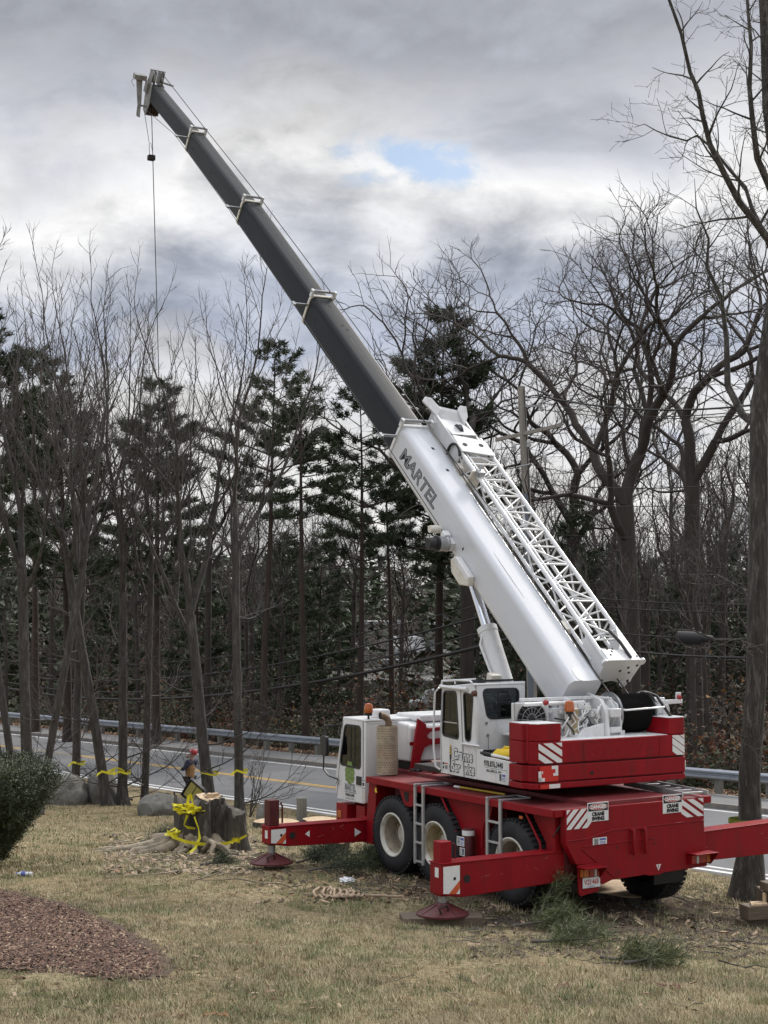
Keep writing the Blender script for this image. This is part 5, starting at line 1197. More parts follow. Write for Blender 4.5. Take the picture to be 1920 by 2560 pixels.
SP_WOOD = dict(levels=4, dens=[0, 1.0, 1.5, 2.2, 2.6], ang=[0, 40, 42, 45, 45], len=[.20, 0, .40, .42, .45], wig=.11, trop=.06, tip=.009, H=19)
SP_WOOD['from'] = [.38, .38, .2, .2, .15]
def trunk_line(H, lean, wig, R_, n=12):
    pts = [np.array([0, 0, -.25])]; d = unit(np.array([lean[0], lean[1], 1.0])); 
    for k in range(n):
        d = unit(d + np.array([R_.gauss(0, wig), R_.gauss(0, wig), .02])); pts.append(pts[-1] + d * H / n)
    return pts
def flare(rad, pts, r0, amt):
    return [r * (1 + amt * math.exp(-max(p[2], 0) / (r0 * 1.6))) for r, p in zip(rad, pts)]
def bare_tree(name, seed, H, r0, sp, lean=(0, 0), forks=(), bark=None, twig=None, wig=.02, tipf=.12, flr=.6, trunk_pts=None, nside=12):
    """-> (trunk mesh, limb mesh, twig mesh). forks: (height fraction, angle, azimuth, length fraction, radius fraction)"""
    R_ = random.Random(seed); sp = dict(sp); sp['H'] = H
    TK, TL, TT = Tubes(), Tubes(), Tubes()
    pts = trunk_pts if trunk_pts is not None else trunk_line(H, lean, wig, R_)
    extra = []
    p0, p1 = pts[0], pts[1]
    pts = [p0, p0 + (p1 - p0) * .25, p0 + (p1 - p0) * .5] + list(pts[1:])
    m = len(pts); lens = np.cumsum([0] + [np.linalg.norm(pts[i + 1] - pts[i]) for i in range(m - 1)]); f = lens / lens[-1]
    rad = flare([r0 * (1 - (1 - tipf) * x ** .9) for x in f], pts, r0, flr); rad[-1] = min(rad[-1], .02)
    TK.add(pts, rad, nside)
    branch_out(TL, TT, pts, rad, 1, sp, R_)
    for (fh, ang, az, fl, fr_) in forks:
        x = np.searchsorted(f, fh) - 1; x = max(0, min(x, m - 2)); p = pts[x] + (pts[x + 1] - pts[x]) * ((fh - f[x]) / (f[x + 1] - f[x] + 1e-9))
        d = side_dir(pts[x + 1] - pts[x], R(ang), R(az))
        d = unit(np.array([math.sin(R(ang)) * math.cos(R(az)), math.sin(R(ang)) * math.sin(R(az)), math.cos(R(ang))]))
        rr_ = rad[x] * fr_
        lp, _ = grow_line(p, d, H * fl, 9, sp['wig'] * .8, sp['trop'] * .9, R_); lr = [rr_ * (1 - .9 * (k / 9) ** .85) for k in range(10)]
        TK.add(lp, lr, 8)
        s2 = dict(sp); s2['H'] = H * fl * 1.25; s2['from'] = [.18] * 5
        branch_out(TL, TT, lp, lr, 1, s2, R_)
    join_tubes(TK, TL)
    return TK.mesh(name + '_trunk', bark or BARK), TT.mesh(name + '_twigs', twig or TWIG, False)
def fork_tree(name, seed, H, r0, clear, a_main, a_side, wig, trop, rmin, ca, lean=(0, 0), bark=None, twig=None, side=.62, shoots=1.0, flr=.5, stems=1, low=0, lead=(.78, .86), split=.03):
    """a bare deciduous tree grown by forking: every limb ends in a leader and a side limb whose areas add up to its own; scaled to height H at the end"""
    R_ = random.Random(seed); TK, TT = Tubes(), Tubes()
    zmax = [0.0]
    def limb(p, d, r, depth):
        L = ca * r ** .47 * R_.uniform(.7, 1.3); ns = 5 if r > .03 else 4 if r > .015 else 3
        pts, dd = grow_line(p, d, L, ns, wig * (1.0 if r > .02 else 1.25), trop, R_)
        r1 = r * .90
        (TK if r > split else TT).add(pts, [r + (r1 - r) * k / ns for k in range(ns + 1)], 9 if r > .12 else 7 if r > .05 else 5 if r > split else 4 if r > .014 else 3)
        zmax[0] = max(zmax[0], pts[-1][2])
        if r1 * .8 < rmin or depth > 24:
            for _ in range(2):
                q, _d = grow_line(pts[R_.randint(1, ns)], side_dir(dd, R(R_.uniform(10, 45)), R_.uniform(0, 6.28)), L * R_.uniform(.5, .9), 2, wig, trop, R_); TT.add(q, [rmin * .8, rmin * .6, rmin * .4], 3)
            return
        az = R_.uniform(0, 6.28); t = R_.uniform(.8, 1.2)
        limb(pts[-1], side_dir(dd, R(a_main * t), az), r1 * R_.uniform(*lead), depth + (1 if lead[0] < .8 else .6))
        limb(pts[-1], side_dir(dd, R(a_side * R_.uniform(.75, 1.25)), az + math.pi + R_.uniform(-.5, .5)), r1 * side * R_.uniform(.85, 1.12), depth + 1)
        if R_.random() < shoots * (.9 if r < .06 else .5):
            k = R_.randint(1, ns - 1); limb(pts[k], side_dir(pts[k + 1] - pts[k], R(a_side * R_.uniform(.9, 1.4)), R_.uniform(0, 6.28)), max(rmin * 1.3, r1 * R_.uniform(.22, .40)), depth + 3)
    for s_ in range(stems):
        hl = clear * H; ln = (lean[0], lean[1])
        pts = trunk_line(hl, ln, .012, R_, 8); m = len(pts); rt_ = r0 * .74
        p0, p1 = pts[0], pts[1]; pts = [p0, p0 + (p1 - p0) * .3, p0 + (p1 - p0) * .6] + list(pts[1:]); m = len(pts)
        rad = flare([r0 + (rt_ - r0) * k / (m - 1) for k in range(m)], pts, r0, flr); TK.add(pts, rad, 12)
        d = unit(pts[-1] - pts[-2]); az = R_.uniform(0, 6.28)
        limb(pts[-1], side_dir(d, R(a_main * .6), az), rt_ * .80, 0); limb(pts[-1], side_dir(d, R(a_side * .9), az + 2.6), rt_ * .66, 0); limb(pts[-2], side_dir(d, R(a_side * 1.0), az + 4.4), rt_ * .52, 1)
        for q in range(low):   # thin low branches, level or drooping
            f = R_.uniform(.22, .95); k = min(int(f * (m - 1)), m - 2); a_ = R_.uniform(0, 6.28)
            save = (wig, trop)
            limb(pts[k], unit(np.array([math.cos(a_), math.sin(a_), R_.uniform(-.15, .55)])), R_.uniform(.014, .024), 18)
    sc = H / zmax[0]
    # keep the trunk foot where it is and stretch the crown to the wanted height
    for T_ in (TK, TT):
        for k, v in enumerate(T_.V):
            zz = v[:, 2]; v[:, 2] = np.where(zz > 0, zz * sc, zz)
            q = 1 + (sc - 1) * np.clip(zz / (clear * H + .1), 0, 1) * .6; v[:, 0] *= q; v[:, 1] *= q
    return TK.mesh(name + '_trunk', bark or BARK), TT.mesh(name + '_twigs', twig or TWIG, False)
MAPLE = dict(a_main=7, a_side=33, wig=.05, trop=.05, rmin=.0052, ca=4.1, shoots=1.2, low=9, lead=(.85, .92), side=.54)
OAKP = dict(a_main=19, a_side=43, wig=.15, trop=.035, rmin=.0078, ca=4.4, shoots=.95, side=.68)
WOODP = dict(a_main=14, a_side=38, wig=.10, trop=.05, rmin=.0085, ca=4.3, shoots=1.0, low=6)
def place_tree(kind, meshes, loc, rz, scale, label, cat='tree', group=None, parts=('trunk', 'twig_crown')):
    t = empty(kind, loc, rz, label, cat, group); t.scale = (scale, scale, scale)
    for nm, me in zip(parts, meshes):
        link(bpy.data.objects.new(nm, me), t)
    return t
def needle_tufts(P, D, n_per, L, W, R_np):
    """sprays of flat needles at points P, leaning along D -> triangles"""
    P = np.repeat(np.asarray(P), n_per, 0); D = np.repeat(np.asarray(D), n_per, 0); n = len(P)
    d = D * .9 + R_np.normal(0, .55, (n, 3)); d /= np.linalg.norm(d, axis=1)[:, None]
    s = np.cross(d, R_np.normal(0, 1, (n, 3))); s /= np.linalg.norm(s, axis=1)[:, None] + 1e-9
    l = L * (.6 + .7 * R_np.random(n))[:, None]; w = W * (.6 + .8 * R_np.random(n))[:, None]
    o = P + R_np.normal(0, .07, (n, 3))
    V = np.stack([o - s * w, o + s * w, o + d * l], 1).reshape(-1, 3)
    return V, np.arange(3 * n).reshape(-1, 3)
def pine_tree(name, seed, H, r0, bare, spread, lean=(0, 0), dens=1.0, top_narrow=1.0):
    """white pine: bare lower trunk, uneven whorls of level branches carrying plumes"""
    R_ = random.Random(seed); RN = np.random.default_rng(seed); TK, TL = Tubes(), Tubes(); P = []; D = []
    pts = trunk_line(H, lean, .012, R_, 14); m = len(pts); rad = [r0 * (1 - .93 * (k / (m - 1))) for k in range(m)]
    TK.add(pts, flare(rad, pts, r0, .35), 8)
    z = bare * H
    while z < H * .985:
        f = (z - bare * H) / (H * (1 - bare)); x = z / H * (m - 1); i = min(int(x), m - 2); p = pts[i] + (pts[i + 1] - pts[i]) * (x - i)
        prof = min(1, .55 + f * 2.2) * (1 - f) ** .62 * top_narrow + .05
        a0 = R_.uniform(0, 6.28)
        for q in range(R_.choice([3, 4, 4, 5])):
            if R_.random() < .27: continue
            az = a0 + q * 1.35 + R_.uniform(-.35, .35); L = spread * prof * R_.uniform(.5, 1.25)
            el = R_.uniform(-.12, .22) + f * .55
            d = np.array([math.cos(az) * math.cos(el), math.sin(az) * math.cos(el), math.sin(el)])
            bp, _ = grow_line(p, d, L, 5, .07, .035, R_); TL.add(bp, [max(.05 * L / 3, .012) * (1 - .8 * k / 5) for k in range(6)], 4)
            nb = max(3, int(L * 4.2))
            for b in range(nb):
                t = .32 + .68 * (b + R_.random()) / nb; y = t * 5; j = min(int(y), 4); c = bp[j] + (bp[j + 1] - bp[j]) * (y - j)
                sl = L * .34 * (1.15 - t) + .25; saz = az + R_.choice([-1, 1]) * R_.uniform(.5, 1.1)
                sd = np.array([math.cos(saz), math.sin(saz), R_.uniform(.0, .35)]); sp_, _ = grow_line(c, sd, sl, 3, .08, .05, R_)
                TL.add(sp_, [.012, .009, .007, .005], 3)
                for g in range(max(2, int(sl * 5.0 * dens))):
                    w = .25 + .75 * R_.random(); k = min(int(w * 3), 2); P.append(sp_[k] + (sp_[k + 1] - sp_[k]) * (w * 3 - k)); D.append(unit(sd + np.array([0, 0, .45])))
        z += R_.uniform(.42, .85) * (1.15 - .5 * f)
    # a few dead snags on the bare trunk
    for _ in range(int(bare * 16)):
        zz = R_.uniform(.25, bare + .05) * H; x = zz / H * (m - 1); i = min(int(x), m - 2); p = pts[i] + (pts[i + 1] - pts[i]) * (x - i); az = R_.uniform(0, 6.28)
        bp, _ = grow_line(p, (math.cos(az), math.sin(az), R_.uniform(-.2, .25)), R_.uniform(.5, 2.0), 4, .14, 0, R_); TL.add(bp, [.022, .016, .012, .009, .006], 3)
    V, F = needle_tufts(P, D, 15, .34, .030, RN)
    join_tubes(TK, TL)
    return TK.mesh(name + '_trunk', PINEB), raw_mesh(name + '_needles', V, F, NEEDLE)
PINE_PARTS = ('trunk', 'needle_crown')
def base_at(px, yy, rise=0.0):
    x = (px - 960) / FPX * yy; return Vector((x, yy, zgf(x, yy) + rise))

# --- the row of slim maples between the lawn and the road
GM = 'slim bare maples along the near side of the road'
def leanpx(px0, py0, px1, py1): return ((px1 - px0) / (py0 - py1), 0)
M1 = fork_tree('maple', 101, 17.0, .138, .42, lean=leanpx(604, 2020, 580, 1300), **MAPLE)
place_tree('maple_tree', M1, base_at(604, 43.0), 0, 1.0, 'tallest straight bare maple, just left of the crane, yellow tape round its trunk', group=GM)
M2 = fork_tree('maple', 102, 17.0, .145, .34, lean=leanpx(312, 2008, 303, 1500), flr=.9, **MAPLE)
place_tree('maple_tree', M2, base_at(312, 45.5), 0, 1.0, 'upright bare maple with flared roots beside the leaning one and its tilted boulder', group=GM)
M3 = fork_tree('maple', 103, 17.2, .15, .36, lean=leanpx(277, 2005, 205, 1650), **MAPLE)
place_tree('maple_tree', M3, base_at(279, 45.0), 0, 1.0, 'bare maple leaning strongly towards the shrub, in front of the tilted boulder', group=GM)
M4 = fork_tree('maple', 104, 17.2, .135, .38, lean=leanpx(195, 1984, 192, 1500), **MAPLE)
place_tree('maple_tree', M4, base_at(195, 46.5), 0, 1.0, 'straight bare maple standing behind the rounded grey boulder', group=GM)
M5 = fork_tree('maple', 105, 16, .118, .40, lean=leanpx(366, 1995, 374, 1600), **MAPLE)
place_tree('maple_tree', M5, base_at(366, 46.0), 0, 1.0, 'thinnest bare maple, between the flared one and the person in the red helmet', group=GM)
M6 = fork_tree('maple', 106, 15.8, .175, .34, lean=leanpx(534, 1990, 505, 1800), **MAPLE)
place_tree('maple_tree', M6, base_at(536, 43.5), 0, 1.0, 'thick bare maple leaning over right behind the big stump', group=GM)
mt = empty('maple_tree', base_at(80, 41.5), 0, 'clump of bare maple stems rising behind the evergreen shrub', 'tree', GM)
for k, (sd, ln, H_, r_, ox) in enumerate(((111, (-.20, .05), 14.6, .11, -.22), (112, (-.03, 0), 16.4, .165, 0), (113, (.17, .03), 15.4, .11, .22), (115, (-.30, -.1), 12.6, .10, -.3))):
    for nm, me in zip(('stem', 'twig_crown'), fork_tree('maple_stem', sd, H_, r_, .40, lean=ln, **dict(MAPLE, rmin=.0068, low=3))):
        o = link(bpy.data.objects.new(nm, me), mt); o.location = (ox, .1 * (k % 2), 0)
SPX = dict(SP_MAPLE); SPX['levels'] = 2; SPX['dens'] = [0, 3, 3]; SPX['len'] = [.45, 0, .5]; SPX['from'] = [.15, .15, .15]
sap = bare_tree('sapling', 120, 1.9, .022, SPX, (.25, 0), [(.1, 30, 10, .9, .8), (.1, 24, -40, .8, .8)], wig=.05)
place_tree('sapling', sap, base_at(622, 42.4), 0, 1.0, 'small many stemmed sapling beside the tall maple by the road', 'sapling')

# --- the big ash at the right edge: trunk and main limbs follow the photograph at its distance
YT = 24.5
def pl(pts, yo=0.0): return [np.array(at(px, py, YT + yo + d)) for px, py, d in pts]
TK, TL, TT = Tubes(), Tubes(), Tubes(); R_ = random.Random(77)
sp = dict(SP_OAK); sp.update(H=9, wig=.12, trop=.03, dens=[0, 2.5, 2.4, 2.8, 3.0], tip=.0040, levels=4, len=[.20, 0, .42, .45, .45]); sp['from'] = [.2, .15, .2, .2, .2]; sp['ang'] = [0, 50, 46, 44, 44]
limbs = [([(1866, 2262, 0), (1868, 2225, 0), (1872, 2120, 0), (1877, 1950, 0), (1886, 1700, 0), (1888, 1400, 0), (1890, 1180, .05), (1897, 1040, .1), (1912, 900, .2), (1938, 740, .3), (1952, 600, .4), (1938, 420, .4), (1924, 260, .4), (1915, 80, .5), (1905, -120, .6), (1900, -420, .8)], .195, .10),
         ([(1946, 660, .3), (1920, 601, .0), (1883, 547, -.1), (1848, 503, -.2), (1804, 430, -.3), (1775, 364, -.4), (1756, 291, -.4), (1744, 234, -.5), (1728, 177, -.5), (1699, 92, -.6), (1674, 0, -.7), (1640, -140, -.8)], .072, .02),
         ([(1914, 590, .0), (1880, 520, .3), (1858, 468, .4), (1830, 420, .5), (1782, 367, .6), (1744, 338, .7), (1712, 352, .7), (1672, 346, .8), (1640, 322, .8), (1610, 314, .8), (1584, 322, .8)], .040, .004),
         ([(1930, 480, .4), (1892, 395, .2), (1882, 300, .1), (1876, 221, .0), (1882, 120, .0), (1872, 30, .1), (1860, -120, .1)], .06, .02),
         ([(1890, 1060, .1), (1852, 1040, .4), (1822, 960, .6), (1815, 840, .7), (1802, 750, .8), (1772, 670, .8), (1768, 600, .9), (1742, 520, 1.0), (1738, 455, 1.0)], .080, .005),
         ([(1888, 1630, .0), (1850, 1600, -.4), (1790, 1596, -.7), (1735, 1575, -1.0), (1680, 1580, -1.2)], .03, .006), ([(1880, 1850, 0), (1845, 1830, -.3), (1815, 1812, -.4)], .022, .008), ([(1886, 1530, 0), (1860, 1480, .3), (1800, 1440, .5), (1700, 1450, .8)], .022, .006)]
for li, (pp, ra, rb) in enumerate(limbs):
    P_ = pl(pp); P_ = [P_[0]] + [q + np.array([R_.gauss(0, .02), R_.gauss(0, .02), R_.gauss(0, .03)]) for q in P_[1:]]; m = len(P_); rad = [ra + (rb - ra) * (k / (m - 1)) ** .8 for k in range(m)]
    if li == 0:
        for k, (_, py, _) in enumerate(pp): rad[k] *= 1 + .75 * math.exp(-max(2240 - py, 0) / 55.0)
    TK.add(P_, rad, 14 if li == 0 else 8)
    s2 = dict(sp); s2['from'] = [.2, .55 if li == 0 else .12, .2, .2, .2]; s2['H'] = [7, 7, 5, 6, 7, 3, 2, 3][li]
    branch_out(TL, TT, P_, rad, 1, s2, R_)
o0 = np.array(at(1866, 2240, YT)); o0[2] = zgf(o0[0], o0[1])
for T_ in (TK, TL, TT): T_.V = [v - o0 for v in T_.V]
join_tubes(TK, TL)
place_tree('ash_tree', (TK.mesh('ash_trunk', BARKN), TT.mesh('ash_twigs', TWIGG, False)), o0, 0, 1.0, 'large rough barked tree close behind the outrigger, limbs reaching over the frame', 'tree')

# --- woods beyond the road
OAK1 = fork_tree('oak', 201, 21.5, .37, .44, bark=BARKD, **OAKP)
OAK2 = fork_tree('oak', 204, 19.5, .28, .42, bark=BARKD, **OAKP)
WOODS = [fork_tree('woodland_tree', 210 + k, (17, 18.5, 20, 17, 18.5)[k], .15 + .03 * (k % 3), (.45, .38, .5, .42, .48)[k], lean=((-.05, .04, .0, .08, -.02)[k], .02), bark=BARKD, twig=TWIGG if k % 2 else TWIG, **WOODP) for k in range(5)]
PINES = [pine_tree('white_pine', 301, 21.5, .24, .56, 3.8), pine_tree('white_pine', 302, 18.5, .20, .54, 3.3, (-.04, 0)), pine_tree('white_pine', 303, 19.5, .22, .62, 3.2, (-.06, 0)), pine_tree('white_pine', 304, 20.5, .26, .42, 4.0, dens=1.35), pine_tree('white_pine', 305, 13.0, .15, .12, 2.5, dens=1.2)]
def spot(kind, meshes, px, yy, top_px, Hn, label, group, rz=None, parts=('trunk', 'twig_crown'), cat='tree'):
    b = base_at(px, yy); tz = at(px, top_px, yy).z
    return place_tree(kind, meshes, b, rng.uniform(0, 6.28) if rz is None else rz, (tz - b.z) / Hn, label, cat, group, parts)
GO = 'bare oaks beyond the guardrail'
spot('oak_tree', OAK1, 1572, 60, 452, 21.5, 'broad bare oak with wide spreading crooked limbs, right of the utility pole', GO, 0)
spot('oak_tree', OAK2, 1165, 72, 590, 19.5, 'bare oak whose crown shows above the dark boom and behind the bushy pine', GO, 2.2)
spot('oak_tree', OAK2, 1735, 64, 430, 19.5, 'bare oak with an upright crown between the spreading oak and the big near tree', GO, 0.3)
spot('oak_tree', OAK2, 1430, 78, 700, 19.5, 'slender bare oak rising right behind the utility pole', GO, 4.0)
GP = 'white pines beyond the guardrail'
for i, (px, yy, top, k, lab) in enumerate(((662, 68, 828, 0, 'tall white pine with a ragged crown, tallest of those left of the boom'), (765, 66, 925, 2, 'white pine leaning towards the left with a tufted top, between two straighter pines'),
        (900, 70, 945, 1, 'white pine partly crossed by the dark boom near the name on its base'), (1098, 76, 775, 3, 'dense dark pine standing behind the top of the white boom section'),
        (395, 70, 950, 3, 'broad dark pine behind the bare maples'), (175, 74, 930, 3, 'dark pine behind the clump of maple stems'), (95, 80, 850, 1, 'narrow pine near the edge behind the maple clump'),
        (980, 85, 1085, 2, 'thin pine whose trunk shows between boom and neighbouring pine'), (-15, 66, 760, 3, 'pine at the very edge of the view, cut by the frame'))):
    spot('white_pine', PINES[k], px, yy, top, (21.5, 18.5, 19.5, 20.5, 13)[k] * 1.0, lab, GP, None, PINE_PARTS, 'pine')
GW = 'bare trees standing in the wood beyond the road'
wr_ = random.Random(5); cnt = 0; placed = []
def wood_tree(x, y, sc, k, lab, grp): place_tree('woodland_tree', WOODS[k], (x, y, zgf(x, y)), wr_.uniform(0, 6.28), sc, lab, 'tree', grp)
while cnt < 84:
    y = wr_.uniform(48, 125); x = wr_.uniform(-.30, .30) * y; rho = x * RR[0] + y * RR[1]
    if rho < 38.5: continue
    px = 960 + x / y * FPX
    if any((x - a) ** 2 + (y - b) ** 2 < 2.4 ** 2 for a, b in placed): continue
    if px < 560 and wr_.random() < .35: continue
    if 560 < px < 1330 and y < 100 and wr_.random() < .62: continue
    if 880 < px < 1150 and wr_.random() < .5: continue
    k = wr_.randrange(5); topz = at(px, wr_.uniform(960, 1400) if px > 1250 or px < 560 else wr_.uniform(1130, 1330), y).z
    H_ = (17, 18.5, 20, 17, 18.5)[k]; sc = min(max((topz - zgf(x, y)) / H_, .35), 1.25)
    placed.append((x, y)); cnt += 1
    zone = 'behind the row of maples' if px < 640 else 'between the maples and the crane boom' if px < 1180 else 'between the lattice and the spreading oak' if px < 1600 else 'behind the big rough barked tree'
    size = 'tall' if sc > .95 else 'middling' if sc > .7 else 'low'
    wood_tree(x, y, sc, k, f'{size} slender bare tree in the {"far" if y > 85 else "near"} wood {zone}', GW)
GY = 'young pines in the wood beyond the road'
cnt = 0
while cnt < 20:
    y = wr_.uniform(52, 130); x = wr_.uniform(-.28, .28) * y; rho = x * RR[0] + y * RR[1]
    if rho < 40: continue
    px = 960 + x / y * FPX
    if 860 < px < 1200 and y > 60: continue
    topz = at(px, wr_.uniform(1150, 1480), y).z; sc = min(max((topz - zgf(x, y)) / 13, .25), 1.0); cnt += 1
    place_tree('young_pine', PINES[4], (x, y, zgf(x, y)), wr_.uniform(0, 6.28), sc, ('tall' if sc > .6 else 'small') + ' young pine in the wood ' + ('behind the row of maples' if px < 640 else 'between maples and crane' if px < 1000 else 'behind the lattice and oak' if px < 1640 else 'behind the big rough barked tree'), 'pine', GY, PINE_PARTS)

# --- undergrowth behind the guardrail and the far woods: masses nobody could count
def brush(name, n, rho0, rho1, hmin, hmax, mats, share, leaf, nl, seed, y1=100):
    RN = np.random.default_rng(seed); V = []; F = []; MI = []; o = 0
    y = RN.uniform(36, y1, n * 4); x = RN.uniform(-.29, .29, n * 4) * y; rho = x * RR[0] + y * RR[1]
    k = (rho > rho0) & (rho < rho1); x, y = x[k][:n], y[k][:n]; z = zg(x, y); n = len(x)
    h = hmin + (hmax - hmin) * RN.random(n) ** 1.6; g = RN.choice(len(mats), n, p=share)
    # leaves / needles as loose triangles within each bush
    c = np.repeat(np.stack([x, y, z], 1), nl, 0); hh = np.repeat(h, nl)[:, None]; m = len(c)
    q = RN.normal(0, 1, (m, 3)); q /= np.linalg.norm(q, axis=1)[:, None]; q *= RN.random((m, 1)) ** .4
    P = c + np.concatenate([q[:, :2] * hh * .55, (q[:, 2:3] * .5 + .5) * hh], 1)
    d = RN.normal(0, 1, (m, 3)); d /= np.linalg.norm(d, axis=1)[:, None]; s = np.cross(d, RN.normal(0, 1, (m, 3))); s /= np.linalg.norm(s, axis=1)[:, None] + 1e-9
    l = leaf * (.6 + .8 * RN.random((m, 1)))
    V = np.stack([P - s * l * .4, P + s * l * .4, P + d * l], 1).reshape(-1, 3)
    return tag(link(bpy.data.objects.new(name, raw_mesh(name, V, np.arange(3 * m).reshape(-1, 3), mats, np.repeat(g, nl)))), kind='stuff')
LEAFR = mat('russet_oak_leaves', (.105, .040, .020), .85, var=.5, vscale=.9); LEAFO = mat('ochre_leaves', (.17, .085, .028), .85, var=.4, vscale=.9)
SHRUBG = mat('dull_green_shrub', (.055, .064, .034), .85, var=.5, vscale=.5); SHRUBB = mat('brown_brush', (.075, .060, .048), .9, var=.4, vscale=.5)
brush('undergrowth', 520, 36.6, 60, .5, 2.6, [SHRUBG, SHRUBB, LEAFR], [.52, .36, .12], .14, 130, 41)
brush('oak_saplings', 150, 40, 75, 1.5, 6.5, [LEAFR, LEAFO, SHRUBB], [.62, .18, .20], .17, 70, 42)
brush('brush_thicket', 420, 40, 95, 1.5, 7, [SHRUBB, SHRUBG], [.72, .28], .15, 80, 43, 140)
# dead grass and leaves along the foot of the guardrail
n = 16000; sgm = nrng.uniform(-15, 95, n); rr_ = nrng.uniform(35.2, 37.4, n); vx, vy = rr_ * RR[0] + sgm * RF[0], rr_ * RR[1] + sgm * RF[1]
scatter_chips('leaf_drift', np.stack([vx, vy, zg(vx, vy) + .02 + nrng.random(n) * .05], 1), .16, [LEAFR, CHIPC, mat('tan_leaf', (.22, .14, .08), .9, var=.3)], [.4, .2, .4])
# far woods
def far_woods(name, n, y0, y1, seed):
    RN = np.random.default_rng(seed); VV = []; MI = []
    y = y0 + (y1 - y0) * RN.random(n); x = RN.uniform(-.50, .52, n) * y
    px = 960 + x / y * FPX; keep = ~((px > 870) & (px < 1150) & (y < 215) & (RN.random(n) < .5)); x, y = x[keep], y[keep]; n = len(x)
    z0 = zg(x, y) - .5; rise = np.clip((y - 150) / 160, 0, 1) * 7; z0 = z0 + rise
    topz = (1500 - (1372 + RN.normal(0, 14, n))) / FPX * y; H = np.clip(topz - z0, 4, 22) * RN.uniform(.55, 1.02, n); con = RN.random(n) < .5
    k = 150; c = np.repeat(np.stack([x, y, z0], 1), k, 0); hh = np.repeat(H, k); t = RN.random(n * k) ** .8; az = RN.random(n * k) * math.tau; cn = np.repeat(con, k)
    rad = np.where(cn, hh * .19 * (1.05 - t) ** .8, hh * .20 * np.sin(np.clip(t, .02, 1) * 3.0) ** .6) * RN.random(n * k) ** .5
    P = c + np.stack([np.cos(az) * rad, np.sin(az) * rad, hh * (.06 + .94 * t)], 1)
    d = np.stack([np.cos(az), np.sin(az), np.where(cn, .1, .9)], 1) + RN.normal(0, .35, (n * k, 3)); d /= np.linalg.norm(d, axis=1)[:, None]
    s = np.cross(d, RN.normal(0, 1, (n * k, 3))); s /= np.linalg.norm(s, axis=1)[:, None] + 1e-9
    l = np.where(cn, 1.0, 1.5)[:, None] * (.6 + .8 * RN.random((n * k, 1))); w = np.where(cn, .30, .07)[:, None]
    V = np.stack([P - s * w, P + s * w, P + d * l], 1).reshape(-1, 3)
    return tag(link(bpy.data.objects.new(name, raw_mesh(name, V, np.arange(3 * n * k).reshape(-1, 3), [NEEDLE, SHRUBB], np.repeat(np.where(con, 0, 1), k)))), kind='stuff')
far_woods('distant_woods', 1350, 120, 300, 51)
# ------------------------------------------------------------------ guardrail, utility pole, wires
gr = empty('guardrail', rs(35.5, 30), 0, 'galvanised steel guardrail on wooden posts along the far side of the road', 'guardrail')
gi = Vector(rs(35.5, 30))
prof = [(0.0, .155), (-.03, .15), (-.085, .10), (-.085, .06), (-.02, .015), (-.02, -.015), (-.085, -.06), (-.085, -.10), (-.03, -.15), (0, -.155), (.006, -.155), (-.022, -.143), (-.076, -.10), (-.076, -.064), (-.012, -.015), (-.012, .015), (-.076, .064), (-.076, .10), (-.022, .143), (.006, .155)]
RAILM = mat('galvanised_rail', (.33, .36, .41), .38, .55, var=.15, vscale=2.5, dirt=(.15, .15, .15), damt=.4)
dirv = Vector((RF[0], RF[1], RSL)).normalized(); acr = Vector((RR[0], RR[1], 0))
mb = MB(); mb.loft([[acr * a + Vector((0, 0, b)) + dirv * s for a, b in prof] for s in (-1.96, 1.96)])
rme = mb.mesh('rail_beam', RAILM, 30)
pme = MB().box(-.09, .09, -.10, .10, -.75, .18).mesh('rail_post', POSTM)
bme = MB().box(-.12, -.0, -.08, .08, -.16, .16).mesh('block_out', POSTM)
for i in range(34):
    s = -14 + i * 3.81; q = Vector(rs(35.5, s)) - gi
    o = link(bpy.data.objects.new('rail_beam', rme), gr); o.location = q + Vector((0, 0, .66)) + acr * (.004 * (i % 2))
    for dd in (-.95, .95):
        o = link(bpy.data.objects.new('rail_post', pme), gr); o.location = q + dirv * dd + acr * .11 + Vector((0, 0, .62)); o.rotation_euler = (0, 0, RAZ)
pb_ = base_at(1331, 55.0)
pole = empty('utility_pole', pb_, 0, 'weathered wooden utility pole with a crossarm and cut-outs behind the lattice', 'utility pole')
ptop = at(1303, 966, 55.0) - pb_
mid_ = at(1322, 1350, 55) - pb_
pole_r = .165
POLEM = mat('weathered_pole', (.27, .25, .225), .85, var=.3, vscale=6, dirt=(.07, .065, .06), damt=.6, stretch=(4, 4, .3), bump=.5, bscale=20)
MB().path([(0, 0, -.5), mid_, ptop], [.185, .165, .135], 16).build('pole_shaft', POLEM, pole, None, 40)
def on_pole(f): return mid_ + (ptop - mid_) * f
ca = at(1318, 1082, 54.75) - pb_; e0 = at(1240, 1100, 55.9) - pb_; e1 = at(1402, 1063, 53.6) - pb_
dv = (e1 - e0) * .5; ax = dv.normalized()
MB().obox((e0 + e1) / 2, dv, ax.cross(Vector((0, 0, 1))) * .05, Vector((0, 0, .065))).build('crossarm', POLEM, pole, None, None, .01)
MB().obox(on_pole(.87) + Vector((.35, -.1, 0)), (.34, 0, .0), (0, .03, 0), (0, 0, .035)).build('bracket_arm', STEEL, pole, None, None, .004)
PORC = mat('grey_porcelain', (.42, .42, .43), .3, var=.1)
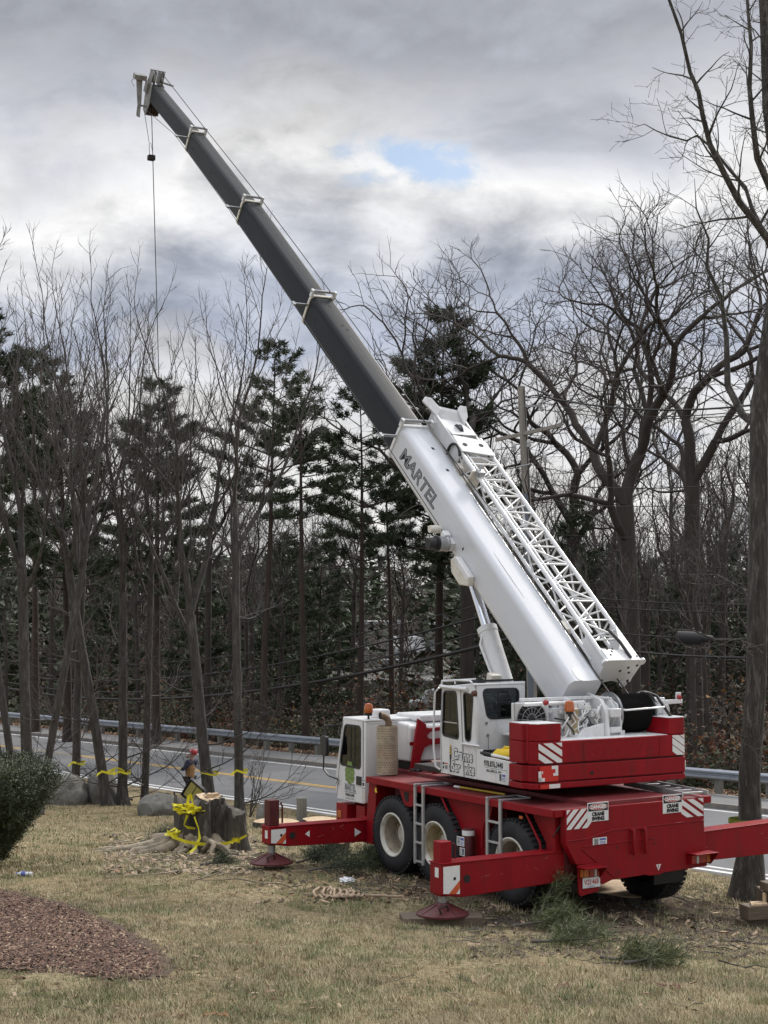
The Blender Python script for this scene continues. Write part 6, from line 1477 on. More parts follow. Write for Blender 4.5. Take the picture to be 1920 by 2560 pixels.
for px, py, yy in ((1285, 1118, 54.6), (1322, 1108, 54.4), (1242, 1138, 55.6), (1259, 1150, 55.2), (1362, 1146, 54.2)):
    c = at(px, py, yy) - pb_; mb = MB()
    mb.lathe([(0, -.13), (.075, -.13), (.085, -.02), (.05, -.015), (.05, .005), (.08, .01), (.07, .10), (.03, .14), (0, .14)], c, 'z', 14)
    o = mb.build('cut_out', PORC, pole, None, 40)
    MB().path([c + Vector((0, 0, -.13)), c + Vector((.05, 0, -.7)), c + Vector((.25 if px < 1320 else -.15, 0, -1.3)), Vector((on_pole(-.35).x, 0, c.z - 2.2))], .02, 5).build('riser_lead', BLACK, o, None, None)
for px, py in ((1357, 1004), (1355, 1022), (1348, 1012)):
    c = at(px, py, 54.5) - pb_; MB().lathe([(0, -.1), (.05, -.09), (.07, -.05), (.04, -.03), (.07, .0), (.04, .03), (.06, .06), (0, .09)], c, 'z', 12).build('insulator', PORC, pole, None, 40)
MB().path([on_pole(.98) + Vector((.08, -.15, 0)), on_pole(.5) + Vector((.09, -.17, 0)), on_pole(0) + Vector((.05, -.19, 0)), Vector((0, -.2, .5))], .014, 5).build('ground_wire', BLACK, pole, None, None)
cz0 = at(1313, 1235, 54.9) - pb_
MB().path([cz0 + Vector((0, -.12, 0)), Vector((-.05, -.2, .4))], .10, 14).build('conduit', mat('blue_grey_conduit', (.13, .15, .18), .5, var=.1), pole, None, 40)
MB().path([at(1268, 1172, 54.8) - pb_, at(1330, 1160, 54.7) - pb_], .03, 8).build('stand_off', STEEL, pole, None, 40)
def wire(name, a, b, sag, r, label, grp='overhead wires along the road', kind='wire', n=22):
    a, b = Vector(a), Vector(b); pts = []
    for k in range(n + 1):
        t = k / n; p = a.lerp(b, t); p.z -= sag * 4 * t * (1 - t); pts.append(p)
    mb = MB().path([p - a for p in pts], r, 6); o = mb.build(kind, CABLE, None, Matrix.Translation(a), 60); return tag(o, label, 'wire', grp)
# towards the right the wires run to a pole out of view, towards the left they drop along the road
PT = lambda px, py: at(px, py, 54.8)
def rw(px0, py0, py1, r, lab, y1=44, sag=.25): wire('overhead_wire', PT(px0, py0), at(2050, py1, y1), sag, r, lab)
rw(1340, 988, 986, .035, 'thick black spacer cable leaving the pole top towards the right', 46, .5)
rw(1360, 1008, 990, .017, 'upper of two thin wires leaving the insulators towards the right', 46, .55)
rw(1358, 1024, 1015, .017, 'lower of two thin wires leaving the insulators towards the right', 46, .35)
rw(1330, 1207, 1185, .017, 'wire crossing the spreading oak at the height of the pole stand-off', 46, .3)
rw(1332, 1252, 1232, .015, 'wire crossing the oak trunk below the pole stand-off', 46, .3)
rw(1335, 1332, 1325, .010, 'thin rusty wire in front of the dark wood right of the lattice', 46, .2)
rw(1335, 1408, 1405, .010, 'faint wire low across the dark wood right of the lattice', 46, .2)
rw(1335, 1478, 1508, .022, 'cable running to the big tree a little below the lattice middle', 46, .2)
rw(1335, 1498, 1528, .026, 'pale bundled cable running to the big tree below the lattice middle', 46, .2)
rw(1335, 1556, 1592, .022, 'cable above the splice case passing to the big tree', 46, .25)
rw(1335, 1590, 1640, .040, 'thick telephone cable below the splice case passing to the big tree', 46, .3)
spl = at(1752, 1596, 46.2)
tag(MB().path([(-.75, .15, .03), (-.68, .14, .03), (-.66, .13, .025), (.0, 0, 0), (.05, -.01, 0), (.35, -.06, -.02)], [.03, .17, .20, .20, .12, .10], 14).build('splice_case', BLACK, None, Matrix.Translation(spl), 40), 'black cylindrical splice case hanging on the telephone cable', 'splice case')
def lw(py0, lp, r, lab, sag, kind='overhead_wire'):
    (px1, py1, y1) = lp; wire('overhead_wire', at(1318, py0, 55), at(px1, py1, y1), sag, r, lab, kind=kind, n=30)
lw(1000, (-200, 1330, 125), .020, 'topmost wire falling away from the pole behind the pines', 1.0)
lw(1012, (-200, 1345, 125), .020, 'second wire falling away from the pole behind the pines', 1.3)
lw(1040, (-200, 1365, 125), .020, 'third wire falling away from the pole behind the pines', 1.6)
lw(1300, (-200, 1500, 115), .018, 'wire crossing the pine trunks at the height of the distant hill', 1.6)
lw(1400, (-200, 1560, 115), .018, 'wire crossing below the distant tree line left of the boom', 1.8)
lw(1480, (-200, 1600, 112), .022, 'wire above the thick telephone cable on the left', 2.2)
lw(1508, (-200, 1630, 112), .040, 'dark cable above the telephone cable, nearest to the lift cylinder', 2.4)
lw(1548, (-200, 1640, 112), .034, 'thin cable just above the thick telephone cable', 2.6)
lw(1585, (-200, 1655, 112), .075, 'thick black telephone cable sagging across the wood on the left', 2.5)

# ------------------------------------------------------------------ distant place seen between the trunks
PALE = mat('pale_cladding', (.26, .25, .235), .8, var=.1, vscale=.4); ROOFM = mat('grey_roof', (.30, .30, .31), .8); WINM = mat('dark_window', (.03, .035, .04), .2)
def building(px, yy, w, d, h, label, nwin, top=None):
    b = base_at(px, yy); x, y, _ = b; z = zgf(x, y)
    if top is not None: z = at(px, top, yy).z - h
    t = empty('flat_roofed_building', (x, y, z), .2, label, 'building', 'pale buildings beyond the wood')
    wl_ = MB().box(-w / 2, w / 2, -d / 2, d / 2, -6, h).build('wall', PALE, t); MB().box(-w / 2 - .2, w / 2 + .2, -d / 2 - .2, d / 2 + .2, h, h + .35).build('roof', ROOFM, t)
    for k in range(nwin):
        a = -w / 2 + w * (k + .5) / nwin; f = MB().box(a - w / nwin * .28, a + w / nwin * .28, -d / 2 - .06, -d / 2 - .01, h * .4, h * .78).build('window', ROOFM, t); MB().box(a - w / nwin * .24, a + w / nwin * .24, -d / 2 - .08, -d / 2 - .065, h * .44, h * .74).build('pane', WINM, f)
building(985, 175, 7, 8, 2.0, 'pale low building in the distance between the pine trunks', 4, 1560)
building(1120, 190, 9, 8, 3.4, 'second pale low building in the distance beside the cab', 3, 1690)
building(1640, 150, 12, 8, 4.0, 'pale low building half hidden by trunks at the right of the hoist', 5, 1690)
lot = MB(); c = at(1010, 1690, 150); lot.box(-13, 13, -8, 22, -8.0, 0); tag(lot.build('car_park', mat('pale_asphalt', (.17, .165, .155), .9, var=.1), None, Matrix.Translation(c)), kind='structure')
CARW = mat('white_car_paint', (.72, .73, .75), .3, coat=.5); CARS_ = mat('silver_car_paint', (.40, .42, .45), .3, .4, coat=.5)
def car(x, y, z, rz, m, label, van=False):
    t = empty('parked_car', (x, y, z), rz, label, 'car', 'cars parked beyond the wood')
    h = 1.0 if van else .8
    MB().prism([(-2.2, -.85, .3), (2.2, -.85, .3), (2.25, -.85, .7), (2.1, -.85, .85), (-2.2, -.85, .9)], (0, 1.7, 0)).build('body', m, t, None, 40, .08)
    MB().prism([(-2.0 if van else -1.6, -.78, .88), (1.3, -.78, .86), (.75, -.78, h + .75), (-1.8 if van else -1.2, -.78, h + .75)], (0, 1.56, 0)).build('cabin', WINM if not van else m, t, None, 40, .08)
    for a in (-1.4, 1.4):
        for b in (-.86, .86): MB().lathe([(0, -.1), (.32, -.1), (.32, .1), (0, .1)], (a, b, .32), 'y', 14).build('wheel', BLACK, t, None, 40)
for i, (px, py, yy, m, v, lab) in enumerate(((1030, 1606, 152, CARW, True, 'white van parked in the distance, its roof lit'), (990, 1640, 148, CARS_, False, 'silver car parked in the distance in front of the white van'), (1075, 1612, 154, CARW, False, 'white car parked in the distance beside the van'), (1090, 1742, 128, CARW, True, 'white van just above the crane cab, half hidden by brown leaves'), (1112, 1550, 165, CARW, False, 'small white car farthest off beside the lift cylinder'))):
    p = at(px, py, yy); car(p.x, p.y, p.z - 1.1, .3 + i, m, lab, v)
for px, py, yy in ((1045, 1688, 140),):
    p = at(px, py, yy); t = empty('lot_lamp', (p.x, p.y, p.z - 5), 0, 'slim grey lamp post standing by the distant car park', 'lamp post'); MB().tube((0, 0, -3), (0, 0, 5), .07, .05, 8).build('post', STEEL, t); MB().box(-.1, .5, -.12, .12, 4.95, 5.1).build('lamp_head', STEEL, t)

# ------------------------------------------------------------------ the big stump with its tape, roots, logs and boulders
sp_ = lawn_hit(512, 2128); SX, SY = sp_.x, sp_.y; SZ = zgf(SX, SY)
STB = mat('stump_bark', (.060, .052, .044), .95, var=.6, vscale=9, dirt=(.21, .19, .16), damt=.95, dscale=8, bump=1.0, bscale=18, stretch=(1, 1, .25))
ROOTM = mat('peeled_root', (.25, .21, .155), .9, var=.45, vscale=8, dirt=(.40, .31, .21), damt=.7, dscale=5, bump=.8, bscale=20)
stump = empty('tree_stump', (SX, SY, SZ), 0, 'huge ragged pine stump with splayed roots, wrapped in yellow tape', 'stump')
def stump_piece(cx, cy, r, h, seed, flare_, tilt):
    R_ = random.Random(seed); n = 80; rings = []; ph = [R_.uniform(0, 6.28) for _ in range(6)]
    def rad(a, z): return r * (1 + flare_ * math.exp(-z / (.30)) * (.55 + .45 * math.sin(5 * a + ph[0])) + .07 * math.sin(7 * a + ph[1]) + .05 * math.sin(13 * a + ph[2] + z) + .045 * math.sin(19 * a + ph[3]) + .05 * noise3(math.cos(a) * 3, math.sin(a) * 3, z * 2.5 + ph[1]))
    for z in (-.25, 0, .06, .13, .22, .35, .55, .75, 1.0):
        zz = z * h if z > 0 else z; jag = (lambda a: (.09 * math.sin(3 * a + ph[4]) + .06 * math.sin(8 * a + ph[5]) + .04 * math.sin(17 * a)) * max(z - .6, 0) * 2.2 * (.15 if -.9 < ((a + .9) % math.tau) - .9 < 2.0 else 1.0)); rings.append([(cx + rad(a, max(zz, 0)) * math.cos(a), cy + rad(a, max(zz, 0)) * math.sin(a), zz + jag(a) + (tilt[0] * math.cos(a) + tilt[1] * math.sin(a)) * r * z if z > 0 else zz) for a in [math.tau * k / n for k in range(n)]])
    return rings
ra = stump_piece(-.10, 0, .43, .98, 3, .55, (.10, .10)); mb = MB(); mb.loft(ra, True); mb.build('stump_trunk', STB, stump, None, 40)
cutf = MB(); top = [Vector(p) for p in ra[-1]]; c = sum(top, Vector()) / len(top)
for k in list(range(66, 80)) + list(range(0, 24)): cutf.poly([c.lerp(top[k], .93) + Vector((0, 0, .012)), c.lerp(top[(k + 1) % 80], .93) + Vector((0, 0, .012)), c + Vector((0, 0, .02))])
cutf.prism([c + Vector((.12, -.1, .0)), c + Vector((.36, .05, 0)), c + Vector((.30, .12, 0))], (0, 0, .11)); cutf.build('cut_face', WOODCUT, stump)
rb_ = stump_piece(.48, -.05, .27, .80, 8, .5, (-.30, .1)); mb = MB(); mb.loft(rb_, True); mb.build('stump_trunk', STB, stump, None, 40)
MB().lathe([(0, 0), (.07, 0), (.05, .03), (0, .035)], (-.16, -.445, .62), 'y', 14).build('knot_hole', DARK, stump, None, 40)
rt = random.Random(12)
for k, (a, L, r_) in enumerate(((195, 1.9, .17), (208, 1.7, .15), (182, 2.1, .16), (222, 1.4, .14), (188, 1.5, .12), (201, 2.2, .12), (215, 1.0, .11), (176, 1.5, .12), (230, .8, .12), (238, .9, .10), (262, .8, .09), (285, .8, .10), (300, 1.0, .10), (318, .9, .09), (345, .7, .09), (170, 1.3, .10), (250, 1.1, .07))):
    d = Vector((math.cos(R(a)), math.sin(R(a)), 0)); pts = []; rad_ = []
    for q in range(9):
        t = q / 8; p = d * (.30 + L * t) + Vector((rt.gauss(0, .05), rt.gauss(0, .05), 0)); hz_ = zgf(SX + p.x, SY + p.y) - SZ
        p.z = hz_ + .30 * (1 - t) ** 2 + .04 * rt.random() - .07 * t; pts.append(p); rad_.append(r_ * (1 - .8 * t) * rt.uniform(.8, 1.2))
    MB().path(pts, rad_, 9).build('root', ROOTM, stump, None, 60)
pts = [Vector((.05, -.62, .12)), Vector((.20, -.80, .30)), Vector((.28, -.95, .28)), Vector((.22, -1.15, .02))]
MB().path(pts, [.05, .055, .05, .04], 8).build('root', ROOTM, stump, None, 60)
MB().path([pts[1], pts[1] + Vector((.25, -.2, -.05)), pts[1] + Vector((.45, -.3, -.22))], [.045, .035, .02], 8).build('root', ROOTM, stump, None, 60)
def ribbon_tape(pts, w, twist=0.0):
    """a strip of tape along pts, standing on edge, turning a little"""
    pts = [Vector(p) for p in pts]; vs = []; m = len(pts)
    for i, p in enumerate(pts):
        d = (pts[min(i + 1, m - 1)] - pts[max(i - 1, 0)]).normalized(); a = Vector((0, 0, 1)); s = d.cross(a); s = s.normalized() if s.length > .05 else Vector((1, 0, 0)); u = s.cross(d)
        t = twist * i; vs += [p + (u * math.cos(t) + s * math.sin(t)) * w / 2, p - (u * math.cos(t) + s * math.sin(t)) * w / 2]
    mb = MB(); mb._add(vs, [(2 * i, 2 * i + 1, 2 * i + 3, 2 * i + 2) for i in range(m - 1)]); return mb
tp = empty('barrier_tape', (SX, SY, SZ), 0, 'tangle of yellow barrier tape heaped on the stump and looped round it', 'tape')
T0 = Matrix.Translation((0, 0, 0))
ribbon_tape([(-.66, -.42, .44), (-.52, -.60, .36), (-.27, -.72, .29), (.0, -.74, .25), (.25, -.68, .24), (.48, -.58, .24), (.66, -.46, .28), (.82, -.28, .34)], .06, .06).build('tape_band', TAPE, tp)
ribbon_tape([(-.14, -.52, .72), (-.06, -.62, .55), (-.02, -.66, .35), (-.10, -.72, .16), (-.30, -.78, .02), (-.52, -.80, -.04), (-.68, -.80, -.06)], .06, .25).build('tape_tail', TAPE, tp)
hb = MB(); hr = random.Random(21)
for k in range(34):
    a = hr.uniform(0, 6.28); p = [Vector((-.22 + hr.gauss(0, .15), -.36 + hr.gauss(0, .08), .80 + hr.uniform(-.05, .12))) for _ in range(4)]
    m_ = ribbon_tape(p, .05, hr.uniform(.2, 1.2)); hb._add(m_.v, m_.f)
for k in range(9):
    p = [Vector((-.52 + hr.gauss(0, .07), -.46 + hr.gauss(0, .05), .42 + hr.uniform(-.12, .10))) for _ in range(4)]; m_ = ribbon_tape(p, .05, .8); hb._add(m_.v, m_.f)
m_ = ribbon_tape([(-.30, -.35, .86), (-.27, -.33, 1.08), (-.24, -.34, 1.12), (-.18, -.33, .9), (-.05, -.36, .86)], .06, .3); hb._add(m_.v, m_.f)
ribbon_tape([(.56, -.60, .24), (.60, -.62, .33), (.70, -.55, .33), (.68, -.52, .24)], .07, .6).build('tape_knot', TAPE, tp)
m_ = ribbon_tape([(-.28, -.44, .74), (-.34, -.50, .56), (-.26, -.52, .52), (-.12, -.50, .50)], .07, .3); hb._add(m_.v, m_.f)
hb.build('tape_heap', TAPE, tp)
# tape tied round trunks and strung between them
def tape_ring(px, py, yy, r, lab, tail=True):
    c = at(px, py, yy); t = empty('trunk_tape', c, 0, lab, 'tape', 'yellow tape tied round the tree trunks')
    ribbon_tape([(r * math.cos(a), r * math.sin(a), .03 * math.sin(a * 2)) for a in np.linspace(0, math.tau, 20)], .06, 0).build('band', TAPE, t)
    if tail: ribbon_tape([(-r, -.05, 0), (-r - .08, -.08, -.06), (-r - .12, -.06, -.12)], .06, .5).build('knot', TAPE, t)
tape_ring(197, 1907, 46.4, .19, 'yellow tape round the straight trunk behind the rounded boulder'); tape_ring(270, 1930, 44.8, .20, 'yellow tape round the strongly leaning trunk')
tape_ring(311, 1930, 45.3, .19, 'yellow tape round the upright trunk with flared roots'); tape_ring(525, 1933, 43.3, .24, 'yellow tape round the thick trunk behind the stump', False); tape_ring(604, 1928, 42.8, .175, 'yellow tape round the tallest trunk beside the sapling')
a_, b_ = at(270, 1930, 44.6), at(311, 1928, 45.1); tag(ribbon_tape([a_.lerp(b_, t) - a_ - Vector((0, 0, -.10 * math.sin(t * 3.14))) for t in np.linspace(0, 1, 8)], .05, .1).build('tape_strand', TAPE, None, Matrix.Translation(a_)), 'slack yellow tape strand between the leaning and upright trunks', 'tape')
c = at(1872, 2058, YT - .27); t = empty('trunk_tape', (c.x, YT, c.z), 0, 'mossy green band round the big tree above the outrigger', 'tape'); ribbon_tape([(.255 * math.cos(a), .255 * math.sin(a), 0) for a in np.linspace(0, math.tau, 24)], .07, 0).build('band', mat('moss_green', (.20, .23, .03), .9, var=.3, vscale=12), t)
# boulders
def boulder(px, py, yy, w, d, h, seed, lab, tilt=0.0):
    b = base_at(px, yy); bm = bmesh.new(); bmesh.ops.create_icosphere(bm, subdivisions=4, radius=1)
    for v in bm.verts:
        n_ = noise.noise(v.co * 1.1 + Vector((seed, 0, 0))) * .30 + noise.noise(v.co * 3.0 + Vector((seed, 5, 0))) * .09
        v.co = v.co * (1 + n_); v.co = Vector((max(min(v.co.x, .93), -.93) * w, v.co.y * d, v.co.z * h))
    me = bpy.data.meshes.new('boulder'); bm.to_mesh(me); bm.free(); me.materials.append(STONE); me.shade_smooth(); me.set_sharp_from_angle(angle=R(30))
    o = link(bpy.data.objects.new('boulder', me)); o.location = (b.x, b.y, b.z + h * .35); o.rotation_euler = (0, tilt, seed)
    tag(o, lab, 'boulder', 'boulders along the lawn edge')
boulder(178, 1985, 45.6, .75, .6, .68, 1.3, 'rounded grey boulder in front of the straight maple'); boulder(268, 1990, 46.0, .55, .5, .80, 2.6, 'tall tilted boulder behind the leaning maple', .35)
boulder(402, 2020, 42.0, .62, .5, .42, 4.1, 'low greenish boulder just left of the chainsaw'); boulder(672, 2035, 40.0, .32, .3, .35, 5.2, 'small square boulder beside the wooden posts')
# posts, cut logs
for i, (px, py, top, w, lab) in enumerate(((756, 2060, 1994, 21, 'wooden post partly hidden by the red jack tube'), (857, 2060, 2005, 21, 'wooden post standing free right of the jack tube'))):
    yy = 38.5; b = base_at(px, yy); tz = at(px, top, yy).z - b.z; o = MB().box(-.115, .115, -.1, .1, -.3, tz).build('wooden_post', POSTM, None, Matrix.Translation(b) @ Matrix.Rotation(.2, 4, 'Z'), None, .012); tag(o, lab, 'post', 'grey wooden posts at the lawn edge')
def log_slice(px, py, r, h, lab, rz=0, tilt=(0, 0), m=None, grp='cut pieces of trunk on the lawn'):
    p = lawn_hit(px, py); R_ = random.Random(px); ph = [R_.uniform(0, 6.28) for _ in range(3)]
    t = empty('log_slice', (p.x, p.y, p.z), rz, lab, 'log', grp); t.rotation_euler = (tilt[0], tilt[1], rz)
    f = lambda a: r * (1 + .10 * math.sin(2 * a + ph[0]) + .06 * math.sin(5 * a + ph[1]))
    rings = [[(f(a) * math.cos(a), f(a) * math.sin(a), z) for a in [math.tau * k / 30 for k in range(30)]] for z in (-.1, h * .5, h)]
    MB().loft(rings, True).build('bark', STB, t, None, 40); MB().prism([(f(a) * .95 * math.cos(a), f(a) * .95 * math.sin(a), h) for a in [math.tau * k / 30 for k in range(30)]], (0, 0, .012)).build('cut_face', m or WOODCUT, t)
log_slice(690, 2070, .52, .16, 'pale round log slice lying left of the jack tube'); log_slice(800, 2072, .46, .22, 'log slice lying behind the front outrigger beam'); log_slice(905, 2078, .35, .2, 'log slice beside the front fender of the crane')
log_slice(838, 2135, .22, .42, 'upright log chunk under the front outrigger beam', 0, (.5, .2), mat('red_cut_wood', (.36, .20, .12), .8, var=.3, vscale=8))
log_slice(1550, 2245, .55, .14, 'wide pale log slice lying under the rear of the crane', .3, (.05, 0)); log_slice(1600, 2120, .4, .2, 'log slice lying beyond the rear wheels') 
# float mat under the rear jack, timber blocks at the right
xj, yj = -2.99, .2675
fw = CRM @ Vector((xj, yj, -1.195)); gz_ = zgf(fw.x, fw.y)
o = MB().box(-.52, .48, -.2, .2, gz_ - fw.z - .03, -.002).build('timber_mat', TIMBER, None, Matrix.Translation(fw) @ Matrix.Rotation(.12, 4, 'Z'), None, .012); tag(o, 'weathered timber plank under the rear outrigger float', 'plank')
for (xj, yj, zf, tl) in ((2.94, 4.85, -1.55, 'timber block under the float on the road side by the carrier cab'), (3.15, .2675, -1.50, 'timber block under the rear float on the road side')):
    fw = CRM @ Vector((xj, yj, zf)); gz_ = zgf(fw.x, fw.y)
    if fw.z - gz_ > .02: tag(MB().box(-.4, .4, -.3, .3, gz_ - fw.z - .03, -.002).build('timber_mat', TIMBER, None, Matrix.Translation(fw), None, .012), tl, 'plank', 'timber blocks under the far floats')
tb = lawn_hit(1905, 2318)
for i, (dx, dy, dz, L, w, h, rz, lab) in enumerate(((-.13, .0, 0, .42, .20, .12, .25, 'lowest timber block with a worn end, bottom of the stack'), (.36, .05, 0, .40, .20, .12, .15, 'lowest timber block at the frame edge, bottom of the stack'), (-.02, -.02, .125, .52, .24, .19, .3, 'large timber block with a pale split top'), (.30, .10, .32, .46, .20, .15, .1, 'dark timber block resting on the pale split one'), (.26, .12, .475, .46, .2, .12, .2, 'topmost timber block of the stack'))):
    o = MB().box(-L / 2, L / 2, -w / 2, w / 2, 0, h).build('timber_block', TIMBER if i != 3 else mat('dark_timber', (.075, .058, .045), .85, var=.3, bump=.3), None, Matrix.Translation((tb.x + dx, tb.y + dy, tb.z + dz)) @ Matrix.Rotation(rz, 4, 'Z'), None, .012)
    tag(o, lab, 'timber block', 'stack of timber blocks beside the big tree')
    if i == 2: MB().prism([(-.2, -.1, .191), (.05, -.1, .191), (.12, .08, .191), (-.1, .1, .191)], (0, 0, .02)).prism([(.02, -.02, .19), (.12, .02, .19), (.08, .06, .19)], (0, 0, .14)).build('split_face', WOODCUT, o)
# things left on the crane's deck
def on_deck(u, v, z): return CRM @ Vector((v, u, z))
o = MB().tube((0, 0, 0), on_deck(1.54, -1.05, .055) - on_deck(2.69, -1.10, .055), .017, .017, 10).build('broom_handle', mat('yellow_handle', (.46, .32, .03), .5, var=.15), None, Matrix.Translation(on_deck(2.69, -1.10, .025)), 40); tag(o, 'long yellow handle lying on the red deck below the cab', 'handle')
MB().tube((0, 0, 0), (on_deck(1.54, -1.05, .055) - on_deck(2.69, -1.10, .055)) * .12, .019, .019, 10).build('pale_end', STICKER, o, None, 40)
LM = CRM @ Matrix.Translation((1.12, .66, .03)) @ Matrix.Rotation(R(-8), 4, 'Z'); lad = empty('loose_ladder', LM.translation, 0, 'aluminium ladder lying flat on the rear deck', 'ladder'); lad.matrix_world = LM
for x in (-.21, .21): MB().box(x - .012, x + .012, -.72, .72, 0, .07).build('rail', ALU, lad, None, None, .004)
for k in range(6): MB().box(-.198, .198, -.64 + k * .255, -.60 + k * .255, .02, .05).build('rung', ALU, lad, None, None, .004)
kit = SM @ Matrix.Translation((-1.12, .86, .30)); kit = CRM @ kit
yk = empty('yellow_tool_case', kit.translation, CR_AZ - R(2.5) + .3, 'yellow moulded tool case lying in the tray behind the cab', 'tool case')
MB().path([(0, .28, .03), (0, .20, .06), (0, .0, .07), (0, -.12, .07), (0, -.2, .05)], [.05, .085, .095, .085, .04], 14).build('case', YELLOW, yk, None, 40); MB().path([(.0, .12, .13), (.0, .08, .17), (0, -.04, .17), (0, -.09, .13)], .022, 8).build('handle', YELLOW, yk, None, 40); MB().path([(-.02, -.2, .05), (-.02, -.3, .04), (-.02, -.36, .06)], .06, 10).build('black_end', PLASTIC, yk, None, 40)
o = MB().tube((0, 0, 0), (.10, -.75, -.05), .022, .022, 10).build('pry_pole', WHITE, None, CRM @ SM @ Matrix.Translation((-1.30, 1.27, .375)), 40); tag(o, 'white pole with a black grip lying in the tray behind the cab', 'pole'); MB().tube((0, .02, .0), (.026, -.2, -.013), .028, .028, 10).build('grip', PLASTIC, o, None, 40)

# ------------------------------------------------------------------ evergreen shrub at the left edge
def yew():
    RN = np.random.default_rng(9); n = 15000
    base = lawn_hit(10, 2172); cx, cy = -6.45, base.y; z0 = zgf(cx, cy)
    t = RN.random(n) ** .75; az = RN.random(n) * math.tau
    prof = np.interp(t, [0, .15, .4, .7, .9, 1.0], [.25, .42, .78, 1.08, 1.05, .62]); bumpn = np.array([noise.noise(Vector((math.cos(a) * 1.6, math.sin(a) * 1.6, q * 3.2))) for a, q in zip(az, t)])
    r_ = prof * (1 + .22 * bumpn) * np.clip(RN.random(n) ** .33, 0, 1); r_ = np.where(RN.random(n) < .04, r_ + .12 * RN.random(n), r_)
    Hs = 1.62; P = np.stack([np.cos(az) * r_, np.sin(az) * r_, .08 + t * Hs * (1 + .10 * bumpn)], 1)
    out = np.stack([np.cos(az) * .7, np.sin(az) * .7, .35 + .6 * t], 1) + RN.normal(0, .35, (n, 3)); out /= np.linalg.norm(out, axis=1)[:, None]
    Q = np.repeat(P, 7, 0); O = np.repeat(out, 7, 0); m = len(Q); along = (np.tile(np.arange(7), n) / 6.0)[:, None] * .15; Q = Q + O * along
    d = O * .5 + RN.normal(0, .6, (m, 3)); d /= np.linalg.norm(d, axis=1)[:, None]; s = np.cross(d, O + RN.normal(0, .3, (m, 3))); s /= np.linalg.norm(s, axis=1)[:, None] + 1e-9
    l = .045 * (.7 + .7 * RN.random((m, 1))); V = np.stack([Q - s * .008, Q + s * .008, Q + d * l], 1).reshape(-1, 3)
    sh = empty('yew_shrub', (cx, cy, z0), 0, 'dense dark green yew shrub, wide at the top, at the edge of the view', 'shrub')
    link(bpy.data.objects.new('foliage', raw_mesh('yew_foliage', V, np.arange(3 * m).reshape(-1, 3), YEWM)), sh)
    T = Tubes(); R_ = random.Random(4)
    for k in range(70):
        a = R_.uniform(0, 6.28); f = R_.uniform(.5, 1.15); p, _ = grow_line((.1 * math.cos(a), .1 * math.sin(a), -.05), (math.cos(a) * .42 * f, math.sin(a) * .42 * f, 1), 1.9 * R_.uniform(.8, 1.14), 6, .08, .03, R_); T.add(p, [.022 * (1 - .75 * q / 6) for q in range(7)], 4)
    link(bpy.data.objects.new('stems', T.mesh('yew_stems', BARKD)), sh)
yew()

# ------------------------------------------------------------------ boughs, sticks and litter on the lawn
def pine_bough(px, py, L, seed, lab, up=.12, mat_=NEEDLE2, az=None, grp='cut pine boughs on the ground', fat=1.0):
    R_ = random.Random(seed); RN = np.random.default_rng(seed); p0 = lawn_hit(px, py); a = R_.uniform(0, 6.28) if az is None else R(az)
    T = Tubes(); Pn = []; Dn = []
    stem, _ = grow_line((0, 0, .05), (math.cos(a), math.sin(a), up), L, 6, .06, .0, R_)
    for k, q in enumerate(stem): q[2] = max(q[2], zgf(p0.x + q[0], p0.y + q[1]) - p0.z + .04)
    T.add(stem, [.020 * (1 - .7 * k / 6) for k in range(7)], 6)
    for b in range(int(L * 14 * fat)):
        t = .25 + .75 * R_.random(); x = t * 6; i = min(int(x), 5); c = stem[i] + (stem[i + 1] - stem[i]) * (x - i); sa = a + R_.choice([-1, 1]) * R_.uniform(.3, 1.1); d = (math.cos(sa), math.sin(sa), R_.uniform(.0, .7))
        sp2, _ = grow_line(c, d, L * .36 * R_.uniform(.5, 1.2) * (1.2 - t * .5), 3, .1, .02, R_); T.add(sp2, [.007, .006, .005, .003], 4)
        for g in range(8): w = .3 + .7 * R_.random(); k = min(int(w * 3), 2); Pn.append(sp2[k] + (sp2[k + 1] - sp2[k]) * (w * 3 - k)); Dn.append(unit(np.array(d) + np.array([0, 0, .2])))
    V, F = needle_tufts(np.array(Pn), np.array(Dn), 14, .13, .0035, RN)
    t_ = empty('pine_bough', p0, 0, lab, 'pine bough', grp); link(bpy.data.objects.new('stem', T.mesh('bough_stem', TWIGG)), t_); link(bpy.data.objects.new('needles', raw_mesh('bough_needles', V, F, mat_)), t_)
pine_bough(1280, 2325, .72, 61, 'fluffy green pine bough lying below the number plate', .15, az=-20, fat=1.4); pine_bough(1330, 2365, .72, 62, 'pine bough spread flat on the lawn nearest the camera', .05, az=-15, fat=1.3)
pine_bough(1345, 2300, .50, 63, 'pine bough sticking up in front of the rear wheel', 1.4, az=20, fat=1.0); pine_bough(1500, 2405, .7, 64, 'thin sprig of pine lying right of the bough heap', .05, az=-25)
pine_bough(1560, 2420, .5, 66, 'small pine sprig farthest right on the worn lawn', .05, az=10)
for k, (px, py, L, az) in enumerate(((790, 2150, .9, 0), (830, 2170, .8, -30), (770, 2185, .7, 20), (870, 2160, .7, 160), (740, 2165, .6, 40), (430, 2130, .6, 10), (500, 2170, .5, -10), (350, 2110, .6, 30))):
    pine_bough(px, py, L, 70 + k, ('dark pine bough under the front outrigger beam', 'dark pine bough beside the upright log chunk', 'dark pine bough near the front float', 'dark pine bough just left of the front wheel', 'dark pine sprig touching the front float', 'pine sprig among the roots of the stump', 'pine sprig in front of the stump', 'pine sprig at the far end of the roots')[k], .1, NEEDLE, az)
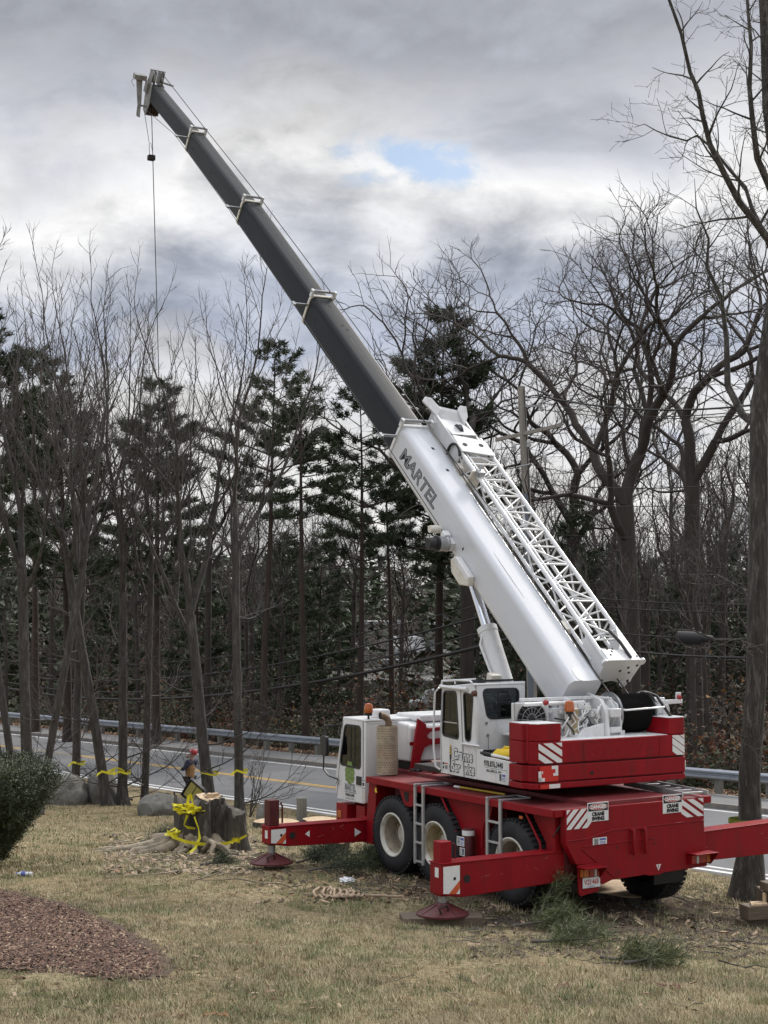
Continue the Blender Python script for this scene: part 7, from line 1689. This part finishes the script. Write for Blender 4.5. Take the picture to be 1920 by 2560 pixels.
def sticks(name, n, region, lmin, lmax, r_, m, seed):
    R_ = random.Random(seed); T = Tubes()
    for _ in range(n):
        px, py = R_.uniform(region[0], region[2]), R_.uniform(region[1], region[3]); p = lawn_hit(px, py); a = R_.uniform(0, 6.28); L = R_.uniform(lmin, lmax)
        q, _ = grow_line((p.x, p.y, 0), (math.cos(a), math.sin(a), 0), L, 5, .18, 0, R_)
        for k in q: k[2] = zgf(k[0], k[1]) + .015 + R_.random() * .05
        T.add(q, [r_ * (1 - .6 * k / 5) for k in range(6)], 4)
    tag(link(bpy.data.objects.new(name, T.mesh(name, m))), kind='stuff')
sticks('fallen_twigs', 34, (1180, 2290, 1420, 2370), .3, 1.1, .006, TWIGG, 1); sticks('fallen_twigs', 40, (240, 2090, 640, 2200), .3, 1.2, .010, ROOTM, 2); sticks('fallen_twigs', 45, (620, 2100, 1000, 2230), .3, 1.0, .009, TWIGG, 3)
sticks('fallen_twigs', 45, (1400, 2240, 1900, 2420), .2, .9, .009, BARK, 4); sticks('fallen_twigs', 30, (60, 2180, 1800, 2540), .1, .5, .004, TWIGG, 5)
for k, (px, py, px2, py2, r_, lab) in enumerate(((1180, 2325, 1250, 2340, .022, 'short dark branch lying in front of the float plank'), (1640, 2352, 1900, 2360, .018, 'long thin branch lying in front of the timber blocks'), (1585, 2272, 1650, 2284, .03, 'thick broken branch lying under the rear of the crane'), (110, 1990, 330, 2003, .07, 'mossy fallen log at the foot of the maples'))):
    p, q = lawn_hit(px, py), lawn_hit(px2, py2); pts = []
    for i in range(6): c = p.lerp(q, i / 5); c.z = zgf(c.x, c.y) + r_ * .8 + .015 * math.sin(i * 2.1); pts.append(c - p)
    tag(MB().path(pts, [r_ * (1 - .08 * i) for i in range(6)], 8).build('fallen_branch', BARK, None, Matrix.Translation(p), 60), lab, 'branch')
# chips and clods on the worn ground
def litter(name, n, region, size, mats, share, seed):
    RN = np.random.default_rng(seed); px = RN.uniform(region[0], region[2], n); py = region[1] + (region[3] - region[1]) * RN.random(n)
    p = [lawn_hit(a, b) for a, b in zip(px[:], py[:])]; scatter_chips(name, np.array(p) + np.array([0, 0, .01]), size, mats, share, .5)
TANL = mat('tan_leaf', (.22, .14, .08)); CLOD = mat('earth_clod', (.060, .044, .031), .95, var=.4, vscale=8)
litter('soil_clods', 1500, (1180, 2215, 1919, 2400), .10, [CLOD, CHIPB, CHIPC], [.72, .18, .10], 5); litter('wood_debris', 1000, (260, 2085, 640, 2190), .12, [CHIPC, ROOTM, CLOD], [.4, .35, .25], 6); litter('wood_debris', 800, (640, 2090, 1100, 2260), .09, [CLOD, CHIPC, TANL], [.5, .2, .3], 7)
litter('leaf_scatter', 800, (0, 2040, 1919, 2555), .065, [TANL, CHIPC, LEAFR], [.5, .25, .25], 8)
def leaf(px, py, s, lab, m=None):
    p = lawn_hit(px, py); R_ = random.Random(px); mb = MB()
    lobes = [(0, 0), (.25, .16), (.35, .42), (.12, .36), (.20, .62), (.42, .80), (.10, .78), (0, 1.0), (-.12, .80), (-.38, .74), (-.2, .58), (-.14, .34), (-.36, .36), (-.22, .12)]
    mb.v = [(x * s, y * s, .02 + s * (.35 * abs(x) * R_.uniform(.5, 1.5) + .12 * math.sin(y * 3))) for x, y in lobes]; mb.f = [list(range(len(lobes)))]; mb.mi = [0]
    tag(mb.build('fallen_leaf', m or LEAFO, None, Matrix.Translation(p) @ Matrix.Rotation(R_.uniform(0, 6), 4, 'Z')), lab, 'leaf', 'dry oak leaves lying on the lawn')
for px, py, s, lab in ((1680, 2472, .17, 'curled russet oak leaf on the lawn near the camera'), (1700, 2480, .13, 'pale dry leaf touching the curled russet one'), (1390, 2472, .14, 'dark red oak leaf below the pine boughs'), (292, 2180, .22, 'tan curled leaf on the lawn left of centre'), (302, 2186, .20, 'tan leaf overlapping the curled one left of centre'), (66, 2452, .13, 'rust red leaf just below the mulch bed'), (590, 2245, .10, 'small russet leaf on the middle of the lawn'), (575, 2550, .13, 'brown leaf at the bottom edge of the lawn'), (1845, 2372, .12, 'pale leaf in front of the timber blocks'), (505, 2550, .14, 'pointed brown leaf at the bottom of the lawn'), (660, 2490, .12, 'curled pale leaf on the near lawn')):
    leaf(px, py, s, lab, LEAFR if 'red' in lab or 'russet' in lab else LEAFO if 'brown' in lab else TANL)
# rope coil, bottle, foil
rp_ = lawn_hit(845, 2243); R_ = random.Random(31); pts = []
for k in range(90):
    t = k / 89; a = t * 31; pts.append(Vector((-.22 + .50 * t + .17 * math.cos(a) * (1 - .4 * t), .34 * math.sin(a) * (1.1 - .7 * t) + .05 * math.sin(k * 2.3), .03 + .05 * abs(math.sin(k * 1.7)) * (1 - .6 * t))))
for k in range(9): pts.append(pts[-1] + Vector((.055, .01 * math.sin(k), -.002)))
tag(MB().path(pts, .019, 7).build('rope_coil', mat('tan_rope', (.36, .27, .19), .9, var=.3, vscale=25, bump=.6, bscale=80), None, Matrix.Translation(rp_), 60), 'tangled heap of tan rope lying on the lawn', 'rope')
bo = lawn_hit(62, 2192); bt = empty('water_bottle', bo, .0, 'crushed clear plastic bottle lying on the lawn near the shrub', 'bottle')
BOT = mat('clear_bottle_plastic', (.66, .68, .70), .15, var=.1, vscale=30)
MB().lathe([(0, -.12), (.033, -.12), (.036, -.10), (.030, -.03), (.037, .0), (.036, .07), (.014, .11), (.014, .125)], (0, 0, .045), 'x', 16).build('bottle_body', BOT, bt, None, 40); MB().lathe([(.0365, -.02), (.038, -.01), (.038, .04), (.0365, .05)], (0, 0, .045), 'x', 16, False).build('bottle_label', BLUEINK, bt, None, 40); MB().lathe([(0, .122), (.017, .122), (.017, .145), (0, .145)], (0, 0, .045), 'x', 12).build('bottle_cap', BLUEINK, bt, None, 40); bt.rotation_euler = (0, 0, 2.9)
fo = lawn_hit(868, 2208); bm = bmesh.new(); bmesh.ops.create_icosphere(bm, subdivisions=3, radius=.10)
for v in bm.verts: v.co *= 1 + .5 * noise.noise(v.co * 25); v.co.z *= .45
me = bpy.data.meshes.new('crumpled_foil'); bm.to_mesh(me); bm.free(); me.materials.append(mat('crumpled_film', (.6, .61, .63), .3, .3)); tag(link(bpy.data.objects.new('crumpled_foil', me), None, Matrix.Translation(fo + Vector((0, 0, .04)))), 'small crumpled white wrapper among the twigs by the front wheel', 'wrapper')

# ------------------------------------------------------------------ people
SKIN = mat('skin', (.45, .27, .20), .6); NAVY = mat('navy_cloth', (.018, .022, .06), .85, var=.2, vscale=9); TANJ = mat('tan_canvas', (.30, .165, .07), .85, var=.15, vscale=9); JEAN = mat('dark_trousers', (.018, .020, .032), .9, var=.2, vscale=9); HELM = mat('red_helmet_shell', (.38, .02, .03), .35, coat=.4)
def skin(name, joints, edges, m, parent, sub=2, root=0):
    me = bpy.data.meshes.new(name); me.from_pydata([j[:3] for j in joints], edges, []); me.materials.append(m)
    o = link(bpy.data.objects.new(name, me), parent); md = o.modifiers.new('skin', 'SKIN'); md.use_smooth_shade = True
    for k, v in enumerate(me.skin_vertices[0].data):
        r_ = joints[k][3]; v.radius = (r_, r_ * (joints[k][4] if len(joints[k]) > 4 else 1)); v.use_root = (k == root)
    s = o.modifiers.new('subdivision', 'SUBSURF'); s.levels = s.render_levels = sub; return o
# x to the person's right, y forward, z up; the torso leans back and the face looks up at the boom
pp = base_at(478, 46.5)
man = empty('person', pp, R(62), 'person in red helmet and blue and tan jacket looking up, one arm raised', 'person')
man.scale = (.9, .9, .9)
body = [(0, 0, .95, .15, .8), (0, -.02, 1.12, .15, .8), (0, -.05, 1.30, .17, .75), (0, -.08, 1.44, .12, .8), (0, -.08, 1.50, .062), (0, -.085, 1.56, .058), (0, -.10, 1.62, .085), (0, -.115, 1.70, .088),
        (.10, 0, .90, .10), (.12, .03, .50, .072), (.12, .0, .10, .052), (.12, .12, .04, .042), (-.10, 0, .90, .10), (-.11, -.05, .50, .072), (-.11, -.09, .10, .052), (-.11, .03, .04, .042)]
b_ = skin('body', body, [(0, 1), (1, 2), (2, 3), (3, 4), (4, 5), (5, 6), (6, 7), (0, 8), (8, 9), (9, 10), (10, 11), (0, 12), (12, 13), (13, 14), (14, 15)], SKIN, man)
skin('jacket', [(0, 0, .80, .19, .85), (0, -.01, .98, .185, .8), (0, -.03, 1.16, .19, .8), (0, -.06, 1.32, .20, .75)], [(0, 1), (1, 2), (2, 3)], TANJ, man)
skin('jacket_yoke', [(0, -.055, 1.29, .205, .78), (0, -.08, 1.42, .15, .8), (.20, -.08, 1.41, .095), (.29, .02, 1.22, .075), (.20, .24, 1.28, .062), (.10, .20, 1.44, .052), (-.20, -.08, 1.41, .095), (-.29, .0, 1.20, .075), (-.16, .20, 1.16, .06), (.02, .25, 1.18, .05)], [(0, 1), (1, 2), (2, 3), (3, 4), (4, 5), (1, 6), (6, 7), (7, 8), (8, 9)], NAVY, man)
skin('trousers', [(0, 0, .92, .165, .85), (.10, .0, .84, .11), (.12, .035, .50, .085), (.12, .0, .12, .07), (-.10, .0, .84, .11), (-.11, -.045, .50, .085), (-.11, -.09, .12, .07)], [(0, 1), (1, 2), (2, 3), (0, 4), (4, 5), (5, 6)], JEAN, man)
for sx, fy in ((.12, .05), (-.11, -.04)): MB().path([(sx, fy - .14, .05), (sx, fy, .055), (sx, fy + .12, .045), (sx, fy + .17, .035)], [.045, .06, .05, .025], 10).build('boot', BLACK, man, None, 60)
def hand(name, c, fw, up, s, parent):
    """palm, four curled fingers of unequal length and a thumb leaving its side"""
    fw, up = Vector(fw).normalized(), Vector(up).normalized(); sd = fw.cross(up).normalized(); mb = MB(); c = Vector(c)
    mb.path([c - fw * .045, c, c + fw * .045], [.026, .040, .036], 8)
    for k, l in enumerate((.07, .08, .075, .058)):
        o = c + fw * .045 + sd * (.030 - .020 * k); mb.path([o, o + fw * l * .5, o + fw * l * .85 - up * l * .35, o + fw * l * .8 - up * l * .7], [.0105, .010, .009, .007], 6)
    o = c + sd * .034 - fw * .02; mb.path([o, o + sd * .03 + fw * .03, o + sd * .025 + fw * .06 - up * .015], [.013, .012, .009], 6); return mb.build(name, SKIN, parent, None, 60)
hand('hand', (.085, .14, 1.56), (-.2, -.4, 1), (0, 1, .2), 1, man); hand('hand', (.08, .27, 1.21), (1, .1, .25), (0, 1, 0), 1, man)
hM = Matrix.Translation((0, -.125, 1.665)) @ Matrix.Rotation(R(38), 4, 'X')
def HD(name, mb, m, sm=50): return mb.build(name, m, man, hM, sm)
HD('head', MB().lathe([(0, -.115), (.04, -.11), (.065, -.07), (.078, 0), (.078, .05), (.06, .10), (0, .125)], (0, .02, .0), 'z', 20), SKIN)
HD('nose', MB().path([(0, .09, .03), (0, .115, -.01), (0, .10, -.02)], [.010, .016, .010], 8), SKIN); HD('eyes', MB().lathe([(0, -.01), (.009, 0), (0, .01)], (.03, .092, .03), 'y', 8).lathe([(0, -.01), (.009, 0), (0, .01)], (-.03, .092, .03), 'y', 8), INK); HD('mouth', MB().box(-.022, .022, .082, .093, -.055, -.048), REDINK); HD('beard', MB().path([(.06, .03, -.05), (.03, .075, -.09), (-.03, .075, -.09), (-.06, .03, -.05)], .022, 8), BARKD)
HD('helmet', MB().lathe([(.118, .035), (.122, .05), (.118, .10), (.095, .155), (.05, .185), (0, .192)], (0, .005, 0), 'z', 24).prism([(-.08, .09, .04), (.08, .09, .04), (.06, .17, .03), (-.06, .17, .03)], (0, 0, .012)), HELM)
for sx in (-1, 1): HD('ear_muff', MB().lathe([(0, 0), (.042, 0), (.045, .02), (.03, .045), (0, .045)] if sx > 0 else [(0, 0), (.042, 0), (.045, -.02), (.03, -.045), (0, -.045)], (sx * .082, .01, .0), 'x', 16), GREYINK)
# operator in the cab, mostly hidden by the glass
op = empty('person', CRM @ SM @ Vector((-.84, 1.80, .36)), CR_AZ - R(2.5), 'crane operator in a pale cap and dark clothes sitting in the cab', 'person')
skin('body', [(0, 0, 0, .15), (0, -.02, .25, .16), (0, -.02, .42, .12), (0, -.01, .50, .055), (0, .0, .60, .085), (0, .0, .67, .085), (.19, -.01, .38, .07), (.25, .12, .16, .055), (.18, .32, .18, .045), (-.19, -.01, .38, .07), (-.25, .12, .16, .055), (-.18, .32, .18, .045), (.10, .25, .02, .09), (.12, .42, -.10, .07), (-.10, .25, .02, .09), (-.12, .42, -.10, .07)], [(0, 1), (1, 2), (2, 3), (3, 4), (4, 5), (2, 6), (6, 7), (7, 8), (2, 9), (9, 10), (10, 11), (0, 12), (12, 13), (0, 14), (14, 15)], SKIN, op)
skin('jacket', [(0, 0, 0, .165), (0, -.02, .25, .18), (0, -.02, .41, .14), (.19, -.01, .38, .085), (.25, .12, .16, .068), (.19, .28, .18, .055), (-.19, -.01, .38, .085), (-.25, .12, .16, .068), (-.19, .28, .18, .055)], [(0, 1), (1, 2), (2, 3), (3, 4), (4, 5), (2, 6), (6, 7), (7, 8)], mat('blue_grey_jacket', (.05, .07, .11), .9), op)
MB().lathe([(.10, .06), (.102, .08), (.095, .12), (.06, .15), (0, .155)], (0, 0, .60), 'z', 20).prism([(-.07, .08, .665), (.07, .08, .665), (.05, .18, .655), (-.05, .18, .655)], (0, 0, .01)).build('cap', mat('pale_cap', (.5, .5, .48), .8), op, None, 40)
# chainsaw and work lamp by the stump
cs = lawn_hit(432, 2018); cs = base_at(430, 42.5)
ch = empty('chainsaw', cs + Vector((0, 0, .25)), .5, 'red chainsaw standing by the low boulder near the stump', 'chainsaw')
REDP = mat('red_plastic', (.30, .012, .03), .4); MB().box(-.22, .12, -.11, .11, -.02, .17).build('engine', REDP, ch, None, None, .03); MB().path([(-.2, -.02, .15), (-.26, 0, .24), (-.12, 0, .30), (.06, 0, .22)], .026, 8).build('handle', PLASTIC, ch, None, 40); MB().prism([(.1, .02, .02), (.6, .02, .05), (.66, .02, .09), (.6, .02, .13), (.1, .02, .12)], (0, .012, 0)).build('guide_bar', STEEL, ch, None, None, .003)
MB().box(-.16, .08, -.12, .12, -.32, -.021).build('stand_block', BARKD, ch)
wl_b = base_at(488, 42.0); lampm = empty('work_lamp', wl_b + Vector((0, 0, .62)), -.25, 'square work lamp with black frame and yellow panel tilted by the stump', 'work lamp')
lampm.rotation_euler = (.3, R(38), -.25)
MB().box(-.23, .23, -.03, .03, -.27, .27).box(-.27, -.23, -.06, .06, -.30, .30).box(.23, .27, -.06, .06, -.30, .30).box(-.23, .23, -.06, .06, .27, .31).box(-.23, .23, -.06, .06, -.31, -.27).build('frame', PLASTIC, lampm, None, None, .01)
MB().box(-.20, .20, -.042, -.031, -.24, .24).build('panel', mat('olive_yellow_panel', (.36, .33, .10), .4), lampm); MB().box(-.01, .01, -.048, -.043, -.24, .24).build('panel_rib', PLASTIC, lampm)
MB().path([(-.25, .05, -.28), (-.5, .1, -.5), (.0, .2, -.95)], .02, 8).path([(.25, .05, -.28), (.55, .1, -.35), (.55, .2, -.6)], .02, 8).build('stand', PLASTIC, lampm, None, 40)
